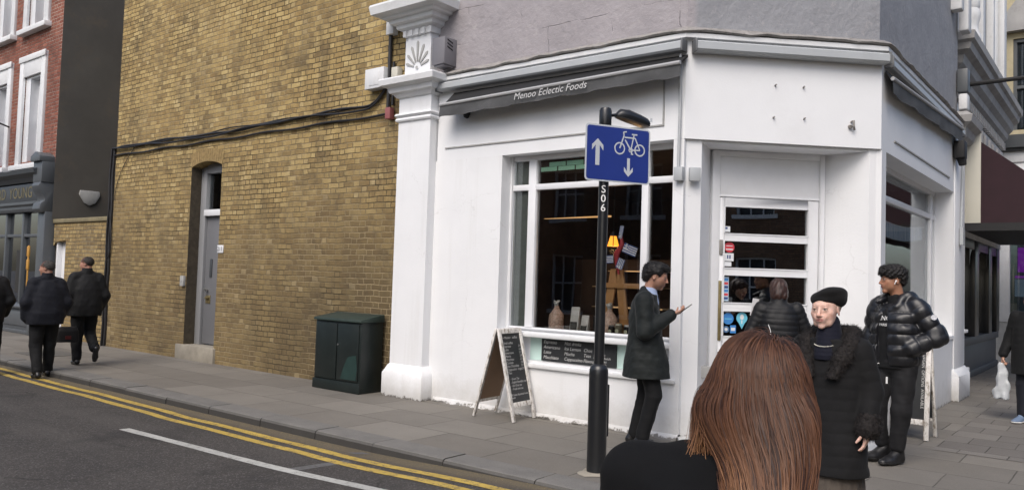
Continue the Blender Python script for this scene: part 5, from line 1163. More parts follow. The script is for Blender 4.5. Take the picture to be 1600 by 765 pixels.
# chain under the A-board
# ================================================================== PEOPLE: signed-distance modelling
def rotz(a): return np.array(Matrix.Rotation(a, 3, 'Z'))
def rotx(a): return np.array(Matrix.Rotation(a, 3, 'X'))
def roty(a): return np.array(Matrix.Rotation(a, 3, 'Y'))
def nz(v): v = np.array(v, float); return v/np.linalg.norm(v)
class Grid:
    def __init__(s, lo, hi, h, zfine=None):
        ax = []
        for i in range(3):
            hh = h if not isinstance(h, tuple) else h[i]
            if i == 2 and zfine:
                pts = [lo[2]]; 
                while pts[-1] < hi[2]:
                    z = pts[-1]; f = min(((max(a-z, z-b, 0)), st) for a, b, st in zfine)
                    step = hh if f[0] > 0 else f[1]
                    if f[0] > 0: step = min(hh, f[1]+f[0]*.35)
                    pts.append(z+step)
                ax.append(np.array(pts, np.float32))
            else: ax.append(np.arange(lo[i], hi[i]+hh, hh, dtype=np.float32))
        s.ax = ax; s.D = np.full([len(a) for a in ax], 1.0, np.float32)
    def win(s, lo, hi, m):
        sl = []
        for i in range(3):
            a = np.searchsorted(s.ax[i], lo[i]-m); b = np.searchsorted(s.ax[i], hi[i]+m)
            if b-a < 1: return None
            sl.append(slice(a, b))
        sl = tuple(sl)
        X, Y, Z = np.meshgrid(s.ax[0][sl[0]], s.ax[1][sl[1]], s.ax[2][sl[2]], indexing='ij', sparse=True)
        return sl, X, Y, Z
    def merge(s, sl, d, k, sub=False):
        D = s.D[sl]
        if sub:
            h = np.clip(.5-.5*(D+d)/k, 0, 1); s.D[sl] = D*(1-h)-d*h+k*h*(1-h)
        else:
            h = np.clip(.5+.5*(D-d)/k, 0, 1); s.D[sl] = D*(1-h)+d*h-k*h*(1-h)
    def cone(s, a, b, ra, rb, k=.02, flat=None, rip=None, sub=False):
        a = np.array(a, float); b = np.array(b, float); r = max(ra, rb)*1.25
        w_ = s.win(np.minimum(a, b)-r, np.maximum(a, b)+r, k+.03)
        if w_ is None: return s
        sl, X, Y, Z = w_
        ab = b-a; L2 = ab@ab+1e-12
        t = np.clip(((X-a[0])*ab[0]+(Y-a[1])*ab[1]+(Z-a[2])*ab[2])/L2, 0, 1)
        dx = X-(a[0]+t*ab[0]); dy = Y-(a[1]+t*ab[1]); dz = Z-(a[2]+t*ab[2])
        rr = ra+(rb-ra)*t
        if flat is not None:
            fa, ff = np.array(nz(flat[0])), flat[1]
            q = dx*fa[0]+dy*fa[1]+dz*fa[2]; dx = dx+fa[0]*q*(ff-1); dy = dy+fa[1]*q*(ff-1); dz = dz+fa[2]*q*(ff-1)
        d = np.sqrt(dx*dx+dy*dy+dz*dz)-rr
        if rip is not None:   # quilting: rip=(amp, spacing)
            L = math.sqrt(L2); d = d+rip[0]*(1-np.abs(np.sin(PI*t*L/rip[1]))**.6)
        s.merge(sl, d.astype(np.float32), k, sub); return s
    def chain(s, pts, rs, k=.02, **kw):
        for i in range(len(pts)-1): s.cone(pts[i], pts[i+1], rs[i], rs[i+1], k, **kw)
        return s
    def ell(s, c, r, k=.015, R=None, sub=False):
        c = np.array(c, float); r = np.array(r, float) if not np.isscalar(r) else np.array([r]*3, float); m = r.max()
        ext = np.array([m]*3)*1.05 if R is not None else r*1.05
        w_ = s.win(c-ext, c+ext, k+.02)
        if w_ is None: return s
        sl, X, Y, Z = w_; X = X-c[0]; Y = Y-c[1]; Z = Z-c[2]
        if R is not None:
            x = R[0, 0]*X+R[1, 0]*Y+R[2, 0]*Z; y = R[0, 1]*X+R[1, 1]*Y+R[2, 1]*Z; z = R[0, 2]*X+R[1, 2]*Y+R[2, 2]*Z
        else: x, y, z = X, Y, Z
        k0 = np.sqrt((x/r[0])**2+(y/r[1])**2+(z/r[2])**2); k1 = np.sqrt((x/r[0]**2)**2+(y/r[1]**2)**2+(z/r[2]**2)**2)+1e-9
        d = k0*(k0-1)/k1; s.merge(sl, d.astype(np.float32), k, sub); return s
    def loft(s, secs, k=.02, fn=None):
        """stack of elliptical sections (z, cx, cy, rx, ry[, power])"""
        secs = sorted(secs); zs = [q[0] for q in secs]
        lo = [min(q[1]-q[3] for q in secs)-.05, min(q[2]-q[4] for q in secs)-.05, zs[0]]; hi = [max(q[1]+q[3] for q in secs)+.05, max(q[2]+q[4] for q in secs)+.05, zs[-1]]
        sl, X, Y, Z = s.win(lo, hi, .04)
        f = lambda j: np.interp(np.clip(Z, zs[0], zs[-1]), zs, [q[j] for q in secs])
        cx, cy, rx, ry = f(1), f(2), f(3), f(4)
        x = (X-cx)/rx; y = (Y-cy)/ry
        p = 2.4; rad = (np.abs(x)**p+np.abs(y)**p)**(1/p)
        d = (rad-1)*np.minimum(rx, ry)
        dz = np.maximum(zs[0]-Z, Z-zs[-1]); d = np.maximum(d, dz)+np.zeros_like(d)
        if fn is not None: d = d+fn(X, Y, Z, d)
        s.merge(sl, d.astype(np.float32), k); return s
    def clip(s, c, n, k=.006):     # remove the half space in direction n from c
        n = nz(n); X, Y, Z = np.meshgrid(*s.ax, indexing='ij', sparse=True)
        d = (X-c[0])*n[0]+(Y-c[1])*n[1]+(Z-c[2])*n[2]
        s.D = np.maximum(s.D, d.astype(np.float32)); return s
    def disp(s, fn, band=.05, lo=None, hi=None):
        X, Y, Z = np.meshgrid(*s.ax, indexing='ij', sparse=True)
        m = np.abs(s.D) < band; i = np.nonzero(m)
        s.D[i] += fn(s.ax[0][i[0]], s.ax[1][i[1]], s.ax[2][i[2]]).astype(np.float32); return s
    def mesh(s, name, mat, parent, paintfn=None, smooth=1, shrink=0):
        D = s.D; S = D < 0
        c = np.zeros([n-1 for n in D.shape], np.int8)
        offs = [(i, j, k) for i in (0, 1) for j in (0, 1) for k in (0, 1)]
        nx, ny, nz_ = c.shape
        for o in offs: c += S[o[0]:o[0]+nx, o[1]:o[1]+ny, o[2]:o[2]+nz_]
        mask = (c > 0) & (c < 8); idx = np.full(c.shape, -1, np.int32); cells = np.argwhere(mask); idx[mask] = np.arange(len(cells))
        acc = np.zeros((len(cells), 3)); cnt = np.zeros(len(cells))
        for o1 in offs:
            for ax in range(3):
                if o1[ax]: continue
                o2 = list(o1); o2[ax] = 1
                d1 = D[cells[:, 0]+o1[0], cells[:, 1]+o1[1], cells[:, 2]+o1[2]]; d2 = D[cells[:, 0]+o2[0], cells[:, 1]+o2[1], cells[:, 2]+o2[2]]
                cr = (d1 < 0) != (d2 < 0); t = np.where(cr, d1/(d1-d2+1e-12), 0)
                for a in range(3):
                    acc[:, a] += np.where(cr, o1[a]+(t if a == ax else 0), 0)
                cnt += cr
        f = acc/np.maximum(cnt, 1)[:, None]; V = np.zeros((len(cells), 3), np.float32)
        for a in range(3):
            g0 = s.ax[a][cells[:, a]]; g1 = s.ax[a][cells[:, a]+1]; V[:, a] = g0+(g1-g0)*f[:, a]
        Q = []
        for ax in range(3):
            sl0 = [slice(1, -1)]*3; sl1 = [slice(1, -1)]*3; sl0[ax] = slice(0, -1); sl1[ax] = slice(1, None)
            A = S[tuple(sl0)]; B = S[tuple(sl1)]; cr = np.argwhere(A != B)
            if not len(cr): continue
            base = cr.copy(); 
            for a in range(3):
                if a != ax: base[:, a] += 1
            b_, c_ = [a for a in range(3) if a != ax]
            def cell(db, dc):
                p = base.copy(); p[:, b_] += db; p[:, c_] += dc; return idx[p[:, 0], p[:, 1], p[:, 2]]
            q = np.stack([cell(-1, -1), cell(0, -1), cell(0, 0), cell(-1, 0)], 1)
            inside = S[base[:, 0], base[:, 1], base[:, 2]] if True else None
            flip = (~inside) if ax != 1 else inside
            q[flip] = q[flip][:, ::-1]; Q.append(q)
        Q = np.concatenate(Q); Q = Q[(Q >= 0).all(1)]
        for _ in range(smooth):
            a2 = np.zeros_like(V); n2 = np.zeros(len(V))
            for i in range(4):
                a, b = Q[:, i], Q[:, (i+1) % 4]
                for q_, w_ in ((a, b), (b, a)):
                    for ax in range(3): a2[:, ax] += np.bincount(q_, V[w_, ax], len(V))
                    n2 += np.bincount(q_, minlength=len(V))
            V = V*.5+.5*a2/np.maximum(n2, 1)[:, None]
        me = bpy.data.meshes.new(name); me.vertices.add(len(V)); me.vertices.foreach_set('co', V.astype(np.float32).ravel())
        me.loops.add(len(Q)*4); me.loops.foreach_set('vertex_index', Q.ravel().astype(np.int32)); me.polygons.add(len(Q))
        me.polygons.foreach_set('loop_start', np.arange(0, len(Q)*4, 4, dtype=np.int32)); me.polygons.foreach_set('use_smooth', np.ones(len(Q), bool))
        me.update(calc_edges=True)
        if paintfn is not None:
            col = paintfn(V); at = me.color_attributes.new('tone', 'FLOAT_COLOR', 'POINT'); at.data.foreach_set('color', np.concatenate([col, np.ones((len(V), 1))], 1).astype(np.float32).ravel())
        return link_mesh(name, me, mat, parent)
def wavef(seed, n, fr, an=(1, 1, 1)):
    rg = np.random.RandomState(seed); K = rg.normal(size=(n, 3))*np.array(an)*fr; ph = rg.uniform(0, 6.28, n); am = rg.uniform(.5, 1, n)/math.sqrt(n)
    def f(x, y, z):
        o = 0
        for k, p, a in zip(K, ph, am): o = o+a*np.sin(k[0]*x+k[1]*y+k[2]*z+p)
        return o
    return f

def cloth(name, col, rough=.85, sheen=.3, weave=160, var=.08, bump=.25, spec=.3):
    t = NT(name); p = t.obj()
    c = t.mix(t.maprange(t.noise(p, 6, 4), .3, .7), tuple(q*(1-var) for q in col), tuple(q*(1+var) for q in col))
    h = t.math('ADD', t.noise(p, weave, 2), t.math('MULTIPLY', t.noise(p, 9, 3), 1.5))
    t.b.inputs['Sheen Weight'].default_value = sheen*.12; t.b.inputs['Sheen Roughness'].default_value = .5
    return t.fin(c, rough, t.bump(h, bump, .004), spec=spec)
def skinmat(name):
    t = NT(name); at = t.n('ShaderNodeAttribute'); at.attribute_name = 'tone'; p = t.obj()
    c = t.mix(t.maprange(t.noise(p, 90, 4), .35, .7, 0, .25), at.outputs['Color'], (.30, .12, .08))
    t.b.inputs['Subsurface Weight'].default_value = .12; t.b.inputs['Subsurface Radius'].default_value = (.01, .004, .002); t.b.inputs['Subsurface Scale'].default_value = .6
    return t.fin(c, .5, t.bump(t.noise(p, 240, 3), .2, .002), spec=.4)
SKIN = skinmat('skin')
def hairmat(name, c0, c1, rough=.5, sc=55):
    t = NT(name); p = t.obj(); n = t.noise(t.scale(p, (1, 1, .25)), sc, 4, .7)
    c = t.mix(t.maprange(n, .3, .7), c0, c1)
    return t.fin(c, rough, t.bump(n, .7, .006), spec=.4)
H_BLACK = hairmat('black_hair', (.005, .0045, .0045), (.011, .009, .009), .55)
H_DARK = hairmat('dark_cropped_hair', (.014, .011, .010), (.045, .038, .034), .7, 130)
LEATHER = paint('black_shoe_leather', (.010, .010, .011), .32, .1)

class Head:
    def __init__(s, c, yaw=0, pitch=0, roll=0, sc=1.0, tone=(.52, .30, .22), fem=False, old=False, beard=0.0, lips=(.36, .13, .11), brow=(.03, .02, .015), neck=None):
        s.c = np.array(c, float); s.R = rotz(yaw) @ rotx(pitch) @ roty(roll); s.sc = sc; s.tone = tone; s.fem = fem; s.old = old; s.beard = beard; s.lips = lips; s.brow = brow; s.neck = neck
    def P(s, p): return s.c+s.R @ (np.array(p, float)*s.sc)
    def build(s, g):
        S = s.sc; R = s.R; P = s.P
        E = lambda c, r, k=.015, sub=False, R2=None: g.ell(P(c), np.array(r)*S if not np.isscalar(r) else r*S, k*S, R if R2 is None else R @ R2, sub)
        if s.neck is not None: g.cone(P((0, -.022, -.05)), s.neck, .053*S, .058, .025); 
        E((0, -.012, .033), (.074, .094, .080), .01); E((0, .020, -.015), (.061, .070, .083), .03)
        jw = .044 if s.fem else .050
        E((0, .030, -.062), (jw, .052, .042), .025); E((0, .070, -.097), (.019, .015, .015), .02)
        if s.beard == 0 and not s.fem: E((0, .068, -.097), (.024, .015, .014), .02)
        E((0, .076, .031), (.044, .013, .009), .014)
        for sx in (-1, 1):
            E((sx*.043, .053, -.016), (.019, .017, .014), .03)
            E((sx*(.036 if s.fem else .041), .036, -.042), (.019, .028, .030), .03)
            E((sx*.031, .093, .008), (.017, .012, .0105), .010, True)
            E((sx*.031, .0755, .007), .0128, .0025)
            E((sx*.031, .079, .0165), (.016, .010, .0035), .004); E((sx*.031, .078, -.0015), (.014, .009, .003), .005)
            E((sx*.0115, .0975, -.033), (.0075, .009, .0065), .006)
            E((sx*.076, -.010, -.006), (.0075, .019, .031), .006, False, rotx(-.2) @ rotz(-sx*.35)); E((sx*.083, -.004, -.004), (.0045, .010, .018), .004, True, rotx(-.2))
            E((sx*.028, .082, -.040), (.010, .007, .014), .012)
            if s.old: E((sx*.040, .048, -.080), (.012, .014, .015), .02)
        g.cone(P((0, .084, .024)), P((0, .1085, -.026)), .0070*S, .0100*S, .009*S)
        E((0, .1095, -.0285), (.0108, .010, .0088), .006)
        E((0, .078, -.055), (.027, .017, .021), .014)
        E((0, .0935, -.0512), (.021, .0065, .0045), .004); E((0, .0920, -.0625), (.018, .0072, .0055), .004)
        E((0, .101, -.0568), (.022, .009, .0016), .003, True)
        if s.old:
            for i in range(2): E((0, .0945, .050+.011*i), (.03, .0045, .0009), .003, True)
        return s
    def paint(s, V, base=None):
        q = (V-s.c) @ s.R/s.sc; x, y, z = q.T; ax_ = np.abs(x)
        col = np.tile(np.array(s.tone, float), (len(V), 1))
        def put(m, c, a=1.0):
            m = np.clip(m, 0, 1)[:, None]*a; col[:] = col*(1-m)+np.array(c)*m
        sm = lambda v, w: np.clip(.5-v/w, 0, 1)
        front = (y > .04)*1.0
        red = np.array(s.tone)*np.array((1.08, .78, .74))
        put(sm(((ax_-.045)/.022)**2+((z+.028)/.020)**2-1, .9)*front, red, .22); put(sm((x/.016)**2+((z+.026)/.013)**2-1, .7)*(y > .09), red, .3)
        put(sm(((ax_-.031)/.021)**2+((z-.004)/.016)**2-1, .6)*front, np.array(s.tone)*.66, .55)  # skin around the eyes darkened, socket shading painted into the tone
        if s.beard: put(sm(-(-.035-z), .02)*(z < -.03)*(y > -.01)*(z > -.13), np.array(s.tone)*.38, s.beard)
        put(sm((x/.0235)**2+((z+.057)/.0115)**2-1, .3)*(y > .075), s.lips, .9); put(sm((x/.021)**2+((z+.0568)/.0016)**2-1, .6)*(y > .08), (.08, .03, .025))
        put(sm(((ax_-.034)/.019)**2+((z-.033-.006*(1-((ax_-.034)/.019)**2))/.0042)**2-1, .4)*(y > .055), s.brow, .25 if s.old else .9)
        if s.old:
            for zz_ in (.050, .060, .070): put(sm(np.abs(z-zz_-.003*np.sin(x*90))/.0011-1, .8)*(y > .06)*(ax_ < .04), np.array(s.tone)*.72, .45)
            put(sm(np.abs(ax_-.024-(-.030-z)*.42)/.0018-1, .8)*(z < -.030)*(z > -.060)*(y > .06), np.array(s.tone)*.72, .3); put(sm(((ax_-.031)/.017)**2+((z+.012)/.004)**2-1, .6)*(y > .06), np.array(s.tone)*.7, .5)
        e = (((ax_-.031)/.0125)**2+((z-.0065)/.0058)**2-1); put(sm(e, .25)*(y > .07), (.45, .42, .40)); put(sm(((ax_-.031)/.0062)**2+((z-.0070)/.0060)**2-1, .3)*(y > .07), (.03, .02, .015))
        put(sm(np.abs(e+.0)-.25, .35)*(z > .006)*(y > .068), (.04, .025, .02), .8)
        put(sm(((ax_-.0080)/.0034)**2+((z+.036)/.0020)**2-1, .5)*(y > .09), np.array(s.tone)*.35, .6)
        return col

def hand(g, w, f, pn, side, curls=(.5, .6, .7, .8), s=1.0, thumb=.3, k=.006, forearm=None):
    """w wrist, f finger direction, pn palm normal (fingers curl towards it), side thumb side"""
    w = np.array(w, float); f = nz(f); pn = nz(np.array(pn)-f*np.dot(pn, f)); side = nz(np.array(side)-f*np.dot(side, f)-pn*np.dot(side, pn))
    if forearm is not None: g.cone(forearm, w, .040*s, .026*s, .02)
    offs = (.028, .010, -.009, -.027); L = (.074, .082, .076, .060)
    for o, l_, c in zip(offs, L, curls):
        m_ = w+(f*(.085-.006*abs(o-.01)/.03)+side*o)*s
        g.cone(w+(side*o*.55)*s, m_, .015*s, .0125*s, .012*s)
        p = m_; ang = c*.55
        for frac, r0, r1 in ((.45, .0100, .0090), (.30, .0090, .0082), (.25, .0082, .0066)):
            d = f*math.cos(ang)+pn*math.sin(ang); q = p+d*l_*frac*s; g.cone(p, q, r0*s, r1*s, .003*s); p = q; ang += c
    p = w+(f*.018+side*.022+pn*.008)*s; q = w+(f*.050+side*.048+pn*.018)*s; g.cone(p, q, .016*s, .012*s, .010*s)
    d = nz(f*.85+side*(.35-thumb)+pn*(.3+thumb)); r_ = q+d*.030*s; g.cone(q, r_, .0115*s, .0098*s, .004*s); r2_ = r_+nz(d+pn*thumb)*.024*s; g.cone(r_, r2_, .0098*s, .0078*s, .003*s)

def body_core(g, J, head, arms=True, leg=True):
    """plain continuous body under the clothes"""
    g.chain([(0, J['pel'][1], J['pel'][2]), J['waist'], J['chest'], J['neck']], [.12, .105, .115, .055], .05)
    head.build(g)
    for sd in ('L', 'R'):
        g.chain([J['chest']+np.array([0, 0, .06]), J['sho'+sd]], [.07, .05], .04)
        g.chain([J['sho'+sd], J['elb'+sd], J['wri'+sd]], [.046, .036, .025], .015)
        g.chain([J['pel'], J['hip'+sd]], [.1, .085], .04); g.chain([J['hip'+sd], J['kne'+sd], J['ank'+sd]], [.065, .042, .026], .02)
        a = np.array(J['ank'+sd]); t = np.array(J['toe'+sd]); g.cone(a, a+(t-a)*.8, .024, .016, .01)
def JJ(**kw): return {k: np.array(v, float) for k, v in kw.items()}
def shoes(J, parent, mat, h=.007, boot=False, scl=1.0, sole=None):
    for sd in 'LR':
        a = J['ank'+sd]; t = J['toe'+sd]; d = nz((t-a)*np.array([1, 1, 0])); up = np.array([0, 0, 1.])
        heel = J.get('heel'+sd, a-d*.045-up*(a[2]-.035) if a[2] < .12 else a-d*.03-up*.06)
        lo = np.minimum(np.minimum(a, t), heel)-.09; hi = np.maximum(np.maximum(a, t), heel)+.12; g = Grid(lo, hi, h)
        ball = heel+(t-heel)*.68
        side = nz(np.cross(d, up))
        g.cone(heel+up*.005, ball, .036*scl, .044*scl, .02, flat=(up, 1.15)); g.cone(ball, t, .044*scl, .034*scl, .02, flat=(up, 1.35))
        g.cone(heel+up*.02, a+up*(.15 if boot else .03), .040*scl, (.050 if boot else .043)*scl, .02); g.cone(a-d*.0, ball, .042*scl, .030*scl, .02)
        if t[2] < .07: g.clip((0, 0, J['ground']), (0, 0, -1)) if 'ground' in J else g.clip((0, 0, 0.0), (0, 0, -1))
        o = g.mesh('shoe', mat, parent)
        if sole is not None:
            g = Grid(lo, hi, h)
            g.cone(heel-up*.012, ball-up*.012, .038*scl, .046*scl, .02, flat=(up, 2.2)); g.cone(ball-up*.012, t-up*.008, .046*scl, .036*scl, .02, flat=(up, 2.2)); g.clip((0, 0, 0), (0, 0, -1)); g.mesh('sole', sole, o)
def trousers(J, parent, mat, rw=.155, rh=.095, rk=.068, ra=.056, h=.008, seed=1, top=1.0, amp=.006, bott=None, flatw=None):
    allp = np.array([J[k] for k in ('hipL', 'hipR', 'kneL', 'kneR', 'ankL', 'ankR')]); lo = allp.min(0)-.16; hi = allp.max(0)+.16; hi[2] = top+.05
    g = Grid(lo, hi, h); pel = J['pel']
    g.cone(pel+np.array([-.045, 0, 0]), pel+np.array([.045, 0, 0]), rw*.82, rw*.82, .05, flat=((0, 1, 0), 1.0)); g.cone(pel, (pel[0], pel[1], top), rw*.9, rw*.85, .05)
    for sd in 'LR':
        hp, kn, an = J['hip'+sd], J['kne'+sd], J['ank'+sd]; bt = an+nz(kn-an)*(.02 if bott is None else bott)
        g.chain([hp, kn], [rh, rk], .03); g.chain([kn, bt], [rk, ra], .02)
    wv = wavef(seed, 14, 26, (1, 1, .55)); w2 = wavef(seed+1, 10, 60, (.6, .6, 1.2))
    g.disp(lambda x, y, z: amp*wv(x, y, z)+amp*.2*w2(x, y, z))
    return g.mesh('trousers', mat, parent)

def furry(ob, n, length, width, c0, c1, droop=.35, name='fur_tufts', seed=1):
    me0 = ob.data; rg = np.random.RandomState(seed); nv = len(me0.vertices); co = np.zeros(nv*3, np.float32); me0.vertices.foreach_get('co', co); co = co.reshape(-1, 3); no = np.zeros(nv*3, np.float32); me0.vertex_normals.foreach_get('vector', no); no = no.reshape(-1, 3)
    i = rg.randint(0, nv, n); p = co[i]+rg.normal(scale=.002, size=(n, 3)); T = 4; d = no[i]+rg.normal(scale=.45, size=(n, 3)); d /= np.linalg.norm(d, axis=1)[:, None]; L = length*rg.uniform(.5, 1.2, n)[:, None]
    P = [p]
    for t in range(T): d = d+np.array([0, 0, -droop])*.6; d /= np.linalg.norm(d, axis=1)[:, None]; p = p+d*L/T; P.append(p)
    P = np.stack(P, 1); side = np.cross(d, rg.normal(size=(n, 3))); side /= np.linalg.norm(side, axis=1)[:, None]; wd = width*np.linspace(1, .15, T+1)[None, :, None]
    V = np.stack([P-side[:, None]*wd, P+side[:, None]*wd], 2).reshape(-1, 3); base = (np.arange(n)*(T+1)*2)[:, None]+np.arange(T)[None, :]*2; Q = np.stack([base, base+1, base+3, base+2], 2).reshape(-1, 4)
    me = bpy.data.meshes.new(name); me.from_pydata(V.tolist(), [], Q.tolist()); me.update()
    return link_mesh(name, me, hairmat(name, c0, c1, .6, 60), ob)
# ------------------------------------------------------------------ 1 man in the raincoat with a phone
C_COAT = cloth('dark_green_grey_coat_cloth', (.0095, .0125, .0125), .7, .25); C_BLK = cloth('black_wool', (.0055, .006, .007), .8, .2); C_BLACKT = cloth('black_trouser_cloth', (.0048, .0052, .0062), .8, .15)
C_NAVY = cloth('navy_cloth', (.0060, .0072, .0125), .8, .25)
PH_MAT = paint('phone_black', (.01, .01, .012), .2)
rz1 = math.atan2(-.881, .473)
p1 = thing('person', 'man with short black hair in a knee length dark raincoat looking at his phone', 'person', (-3.70, 6.85, 0), rz1)
J = JJ(pel=(0, -.01, .93), waist=(0, -.02, 1.08), chest=(0, -.03, 1.28), neck=(0, -.0, 1.47), shoR=(.185, -.04, 1.40), elbR=(.245, -.03, 1.11), wriR=(.13, .215, 1.275), shoL=(-.185, -.02, 1.40), elbL=(-.25, -.05, 1.12), wriL=(-.23, .10, .93),
       hipR=(.085, 0, .88), kneR=(.09, .065, .50), ankR=(.085, -.03, .085), toeR=(.11, .14, .03), hipL=(-.085, -.01, .88), kneL=(-.085, -.01, .48), ankL=(-.085, -.11, .085), toeL=(-.10, .05, .03))
hd = Head((.0, .062, 1.635), yaw=.0, pitch=-.22, sc=1.10, tone=(.42, .235, .165), beard=.45, neck=(0, -.005, 1.45))
g = Grid((-.33, -.25, 0), (.33, .42, 1.80), (.006, .006, .014), zfine=[(1.45, 1.80, .0055), (1.2, 1.38, .006)])
body_core(g, J, hd); hand(g, J['wriR'], (-.05, .75, .28), (-.3, -.2, 1), (-.9, -.1, -.0), (.55, .55, .6, .7), 1.0, .45)
g.mesh('body', SKIN, p1, hd.paint)
trousers(J, p1, C_BLACKT, rh=.098, rk=.078, ra=.062, seed=3)
shoes(J, p1, LEATHER)
g = Grid((-.36, -.34, .62), (.36, .36, 1.56), .007)
def coatfn(seed, amp, hemz=None):
    wv = wavef(seed, 12, 17, (1, 1, .35)); w2 = wavef(seed+5, 14, 38, (.8, .8, 1)); w3 = wavef(seed+9, 10, 75)
    return lambda x, y, z: amp*wv(x, y, z)*np.clip(1.5-z, .15, 1)+amp*.28*w2(x, y, z)+amp*.10*w3(x, y, z)
g.loft([(.66, 0, -.005, .235, .225), (.85, 0, -.01, .225, .205), (1.05, 0, -.025, .205, .165), (1.25, 0, -.035, .205, .150), (1.38, 0, -.035, .19, .125), (1.46, 0, -.02, .12, .10)], .04)
g.chain([J['shoL'], J['elbL'], J['wriL']], [.085, .070, .058], .03); g.chain([J['shoR'], J['elbR'], J['wriR']-nz(J['wriR']-J['elbR'])*.01], [.088, .075, .058], .03)
g.cone((-.13, -.03, 1.44), (.13, -.03, 1.44), .055, .055, .04)
g.cone((0, -.03, 1.45), (0, -.030, 1.475), .075, .068, .02)
g.ell((0, .03, 1.56), (.055, .062, .10), .008, sub=True); g.ell((0, .15, 1.42), (.05, .09, .12), .015, sub=True)
g.disp(coatfn(11, .011)); g.clip((0, 0, .665), (0, 0, -1)); g.mesh('coat', C_COAT, p1)
g = Grid((-.12, -.08, 1.30), (.12, .2, 1.54), .006); g.cone((0, .015, 1.38), (0, .01, 1.50), .085, .064, .02); g.ell((0, .03, 1.55), (.052, .058, .06), .006, sub=True)
g.mesh('shirt', cloth('pale_blue_shirt', (.36, .44, .62), .8, .1), p1)
g = Grid((-.05, .07, 1.25), (.05, .20, 1.48), .005); g.cone((0, .095, 1.27), (0, .084, 1.44), .02, .018, .01, flat=((0, 1, 0), 1.2)); g.mesh('scarf', C_NAVY, p1)
g = Grid((-.13, -.12, 1.48), (.13, .22, 1.84), .005)
for c, r in (((0, -.022, .045), (.084, .102, .084)), ((0, .03, .085), (.068, .07, .045)), ((0, .072, .082), (.05, .035, .026)), ((0, -.07, .0), (.068, .05, .07)), ((.068, .0, .03), (.018, .05, .042)), ((-.068, .0, .03), (.018, .05, .042))):
    g.ell(hd.P(c), np.array(r)*1.1, .02, hd.R)
g.ell(hd.P((0, .11, .0)), (.10, .075, .062), .01, hd.R, True); g.ell(hd.P((.08, .0, -.03)), (.04, .045, .05), .01, hd.R, True); g.ell(hd.P((-.08, .0, -.03)), (.04, .045, .05), .01, hd.R, True)
w1 = wavef(5, 16, 90); w2 = wavef(6, 16, 200); g.disp(lambda x, y, z: .003*w1(x, y, z)+.0015*w2(x, y, z)); furry(g.mesh('hair', H_BLACK, p1), 3000, .018, .0009, (.004, .0035, .0035), (.010, .0085, .0085), .2, 'locks')
# phone in hand
def phone(label, pos, rot, mat=PH_MAT):
    bm_ = MB(); bm_.box(WF, -.037, .037, -.075, .075, -.004, .004); o_ = bm_.build('smartphone', mat, None, bevel=.003); o_.location = pos; o_.rotation_euler = rot; tag(o_, label, 'phone'); 
    m2 = MB(); m2.box(WF, -.033, .033, -.07, .07, .004, .0045); m2.build('screen', NT('dark_screen').fin((.02, .022, .025), .08), None).parent = o_
    return o_
wp_ = p1.matrix_basis @ Vector((0, 0, 0)); M1 = Matrix.Translation((-3.70, 6.85, 0)) @ Matrix.Rotation(rz1, 4, 'Z')
phone('black smartphone held up in the raincoat man\'s hand', M1 @ Vector((.10, .345, 1.335)), (math.radians(38), 0, rz1))

# ------------------------------------------------------------------ 2 young man in the puffer jacket
rz2 = math.atan2(.362, -.927)
p2 = thing('person', 'young man in a shiny black puffer jacket with white earphones and dark boots', 'person', (-1.72, 7.92, 0), rz2)
J = JJ(pel=(0, -.0, .93), waist=(0, 0, 1.08), chest=(0, 0, 1.28), neck=(0, -.01, 1.48), shoR=(.19, 0, 1.42), elbR=(.27, -.03, 1.13), wriR=(.20, .10, .95), shoL=(-.19, -.02, 1.42), elbL=(-.335, -.10, 1.17), wriL=(-.20, .08, 1.06),
       hipR=(.09, 0, .88), kneR=(.13, .10, .50), ankR=(.13, .0, .10), toeR=(.17, .20, .045), hipL=(-.09, 0, .88), kneL=(-.07, .03, .49), ankL=(-.02, .02, .085), toeL=(-.01, .20, .03))
hd = Head((.02, .035, 1.665), yaw=.0, pitch=-.02, sc=1.05, tone=(.36, .185, .115), neck=(0, -.015, 1.47), lips=(.30, .10, .09))
hd.R = rotz(-0.62) @ rotx(-.02)
g = Grid((-.42, -.25, 0), (.32, .26, 1.83), (.006, .006, .014), zfine=[(1.45, 1.83, .0052)])
body_core(g, J, hd); g.mesh('body', SKIN, p2, hd.paint)
trousers(J, p2, cloth('black_cargo_cloth', (.010, .010, .0115), .75, .15), rh=.105, rk=.085, ra=.062, seed=8, amp=.0075, bott=.08)
shoes(J, p2, paint('black_boot', (.011, .011, .012), .45, .15, 8, .3, 60), boot=True, scl=1.18, sole=paint('black_sole', (.008, .008, .008), .6))
PUF = cloth('shiny_black_quilted_nylon', (.0065, .007, .0095), .40, .0, 60, .15, .06, .55)
g = Grid((-.50, -.28, .84), (.40, .30, 1.62), .0065)
def quilt(sp_, amp, z0=0): return lambda X, Y, Z, d: amp*(1-np.abs(np.sin(PI*(Z-z0)/sp_+.16*np.sin(X*7)+.1*np.sin(Y*9+1)))**.55)
g.loft([(.88, 0, 0, .20, .165), (.98, 0, 0, .225, .185), (1.2, 0, 0, .235, .185), (1.36, 0, -.01, .225, .165), (1.46, 0, -.02, .15, .12)], .03, quilt(.098, .016))
for sd in 'LR':
    s_, e_, w_ = J['sho'+sd], J['elb'+sd], J['wri'+sd]
    g.cone(s_, e_, .098, .088, .03, rip=(.014, .105)); g.cone(e_, w_, .092, .068, .025, rip=(.013, .095))
g.cone((-.14, -.02, 1.46), (.14, -.02, 1.46), .062, .062, .04)
g.ell((0, -.085, 1.49), (.15, .085, .075), .03); g.ell((.09, -.04, 1.52), (.05, .08, .05), .02); g.ell((-.10, -.04, 1.52), (.055, .08, .055), .02)  # hood and collar
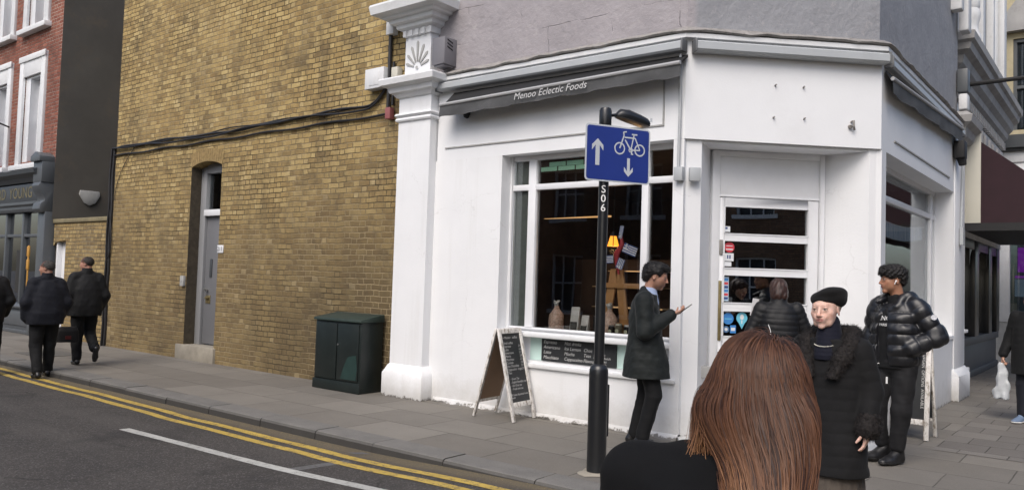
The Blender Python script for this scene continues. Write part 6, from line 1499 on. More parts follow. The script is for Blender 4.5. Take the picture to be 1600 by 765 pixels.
g.cone((.085, .02, 1.50), (.10, .13, 1.46), .036, .026, .02); g.cone((-.075, .03, 1.50), (-.07, .10, 1.42), .04, .03, .02)
g.ell((.01, .04, 1.56), (.062, .072, .11), .01, sub=True)
# open front
X_ = Grid
g.cone((.045, .26, 1.50), (.035, .26, .82), .070, .075, .012, sub=True, flat=((0, 1, 0), .50))
wv = wavef(21, 14, 24); w2 = wavef(22, 16, 60, (1, 1, .5)); g.disp(lambda x, y, z: .007*wv(x, y, z)+.0024*w2(x, y, z)); jk = g.mesh('puffer_jacket', PUF, p2)
g = Grid((-.2, -.12, .86), (.2, .22, 1.54), .008); g.loft([(.86, .0, .02, .15, .125), (1.2, .0, .02, .155, .135), (1.42, 0, .02, .12, .105)], .02); g.cone((0, .0, 1.42), (.005, .01, 1.52), .08, .068, .03); g.ell((.01, .03, 1.56), (.055, .06, .06), .006, sub=True)
g.disp(lambda x, y, z: .004*wv(x, y, z)); sw = g.mesh('sweatshirt', C_BLK, p2)
def local_text(strs, parent, name, mat, bend=None):
    mb = text_mesh(strs)
    if bend: 
        for v in mb.v: v.y = bend(v.x, v.z)
    me = bpy.data.meshes.new(name); me.from_pydata([tuple(v) for v in mb.v], [], mb.f); return link_mesh(name, me, mat, parent)
local_text([('GIVENCHY', .062, (.035, .150, 1.315), (-1, .0, 0), (0, -.04, 1), 0, 'CENTER'), ('PARIS', .034, (.035, .158, 1.255), (-1, .0, 0), (0, 0, 1), 0, 'CENTER')], sw, 'chest_print', M['white_text'], lambda x, z: .02+(.135-.03*max(0, (z-1.2)/.22))*(max(0, 1-abs(x/.145)**2.4))**(1/2.4)+.009)
bd = MB(); disc(bd, Frame((0, 0), (1, 0), (0, 1)), 0, 0, .024, 0)
me = bpy.data.meshes.new('sleeve_badge'); me.from_pydata([(v.x, 0, v.z) for v in bd.v], [], bd.f); bo = link_mesh('sleeve_badge', me, paint('badge_white', (.55, .56, .6), .6, .3, 60), jk); bo.location = (-.362, .012, 1.345); bo.rotation_euler = (0, 0, math.radians(38))
# buckle, zip pull
m = MB(); m.tube([(.06, .165, .905), (.075, .175, .90), (.08, .17, .885), (.065, .175, .875)], .004, 6); me = bpy.data.meshes.new('belt_buckle'); me.from_pydata([tuple(v) for v in m.v], [], m.f); link_mesh('belt_buckle', me, M['steel'], p2)
m = MB(); m.box(WF, -.028, -.012, .165, .17, .73, .79); me = bpy.data.meshes.new('pocket_tag'); me.from_pydata([tuple(v) for v in m.v], [], m.f); link_mesh('pocket_tag', me, M['white_text'], p2)
g = Grid((-.14, -.13, 1.56), (.18, .20, 1.90), .0048)
for c, r in (((0, -.02, .055), (.088, .100, .082)), ((0, .045, .085), (.078, .065, .045)), ((0, .085, .062), (.062, .028, .024)), ((.066, .03, .055), (.026, .05, .036)), ((-.066, .03, .055), (.026, .05, .036)), ((0, -.07, .01), (.07, .045, .065))): g.ell(hd.P(c), np.array(r)*1.05, .02, hd.R)
g.ell(hd.P((0, .115, -.008)), (.09, .07, .050), .01, hd.R, True)
w1 = wavef(31, 22, 150); w2 = wavef(32, 20, 260); g.disp(lambda x, y, z: .009*w1(x, y, z)+.004*w2(x, y, z)-.001); furry(g.mesh('hair', H_BLACK, p2), 3500, .016, .0009, (.004, .0035, .0035), (.010, .0085, .0085), 0, 'curls')
g = Grid(hd.P((-.09, -.0, -.02))-.04, hd.P((-.09, -.0, -.02))+.04, .003); g.ell(hd.P((-.086, .004, -.008)), .009, .003); g.cone(hd.P((-.088, .008, -.010)), hd.P((-.088, .018, -.036)), .0042, .004, .003); g.mesh('earphone', paint('white_plastic', (.8, .8, .8), .3), p2)

# ------------------------------------------------------------------ 3 elderly woman in the beret
rz3 = math.atan2(.072+.05, -1.0)
p3 = thing('person', 'elderly woman in a black beret and long black quilted coat with fur collar', 'person', (-1.40, 4.83, 0), rz3)
J = JJ(pel=(0, 0, .84), waist=(0, .0, .97), chest=(0, -.01, 1.12), neck=(0, .0, 1.29), shoR=(.165, 0, 1.22), elbR=(.23, -.03, .98), wriR=(.20, .06, .76), shoL=(-.165, 0, 1.22), elbL=(-.225, -.02, .985), wriL=(-.235, .06, .79),
       hipR=(.08, 0, .80), kneR=(.08, .02, .44), ankR=(.08, 0, .08), toeR=(.09, .16, .03), hipL=(-.08, 0, .80), kneL=(-.08, .06, .44), ankL=(-.08, .10, .08), toeL=(-.09, .26, .03))
hd = Head((.02, .045, 1.435), sc=.96, tone=(.68, .46, .38), fem=True, old=True, lips=(.46, .20, .18), brow=(.20, .13, .09), neck=(0, -.0, 1.27)); hd.R = rotz(.04) @ rotx(-.02) @ roty(.05)
g = Grid((-.32, -.22, 0), (.30, .28, 1.60), (.0045, .0045, .014), zfine=[(1.28, 1.58, .0042), (.60, .80, .005)])
body_core(g, J, hd); hand(g, J['wriL'], (.05, .10, -.95), (.9, .1, -.1), (0, 1, 0), (.35, .4, .5, .55), .88, .1)
def oldpaint(V):
    c = hd.paint(V); w_ = wavef(77, 12, 120)(*V.T)[:, None]; return c*(1+.02*w_)*np.array([1, .98, .97])
g.mesh('body', SKIN, p3, oldpaint)
g = Grid((-.36, -.26, .30), (.36, .30, 1.34), .0065)
qf = lambda X, Y, Z, d: .0025*(1-np.abs(np.sin(PI*Z/.062+.3*np.sin(X*8)))**.5)
g.loft([(.50, .0, .02, .220, .175), (.66, .0, .01, .212, .165), (.9, 0, 0, .195, .15), (1.08, 0, -.005, .19, .14), (1.2, 0, -.01, .175, .12), (1.27, 0, -.0, .12, .10)], .03, qf)
for sd in 'LR': g.cone(J['sho'+sd], J['elb'+sd], .072, .064, .03, rip=(.002, .062)); g.cone(J['elb'+sd], J['wri'+sd]+np.array([0, 0, .015]), .066, .055, .025, rip=(.002, .062))
g.disp(coatfn(41, .008)); g.clip((0, 0, .505), (0, 0, -1)); g.mesh('coat', cloth('black_quilted_coat', (.0055, .0055, .0062), .85, .2), p3)
FUR = hairmat('dark_brown_fur', (.005, .004, .004), (.016, .012, .011), .8, 90)
g = Grid((-.24, -.2, 1.05), (.24, .22, 1.42), .0055)
for sx in (-1, 1): g.chain([(sx*.03, -.095, 1.30), (sx*.10, -.05, 1.295), (sx*.125, .03, 1.25), (sx*.105, .095, 1.17), (sx*.07, .145, 1.06)], [.052, .052, .052, .048, .034], .03, flat=((0, .7, .7), 1.2))
w1 = wavef(51, 24, 120); w2 = wavef(52, 20, 230); fz = lambda x, y, z: .003*w1(x, y, z)+.003*w2(x, y, z)
g.disp(fz); furry(g.mesh('fur_collar', FUR, p3), 12000, .020, .0006, (.004, .0035, .0035), (.017, .013, .012))
for sd in 'LR':
    w_ = J['wri'+sd]; e_ = J['elb'+sd]; d = nz(w_-e_); g = Grid(w_-.13, w_+.13, .0055); g.cone(w_-d*.045, w_+d*.005, .066, .068, .02); g.cone(w_+d*.03, w_+d*.09, .03, .03, .01, sub=True); g.disp(fz); furry(g.mesh('fur_cuff', FUR, p3), 4000, .018, .0006, (.004, .0035, .0035), (.017, .013, .012))
g = Grid((-.12, -.1, 1.15), (.14, .17, 1.42), .005); g.cone((0, .03, 1.17), (.005, .02, 1.36), .095, .058, .03, flat=((0, 1, 0), .9)); g.disp(lambda x, y, z: .0007*np.sin(z*260)); g.mesh('jumper', cloth('navy_roll_neck', (.0035, .0042, .012), .85, .3), p3)
m = MB()
for k in range(25):
    a = -1.05+2.1*k/24; m.lathe((.082*math.sin(a)+.002, .028+.095*math.cos(a), 1.262-.035*math.cos(a)), [(.0001, -.004), (.004, 0), (.0001, .004)], 6)
me = bpy.data.meshes.new('necklace'); me.from_pydata([tuple(v) for v in m.v], [], m.f); link_mesh('necklace', me, paint('pearl', (.6, .58, .5), .3), p3)
g = Grid((-.2, -.2, 1.40), (.22, .2, 1.62), .0048)
Rb = hd.R @ rotx(.18) @ roty(.28)
g.ell(hd.P((-.022, -.020, .088)), (.098, .104, .040), .02, Rb); g.ell(hd.P((-.045, -.035, .055)), (.068, .08, .045), .03, Rb); g.ell(hd.P((0, -.012, .060)), (.078, .094, .045), .02, hd.R); g.ell(hd.P((.0, .06, -.03)), (.068, .085, .085), .006, hd.R, True)
wv = wavef(61, 12, 40); g.disp(lambda x, y, z: .0025*wv(x, y, z)); g.mesh('beret', cloth('black_felt', (.007, .007, .0075), .95, .5), p3)
g = Grid((-.13, -.15, 1.36), (.17, .15, 1.52), .0048); g.ell(hd.P((0, -.03, .02)), (.078, .084, .055), .01, hd.R); g.ell(hd.P((.0, .08, -.0)), (.075, .075, .09), .008, hd.R, True); w1 = wavef(62, 14, 140); g.disp(lambda x, y, z: .003*w1(x, y, z)); g.mesh('hair', hairmat('pale_grey_hair', (.25, .17, .11), (.45, .36, .28)), p3)
g = Grid((-.26, -.22, .08), (.26, .26, .62), .008)
fl = wavef(63, 6, 1); g.loft([(.12, 0, .03, .215, .19), (.40, 0, .02, .195, .165), (.6, 0, 0, .18, .15)], .02, lambda X, Y, Z, d: .010*np.sin(np.arctan2(Y, X)*22)*np.clip((.62-Z)*2.2, 0, 1)); g.mesh('skirt', cloth('grey_brown_tweed', (.075, .062, .052), .95, .3, 90, .45), p3)
shoes(J, p3, LEATHER, h=.01)

# ------------------------------------------------------------------ 4 woman at the cafe door
az = math.radians(-27); rz4 = -az
p4 = thing('person', 'woman seen from behind in a black padded jacket facing the cafe door', 'person', (-2.83, 7.98, 0.035), rz4)
J = JJ(pel=(0, 0, .90), waist=(0, 0, 1.03), chest=(0, .02, 1.22), neck=(0, .03, 1.39), shoR=(.17, .02, 1.32), elbR=(.27, .02, 1.08), wriR=(.16, .20, 1.02), shoL=(-.17, .02, 1.32), elbL=(-.27, .0, 1.07), wriL=(-.16, .12, 1.20),
       hipR=(.085, 0, .85), kneR=(.085, .03, .47), ankR=(.09, 0, .08), toeR=(.10, .17, .03), hipL=(-.085, 0, .85), kneL=(-.085, .02, .47), ankL=(-.09, -.03, .08), toeL=(-.1, .14, .03))
hd = Head((0, .075, 1.50), sc=.98, tone=(.5, .3, .22), fem=True, neck=(0, .03, 1.38)); hd.R = rotx(-.30)
g = Grid((-.34, -.2, 0), (.34, .30, 1.68), (.008, .008, .014), zfine=[(1.36, 1.68, .008), (1.15, 1.32, .007)]); body_core(g, J, hd); hand(g, J['wriL'], (.1, .3, .9), (.8, .5, 0), (0, .4, .1), (.6, .7, .8, .9), .9, .3); g.mesh('body', SKIN, p4, hd.paint)
g = Grid((-.40, -.24, .76), (.42, .32, 1.46), .0075)
g.loft([(.80, 0, 0, .20, .16), (1.0, 0, 0, .195, .155), (1.2, 0, .01, .195, .15), (1.31, 0, .02, .18, .125), (1.38, 0, .03, .11, .09)], .03, lambda X, Y, Z, d: .006*(1-np.abs(np.sin(PI*Z/.055+.2*np.sin(X*8)))**.5))
for sd in 'LR': g.cone(J['sho'+sd], J['elb'+sd], .074, .064, .03, rip=(.004, .055)); g.cone(J['elb'+sd], J['wri'+sd], .066, .05, .02, rip=(.004, .055))
g.cone((0, .02, 1.36), (0, .03, 1.43), .085, .08, .02); g.disp(coatfn(71, .007)); g.mesh('padded_jacket', cloth('black_padded_nylon', (.0055, .006, .0075), .55, .1), p4)
g = Grid((-.13, -.1, 1.36), (.13, .22, 1.68), .006)
for c, r in (((0, -.02, .035), (.085, .104, .088)), ((0, -.045, -.035), (.092, .080, .088)), ((0, -.05, -.09), (.08, .06, .05)), ((0, .05, .07), (.06, .05, .04))): g.ell(hd.P(c), r, .03, hd.R)
g.ell(hd.P((0, .13, -.03)), (.07, .08, .085), .01, hd.R, True); w1 = wavef(72, 16, 90, (1, 1, .3)); g.disp(lambda x, y, z: .005*w1(x, y, z)); g.mesh('hair', hairmat('dark_auburn_hair', (.012, .006, .005), (.045, .018, .013), .45), p4)
trousers(J, p4, C_BLACKT, h=.011, seed=5); shoes(J, p4, LEATHER, h=.01)
M4 = Matrix.Translation((-2.83, 7.98, .035)) @ Matrix.Rotation(rz4, 4, 'Z')
m = MB(); m.box(WF, -.035, .035, -.008, .0, -.09, .09); m.box(WF, -.02, .03, .006, .01, -.10, .07); pp = m.build('folded_paper', paint('paper_white', (.7, .7, .72), .6), None); pp.location = M4 @ Vector((-.225, .16, 1.32)); pp.rotation_euler = (.1, .12, rz4+.5); tag(pp, 'white folded papers held up by the woman at the door', 'paper')
m = MB(); m.tube([M4 @ Vector(q) for q in ((-.12, -.155, 1.16), (-.10, -.17, 1.10), (-.095, -.168, 1.04), (-.13, -.16, 1.02), (-.17, -.15, 1.035), (-.20, -.14, 1.00))], .0035, 6); m.top('cord', M['white_text'], 'thin white cord looping from the hand of the woman at the door', 'cord', loc=tuple(M4 @ Vector((-.1, -.1, 1.0))), smooth=True)

# ------------------------------------------------------------------ 5, 6, 7 men on the left
def walker(label, loc, az_deg, seed, mat, hairm, tone, hs=1.0, belly=0, step=1, bald=0, leg2=False, collar=True, hair_c=None, trm=None, lean=0):
    rz = -math.radians(az_deg); t_ = thing('person', label, 'person', loc, rz, None)
    st_ = step
    J = JJ(pel=(0, 0, .93), waist=(0, 0, 1.07), chest=(0, -.01, 1.27), neck=(0, .01, 1.45), shoR=(.185, -.01, 1.37), elbR=(.265, -.05, 1.10), wriR=(.25, .10, .90), shoL=(-.185, -.01, 1.37), elbL=(-.265, -.05, 1.10), wriL=(-.25, .04, .88),
           hipR=(.095, 0, .88), kneR=(.10, .07*st_, .48), ankR=(.10, .12*st_, .085), toeR=(.12, .12*st_+.17, .03), hipL=(-.095, 0, .88), kneL=(-.10, .0, .47), ankL=(-.10, -.14*st_, .10), toeL=(-.11, -.14*st_+.16, .03))
    if leg2: J['kneR'] = np.array((.11, .10, .50)); J['ankR'] = np.array((.12, -.22, .26)); J['toeR'] = np.array((.13, -.20, .08)); J['heelR'] = np.array((.12, -.30, .26)); J['ankL'] = np.array((-.08, .02, .085)); J['toeL'] = np.array((-.09, .19, .03)); J['kneL'] = np.array((-.09, .03, .48))
    hd = Head((0, .04, 1.60), sc=1.0, tone=tone, neck=(0, .01, 1.44)); hd.R = rotz(.85) @ rotx(-.05)
    g = Grid((-.32, -.30, 0), (.32, .30, 1.76), (.010, .010, .016), zfine=[(1.42, 1.75, .009)]); body_core(g, J, hd)
    def pf(V):
        c = hd.paint(V); q = (V-hd.c) @ hd.R; 
        m_ = ((q[:, 2] > .0+.35*(q[:, 1]+.02)) & (q[:, 2] > -.055))*1.0
        if bald: m_ = m_*((q[:, 2] < .075) | (q[:, 1] < -.05))*.75
        return c*(1-m_[:, None]*.8)
    g.mesh('body', SKIN, t_, pf)
    g = Grid((-.13, -.12, 1.52), (.13, .14, 1.74), .007); g.ell(hd.P((0, -.018, .032)), (.0765, .0945, .081), .02, hd.R); g.ell(hd.P((0, .10, .0)), (.1, .09, .075), .01, hd.R, True); g.ell(hd.P((0, .075, -.07)), (.12, .085, .085), .01, hd.R, True)
    furry(g.mesh('hair', hairm, t_), 1500, .012, .0012, (.008, .007, .006), (.04, .036, .032), .3, 'locks')
    g = Grid((-.42, -.30, .74), (.42, .32, 1.54), .010); b_ = belly
    g.loft([(.78, 0, .01, .215+b_, .175+b_), (.95, 0, .0, .23+b_, .185+b_), (1.2, 0, -.01, .225, .17), (1.33, 0, -.01, .185, .135), (1.42, 0, 0, .11, .10)], .05)
    for sd in 'LR': g.chain([J['sho'+sd], J['elb'+sd], J['wri'+sd]], [.078, .074, .060], .05)
    g.cone((0, -.01, 1.47), (.17, -.01, 1.405), .05, .05, .05); g.cone((0, -.01, 1.47), (-.17, -.01, 1.405), .05, .05, .05); g.cone((0, 0, 1.44), (0, .0, 1.51), .075, .072, .02)
    g.disp(coatfn(seed, .010)); g.mesh('jacket', mat, t_)
    trousers(J, t_, trm or C_BLACKT, rh=.108, rk=.085, ra=.070, h=.011, seed=seed, amp=.008); shoes(J, t_, LEATHER, h=.011)
    pass
    return t_
walker('man in a navy jacket walking in the road with cropped grey hair', (-12.62, 4.93, -.088), -84, 81, C_NAVY, hairmat('grey_cropped_hair', (.03, .027, .025), (.085, .08, .075), .8, 130), (.40, .22, .16), 1.0, .03, 1)
walker('man in a black jacket on the pavement lifting his right heel', (-13.15, 5.72, 0), -80, 91, cloth('black_jacket_cloth', (.0052, .0056, .0065), .75, .2), H_DARK, (.42, .22, .16), 1.0, .02, .3, leg2=True)
walker('man in a black coat cut off by the left edge of the view', (-13.35, 4.42, -.088), -86, 95, cloth('black_coat_cloth', (.009, .009, .010), .75, .2), H_DARK, (.45, .24, .18), 1.0, .0, -.8, bald=1)
g_ = Grid((-.2, -.12, -.22), (.2, .12, .2), .01); g_.loft([(-.17, 0, 0, .16, .06), (.0, 0, 0, .15, .055), (.07, 0, 0, .12, .03)], .02)
bagm = g_.mesh('holdall', cloth('black_bag_cloth', (.008, .008, .009), .7, .2), None); bagm.location = (-13.0, 5.42, .55); bagm.rotation_euler = (0, 0, 1.3); tag(bagm, 'black holdall with a small red patch between the two walking men', 'bag')
m = MB(); m.box(WF, -.04, .04, -.068, -.055, -.12, -.07); m.box(WF, -.04, .04, .055, .068, -.12, -.07); rp_ = m.build('red_patch', cloth('dark_red_cloth', (.08, .010, .010), .7, .2), None); rp_.parent = bagm

# ------------------------------------------------------------------ 8 woman at the right edge with a carrier bag
rz8 = math.radians(180-14)
p8 = thing('person', 'woman in a black coat and blue trainers cut off by the right edge', 'person', (-1.00, 11.72, 0), rz8)
J = JJ(pel=(0, 0, .90), waist=(0, 0, 1.03), chest=(0, 0, 1.20), neck=(0, 0, 1.37), shoR=(.17, 0, 1.30), elbR=(.25, -.02, 1.04), wriR=(.30, .06, .80), shoL=(-.17, 0, 1.30), elbL=(-.24, -.02, 1.05), wriL=(-.26, .06, .82),
       hipR=(.085, 0, .85), kneR=(.085, .05, .47), ankR=(.07, .10, .085), toeR=(.10, .27, .03), hipL=(-.085, 0, .85), kneL=(-.085, .0, .46), ankL=(-.09, -.12, .1), toeL=(-.1, .05, .03))
hd = Head((0, .03, 1.50), sc=.97, tone=(.5, .3, .22), fem=True, neck=(0, 0, 1.36))
g = Grid((-.38, -.22, 0), (.40, .30, 1.66), (.008, .008, .014), zfine=[(1.35, 1.64, .008), (.62, .85, .007)]); body_core(g, J, hd); hand(g, J['wriR'], (.05, .05, -1), (-1, 0, 0), (0, 1, 0), (.9, 1, 1.1, 1.1), .95, .4); g.mesh('body', SKIN, p8, hd.paint)
g = Grid((-.40, -.26, .56), (.40, .28, 1.44), .009); g.loft([(.60, 0, 0, .225, .175), (.9, 0, 0, .22, .17), (1.15, 0, 0, .205, .15), (1.28, 0, 0, .18, .12), (1.36, 0, 0, .11, .09)], .03)
for sd in 'LR': g.chain([J['sho'+sd], J['elb'+sd], J['wri'+sd]+np.array([0, 0, .03])], [.080, .070, .056], .03)
g.cone((0, 0, 1.36), (0, .0, 1.42), .08, .078, .02); g.disp(coatfn(101, .009)); g.mesh('coat', C_BLK, p8)
g = Grid((-.13, -.13, 1.36), (.13, .14, 1.66), .007); g.ell(hd.P((0, -.02, .035)), (.085, .10, .085), .02, hd.R); g.ell(hd.P((0, -.05, -.06)), (.075, .06, .08), .02, hd.R); g.ell(hd.P((0, .1, -.02)), (.07, .08, .085), .01, hd.R, True); g.mesh('hair', H_BLACK, p8)
trousers(J, p8, C_NAVY, h=.011, seed=6); shoes(J, p8, paint('blue_grey_trainer', (.12, .17, .26), .6), h=.009, sole=M['white_text'])
M8 = Matrix.Translation((-1.00, 11.72, 0)) @ Matrix.Rotation(rz8, 4, 'Z')
g = Grid((-.12, -.10, -.48), (.12, .10, .04), .007); g.loft([(-.46, 0, 0, .085, .05), (-.35, 0, 0, .088, .055), (-.15, 0, 0, .06, .04), (-.02, 0, 0, .022, .018)], .02); w1 = wavef(111, 14, 45, (1, 1, .4)); g.disp(lambda x, y, z: .012*w1(x, y, z))
def bagmat():
    t = NT('thin_white_plastic_bag'); t.b.inputs['Transmission Weight'].default_value = .35; return t.fin((.62, .65, .68), .35, t.bump(t.noise(t.obj(), 30, 4), .5, .01))
bg_ = g.mesh('plastic_bag', bagmat(), None); bg_.location = M8 @ Vector((.31, .09, .73)); bg_.rotation_euler = (0, 0, rz8+.3); tag(bg_, 'thin white carrier bag hanging from the right edge woman\'s hand', 'bag')

# ------------------------------------------------------------------ 9 foreground woman with long auburn hair
AZ9 = math.radians(-22.5)
s9 = Vector((math.sin(AZ9), math.cos(AZ9), 0)); r9 = Vector((math.cos(AZ9), -math.sin(AZ9), 0))
c9 = s9*1.46
rz9 = -(AZ9+math.radians(14))
p9 = thing('person', 'woman close to the camera seen from behind with long auburn hair and black top', 'person', (c9.x, c9.y, 0), rz9)
J = JJ(pel=(0, 0, .90), waist=(0, 0, 1.0), chest=(.0, 0, 1.10), neck=(.015, .02, 1.28), shoR=(.13, .0, 1.10), elbR=(.19, -.02, .88), wriR=(.20, .10, .70), shoL=(-.175, .0, 1.185), elbL=(-.245, -.01, .93), wriL=(-.20, .12, .74),
       hipR=(.085, 0, .86), kneR=(.085, .03, .47), ankR=(.09, 0, .08), toeR=(.1, .17, .03), hipL=(-.085, 0, .86), kneL=(-.085, .03, .47), ankL=(-.09, 0, .08), toeL=(-.1, .17, .03))
hd = Head((.036, .07, 1.345), sc=.94, tone=(.5, .3, .22), fem=True, neck=(.015, .02, 1.26)); hd.R = rotz(.12) @ rotx(-.30)
g = Grid((-.34, -.22, 0), (.34, .28, 1.50), (.008, .008, .014), zfine=[(1.18, 1.5, .008)]); body_core(g, J, hd); g.mesh('body', SKIN, p9, hd.paint)
g = Grid((-.40, -.28, .50), (.40, .30, 1.32), .007); g.loft([(.55, 0, 0, .2, .15), (.9, 0, 0, .19, .145), (1.02, -.01, 0, .195, .14), (1.12, -.02, 0, .18, .125), (1.20, -.015, .0, .13, .105), (1.25, 0, .01, .075, .075)], .05)
for sd in 'LR': g.chain([J['sho'+sd], J['elb'+sd], J['wri'+sd]], [.056, .056, .046], .06)
g.cone((.01, .01, 1.222), J['shoL']+np.array([.0, 0, .016]), .052, .050, .05); g.cone((.01, .01, 1.20), J['shoR'], .055, .055, .04); g.cone((.01, .015, 1.20), (.015, .02, 1.275), .062, .056, .02)
g.disp(coatfn(121, .007)); top9 = g.mesh('black_top', cloth('soft_black_jersey', (.006, .0062, .007), .95, .12, 220, .15, .12, .12), p9)
trousers(J, p9, C_BLACKT, h=.014, seed=9, top=.92); shoes(J, p9, LEATHER, h=.012)
RAD = np.array([.079, .098, .083]); HC = hd.c+hd.R @ np.array([0, -.015, .030])*hd.sc
g = Grid((-.22, -.24, .90), (.27, .24, 1.50), .0055)
g.ell(HC, RAD*1.05, .02, hd.R); g.chain([(.040, .0, 1.32), (.066, -.05, 1.22), (.092, -.085, 1.05), (.092, -.09, .92)], [.064, .050, .036, .02], .04, flat=((0, 1, 0), 1.8)); g.ell(hd.P((0, .115, -.05)), (.075, .075, .10), .01, hd.R, True)
g.chain([(.02, .01, 1.325), (.012, -.022, 1.275), (.035, -.05, 1.22)], [.040, .036, .022], .03)
hair = g.mesh('hair', hairmat('auburn_underlayer', (.035, .014, .008), (.13, .058, .030), .6, 120), p9)
def strands():
    rg = np.random.RandomState(4); N = 24000; T = 34
    u = rg.normal(size=(N*3, 3)); u /= np.linalg.norm(u, axis=1)[:, None]
    keep = (u[:, 2] > -.35) & ~((u[:, 1] > .62) & (u[:, 2] < .5)); u = u[keep][:N]; N = len(u)
    lay = rg.uniform(0, 1, N)**.8
    R = hd.R; HCc = HC
    part = np.array([.30, -.35, 1.0]); part /= np.linalg.norm(part)      # crown whorl
    p = u*RAD
    d = u-part*(u@part)[:, None]; d += rg.normal(scale=.05, size=d.shape)
    # swirl at the crown
    sw = np.cross(part, u); d += sw*.35
    d /= np.linalg.norm(d, axis=1)[:, None]+1e-9
    down = R.T @ np.array([0, 0, -1.])
    grpA = (u[:, 0] < -.10) & (u[:, 1] > -.55) & (rg.rand(N) < .85)
    length = np.where(grpA, rg.uniform(.24, .30, N), rg.uniform(.42, .56, N)); length[rg.rand(N) < .1] *= .8
    step = (length/T)[:, None]
    NC = 220; ang = np.arctan2(u[:, 0], -u[:, 1]); clump = (np.clip((ang+PI)/(2*PI), 0, .999)*NC*.5).astype(int)*2+rg.randint(0, 2, N)
    cph = rg.uniform(0, 6.28, NC+2); coff = rg.normal(size=(NC+2, 2))
    W = HCc+(p @ R.T); path = [W.copy()]
    yb = -.125-.045*lay+rg.normal(scale=.008, size=N)
    sx_ = u[:, 0]/np.sqrt(u[:, 0]**2+u[:, 1]**2+1e-6); xt = .104+np.clip(rg.normal(scale=.008, size=N)+coff[clump, 0]*.005+sx_*.048+.010*(lay-.5), -.055, .058)
    spread = rg.uniform(0, 1, N); curl = rg.uniform(0, 1, N); fly = (rg.rand(N) < .02)*1.0; capj = rg.uniform(-.4, 1, N)**3*1.6
    for t in range(T):
        f = t/T
        q = (W-HCc) @ R; zz = W[:, 2]
        on = zz > 1.315
        dl = d*.80+down*.20; d = np.where(on[:, None], dl, d)
        dw = d @ R.T
        flr = np.clip((1.40-zz)/.13, 0, 1.1); tgtx = np.where(grpA, (-.024-.078*flr)*(1-spread)+(.020+.080*flr)*spread+coff[clump, 1]*.007+.10*(.3+curl)*np.clip((1.275-zz)/.04, 0, 1)*spread, xt); tgty = np.where(grpA, -.045-.035*lay, yb)
        fall = np.stack([np.clip((tgtx-W[:, 0])*10, -.9, .9), np.clip((tgty-W[:, 1])*7, -.5, .5), -np.ones(N)], 1)
        fall[:, 0] += .10*np.sin(zz*34+cph[clump])*(.35+f); fall[:, 1] += .07*np.cos(zz*30+cph[clump]*2)
        fall /= np.linalg.norm(fall, axis=1)[:, None]
        b = np.clip((1.36-zz)/.10, 0, 1)[:, None]*.55
        dw = dw*(1-b)+fall*b; dw += rg.normal(scale=.010, size=dw.shape)*(1+6*fly[:, None]); dw /= np.linalg.norm(dw, axis=1)[:, None]
        W0 = W.copy(); frozen = grpA & (zz < 1.222+.065*curl); alive = np.where(frozen, 0.0, 1.0)[:, None]
        W = W+dw*step*alive
        q = (W-HCc) @ R; L = 1.04+.17*lay; rr = np.linalg.norm(q/RAD, axis=1)
        near = (W[:, 2] > 1.372)
        snap = near | (rr < L)
        tgt = q/rr[:, None]*L[:, None]; kk = np.where(rr < L, 1.0, .65)[:, None]
        q = np.where(snap[:, None], q*(1-kk)+tgt*kk, q)
        W = HCc+q @ R.T
        # keep clear of the back
        back = (~grpA) & (W[:, 2] < 1.25); lim = -.112-.04*lay; W[:, 1] = np.where(back & (W[:, 1] > lim), W[:, 1]*.6+lim*.4, W[:, 1])
        bz = (~grpA) & (W[:, 2] < 1.34); W[bz, 0] += (xt[bz]-W[bz, 0])*.07
        lat = .970*W[:, 0]+.242*W[:, 1]; jit = capj*.014
        rc = np.interp(W[:, 2], [1.0, 1.25, 1.33, 1.40, 1.45], [.128, .138, .140, .126, .100])-jit; lc = np.interp(W[:, 2], [1.0, 1.275, 1.356, 1.384, 1.45], [-.10, -.100, -.060, -.046, -.012])+jit
        far_ = (W[:, 2] < 1.445); W[:, 0] -= np.where(far_, np.maximum(lat-rc, 0)*.5, 0); W[:, 0] += np.where(far_, np.maximum(lc-lat, 0)*.5, 0)
        W = np.where(frozen[:, None], W0, W)
        d = dw @ R
        path.append(W.copy())
    P = np.stack(path, 1)
    P[:, 1:-1] = P[:, 1:-1]*.5+.25*(P[:, :-2]+P[:, 2:]); P[:, 1:-1] = P[:, 1:-1]*.5+.25*(P[:, :-2]+P[:, 2:])
    tan = np.gradient(P, axis=1); tan /= np.linalg.norm(tan, axis=2)[:, :, None]+1e-9
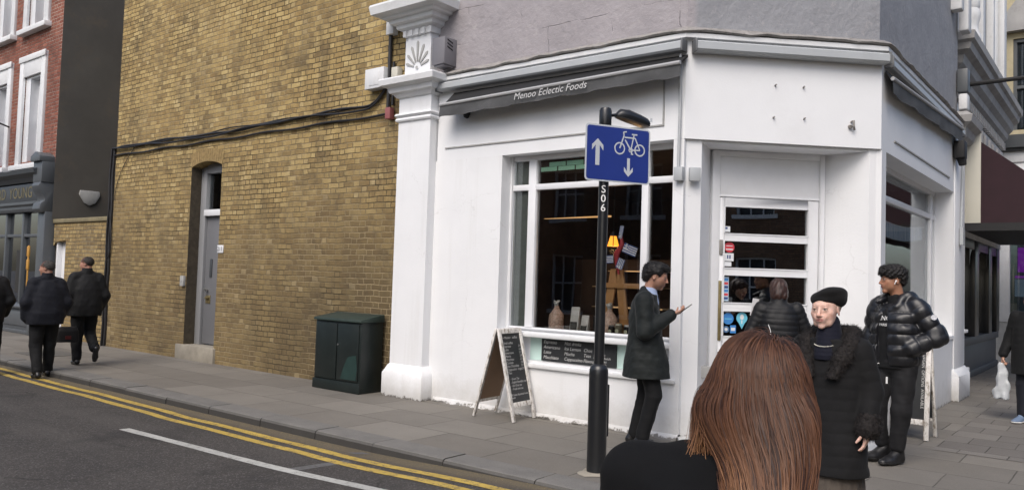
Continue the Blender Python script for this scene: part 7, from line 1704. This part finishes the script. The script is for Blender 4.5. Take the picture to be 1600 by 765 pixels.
    out = P-np.array([HC[0], HC[1]+.03, HC[2]]); out[:, :, 2] *= np.clip((P[:, :, 2]-1.30)/.06, 0, 1); out /= np.linalg.norm(out, axis=2)[:, :, None]+1e-9; out += rg.normal(scale=.12, size=(N, 1, 3)); side = np.cross(tan, out); side /= np.linalg.norm(side, axis=2)[:, :, None]+1e-9
    wd = rg.uniform(.00035, .00075, N)[:, None, None]*np.clip(1.25-np.linspace(0, 1, T+1)**3*1.1, .1, 1)[None, :, None]
    V = np.stack([P-side*wd, P+side*wd], 2).reshape(-1, 3)
    base = (np.arange(N)*(T+1)*2)[:, None]+np.arange(T)[None, :]*2
    Q = np.stack([base, base+1, base+3, base+2], 2).reshape(-1, 4)
    me = bpy.data.meshes.new('strands'); me.vertices.add(len(V)); me.vertices.foreach_set('co', V.astype(np.float32).ravel()); me.loops.add(len(Q)*4); me.loops.foreach_set('vertex_index', Q.ravel().astype(np.int32)); me.polygons.add(len(Q)); me.polygons.foreach_set('loop_start', np.arange(0, len(Q)*4, 4, dtype=np.int32)); me.polygons.foreach_set('use_smooth', np.ones(len(Q), bool)); me.update(calc_edges=True)
    f = np.linspace(0, 1, T+1)[None, :]; rnd = rg.rand(N)[:, None]; cr = rg.rand(NC+2)[clump][:, None]
    root = np.array([.058, .024, .013]); mid = np.array([.122, .054, .026]); tip = np.array([.30, .165, .080]); dark = np.array([.030, .013, .009])
    m1 = np.clip(f*2.6, 0, 1); m2 = np.clip((f-.42)*1.5+(cr-.6)*.9, 0, 1)
    col = root*(1-m1[..., None])+mid*m1[..., None]; col = col*(1-m2[..., None])+tip*m2[..., None]
    col = col*(.60+.45*rnd+.45*cr)[..., None]; sel = (rnd < .18)[..., None]; col = np.where(sel, dark, col)
    col = np.repeat(col.reshape(-1, 1, 3), 2, 1).reshape(-1, 3)
    at = me.color_attributes.new('tone', 'FLOAT_COLOR', 'POINT'); at.data.foreach_set('color', np.concatenate([col, np.ones((len(V), 1))], 1).astype(np.float32).ravel())
    t = NT('auburn_strands'); a_ = t.n('ShaderNodeAttribute'); a_.attribute_name = 'tone'
    mt = t.fin(a_.outputs['Color'], .55, spec=.3)
    return link_mesh('strands', me, mt, hair)
strands()
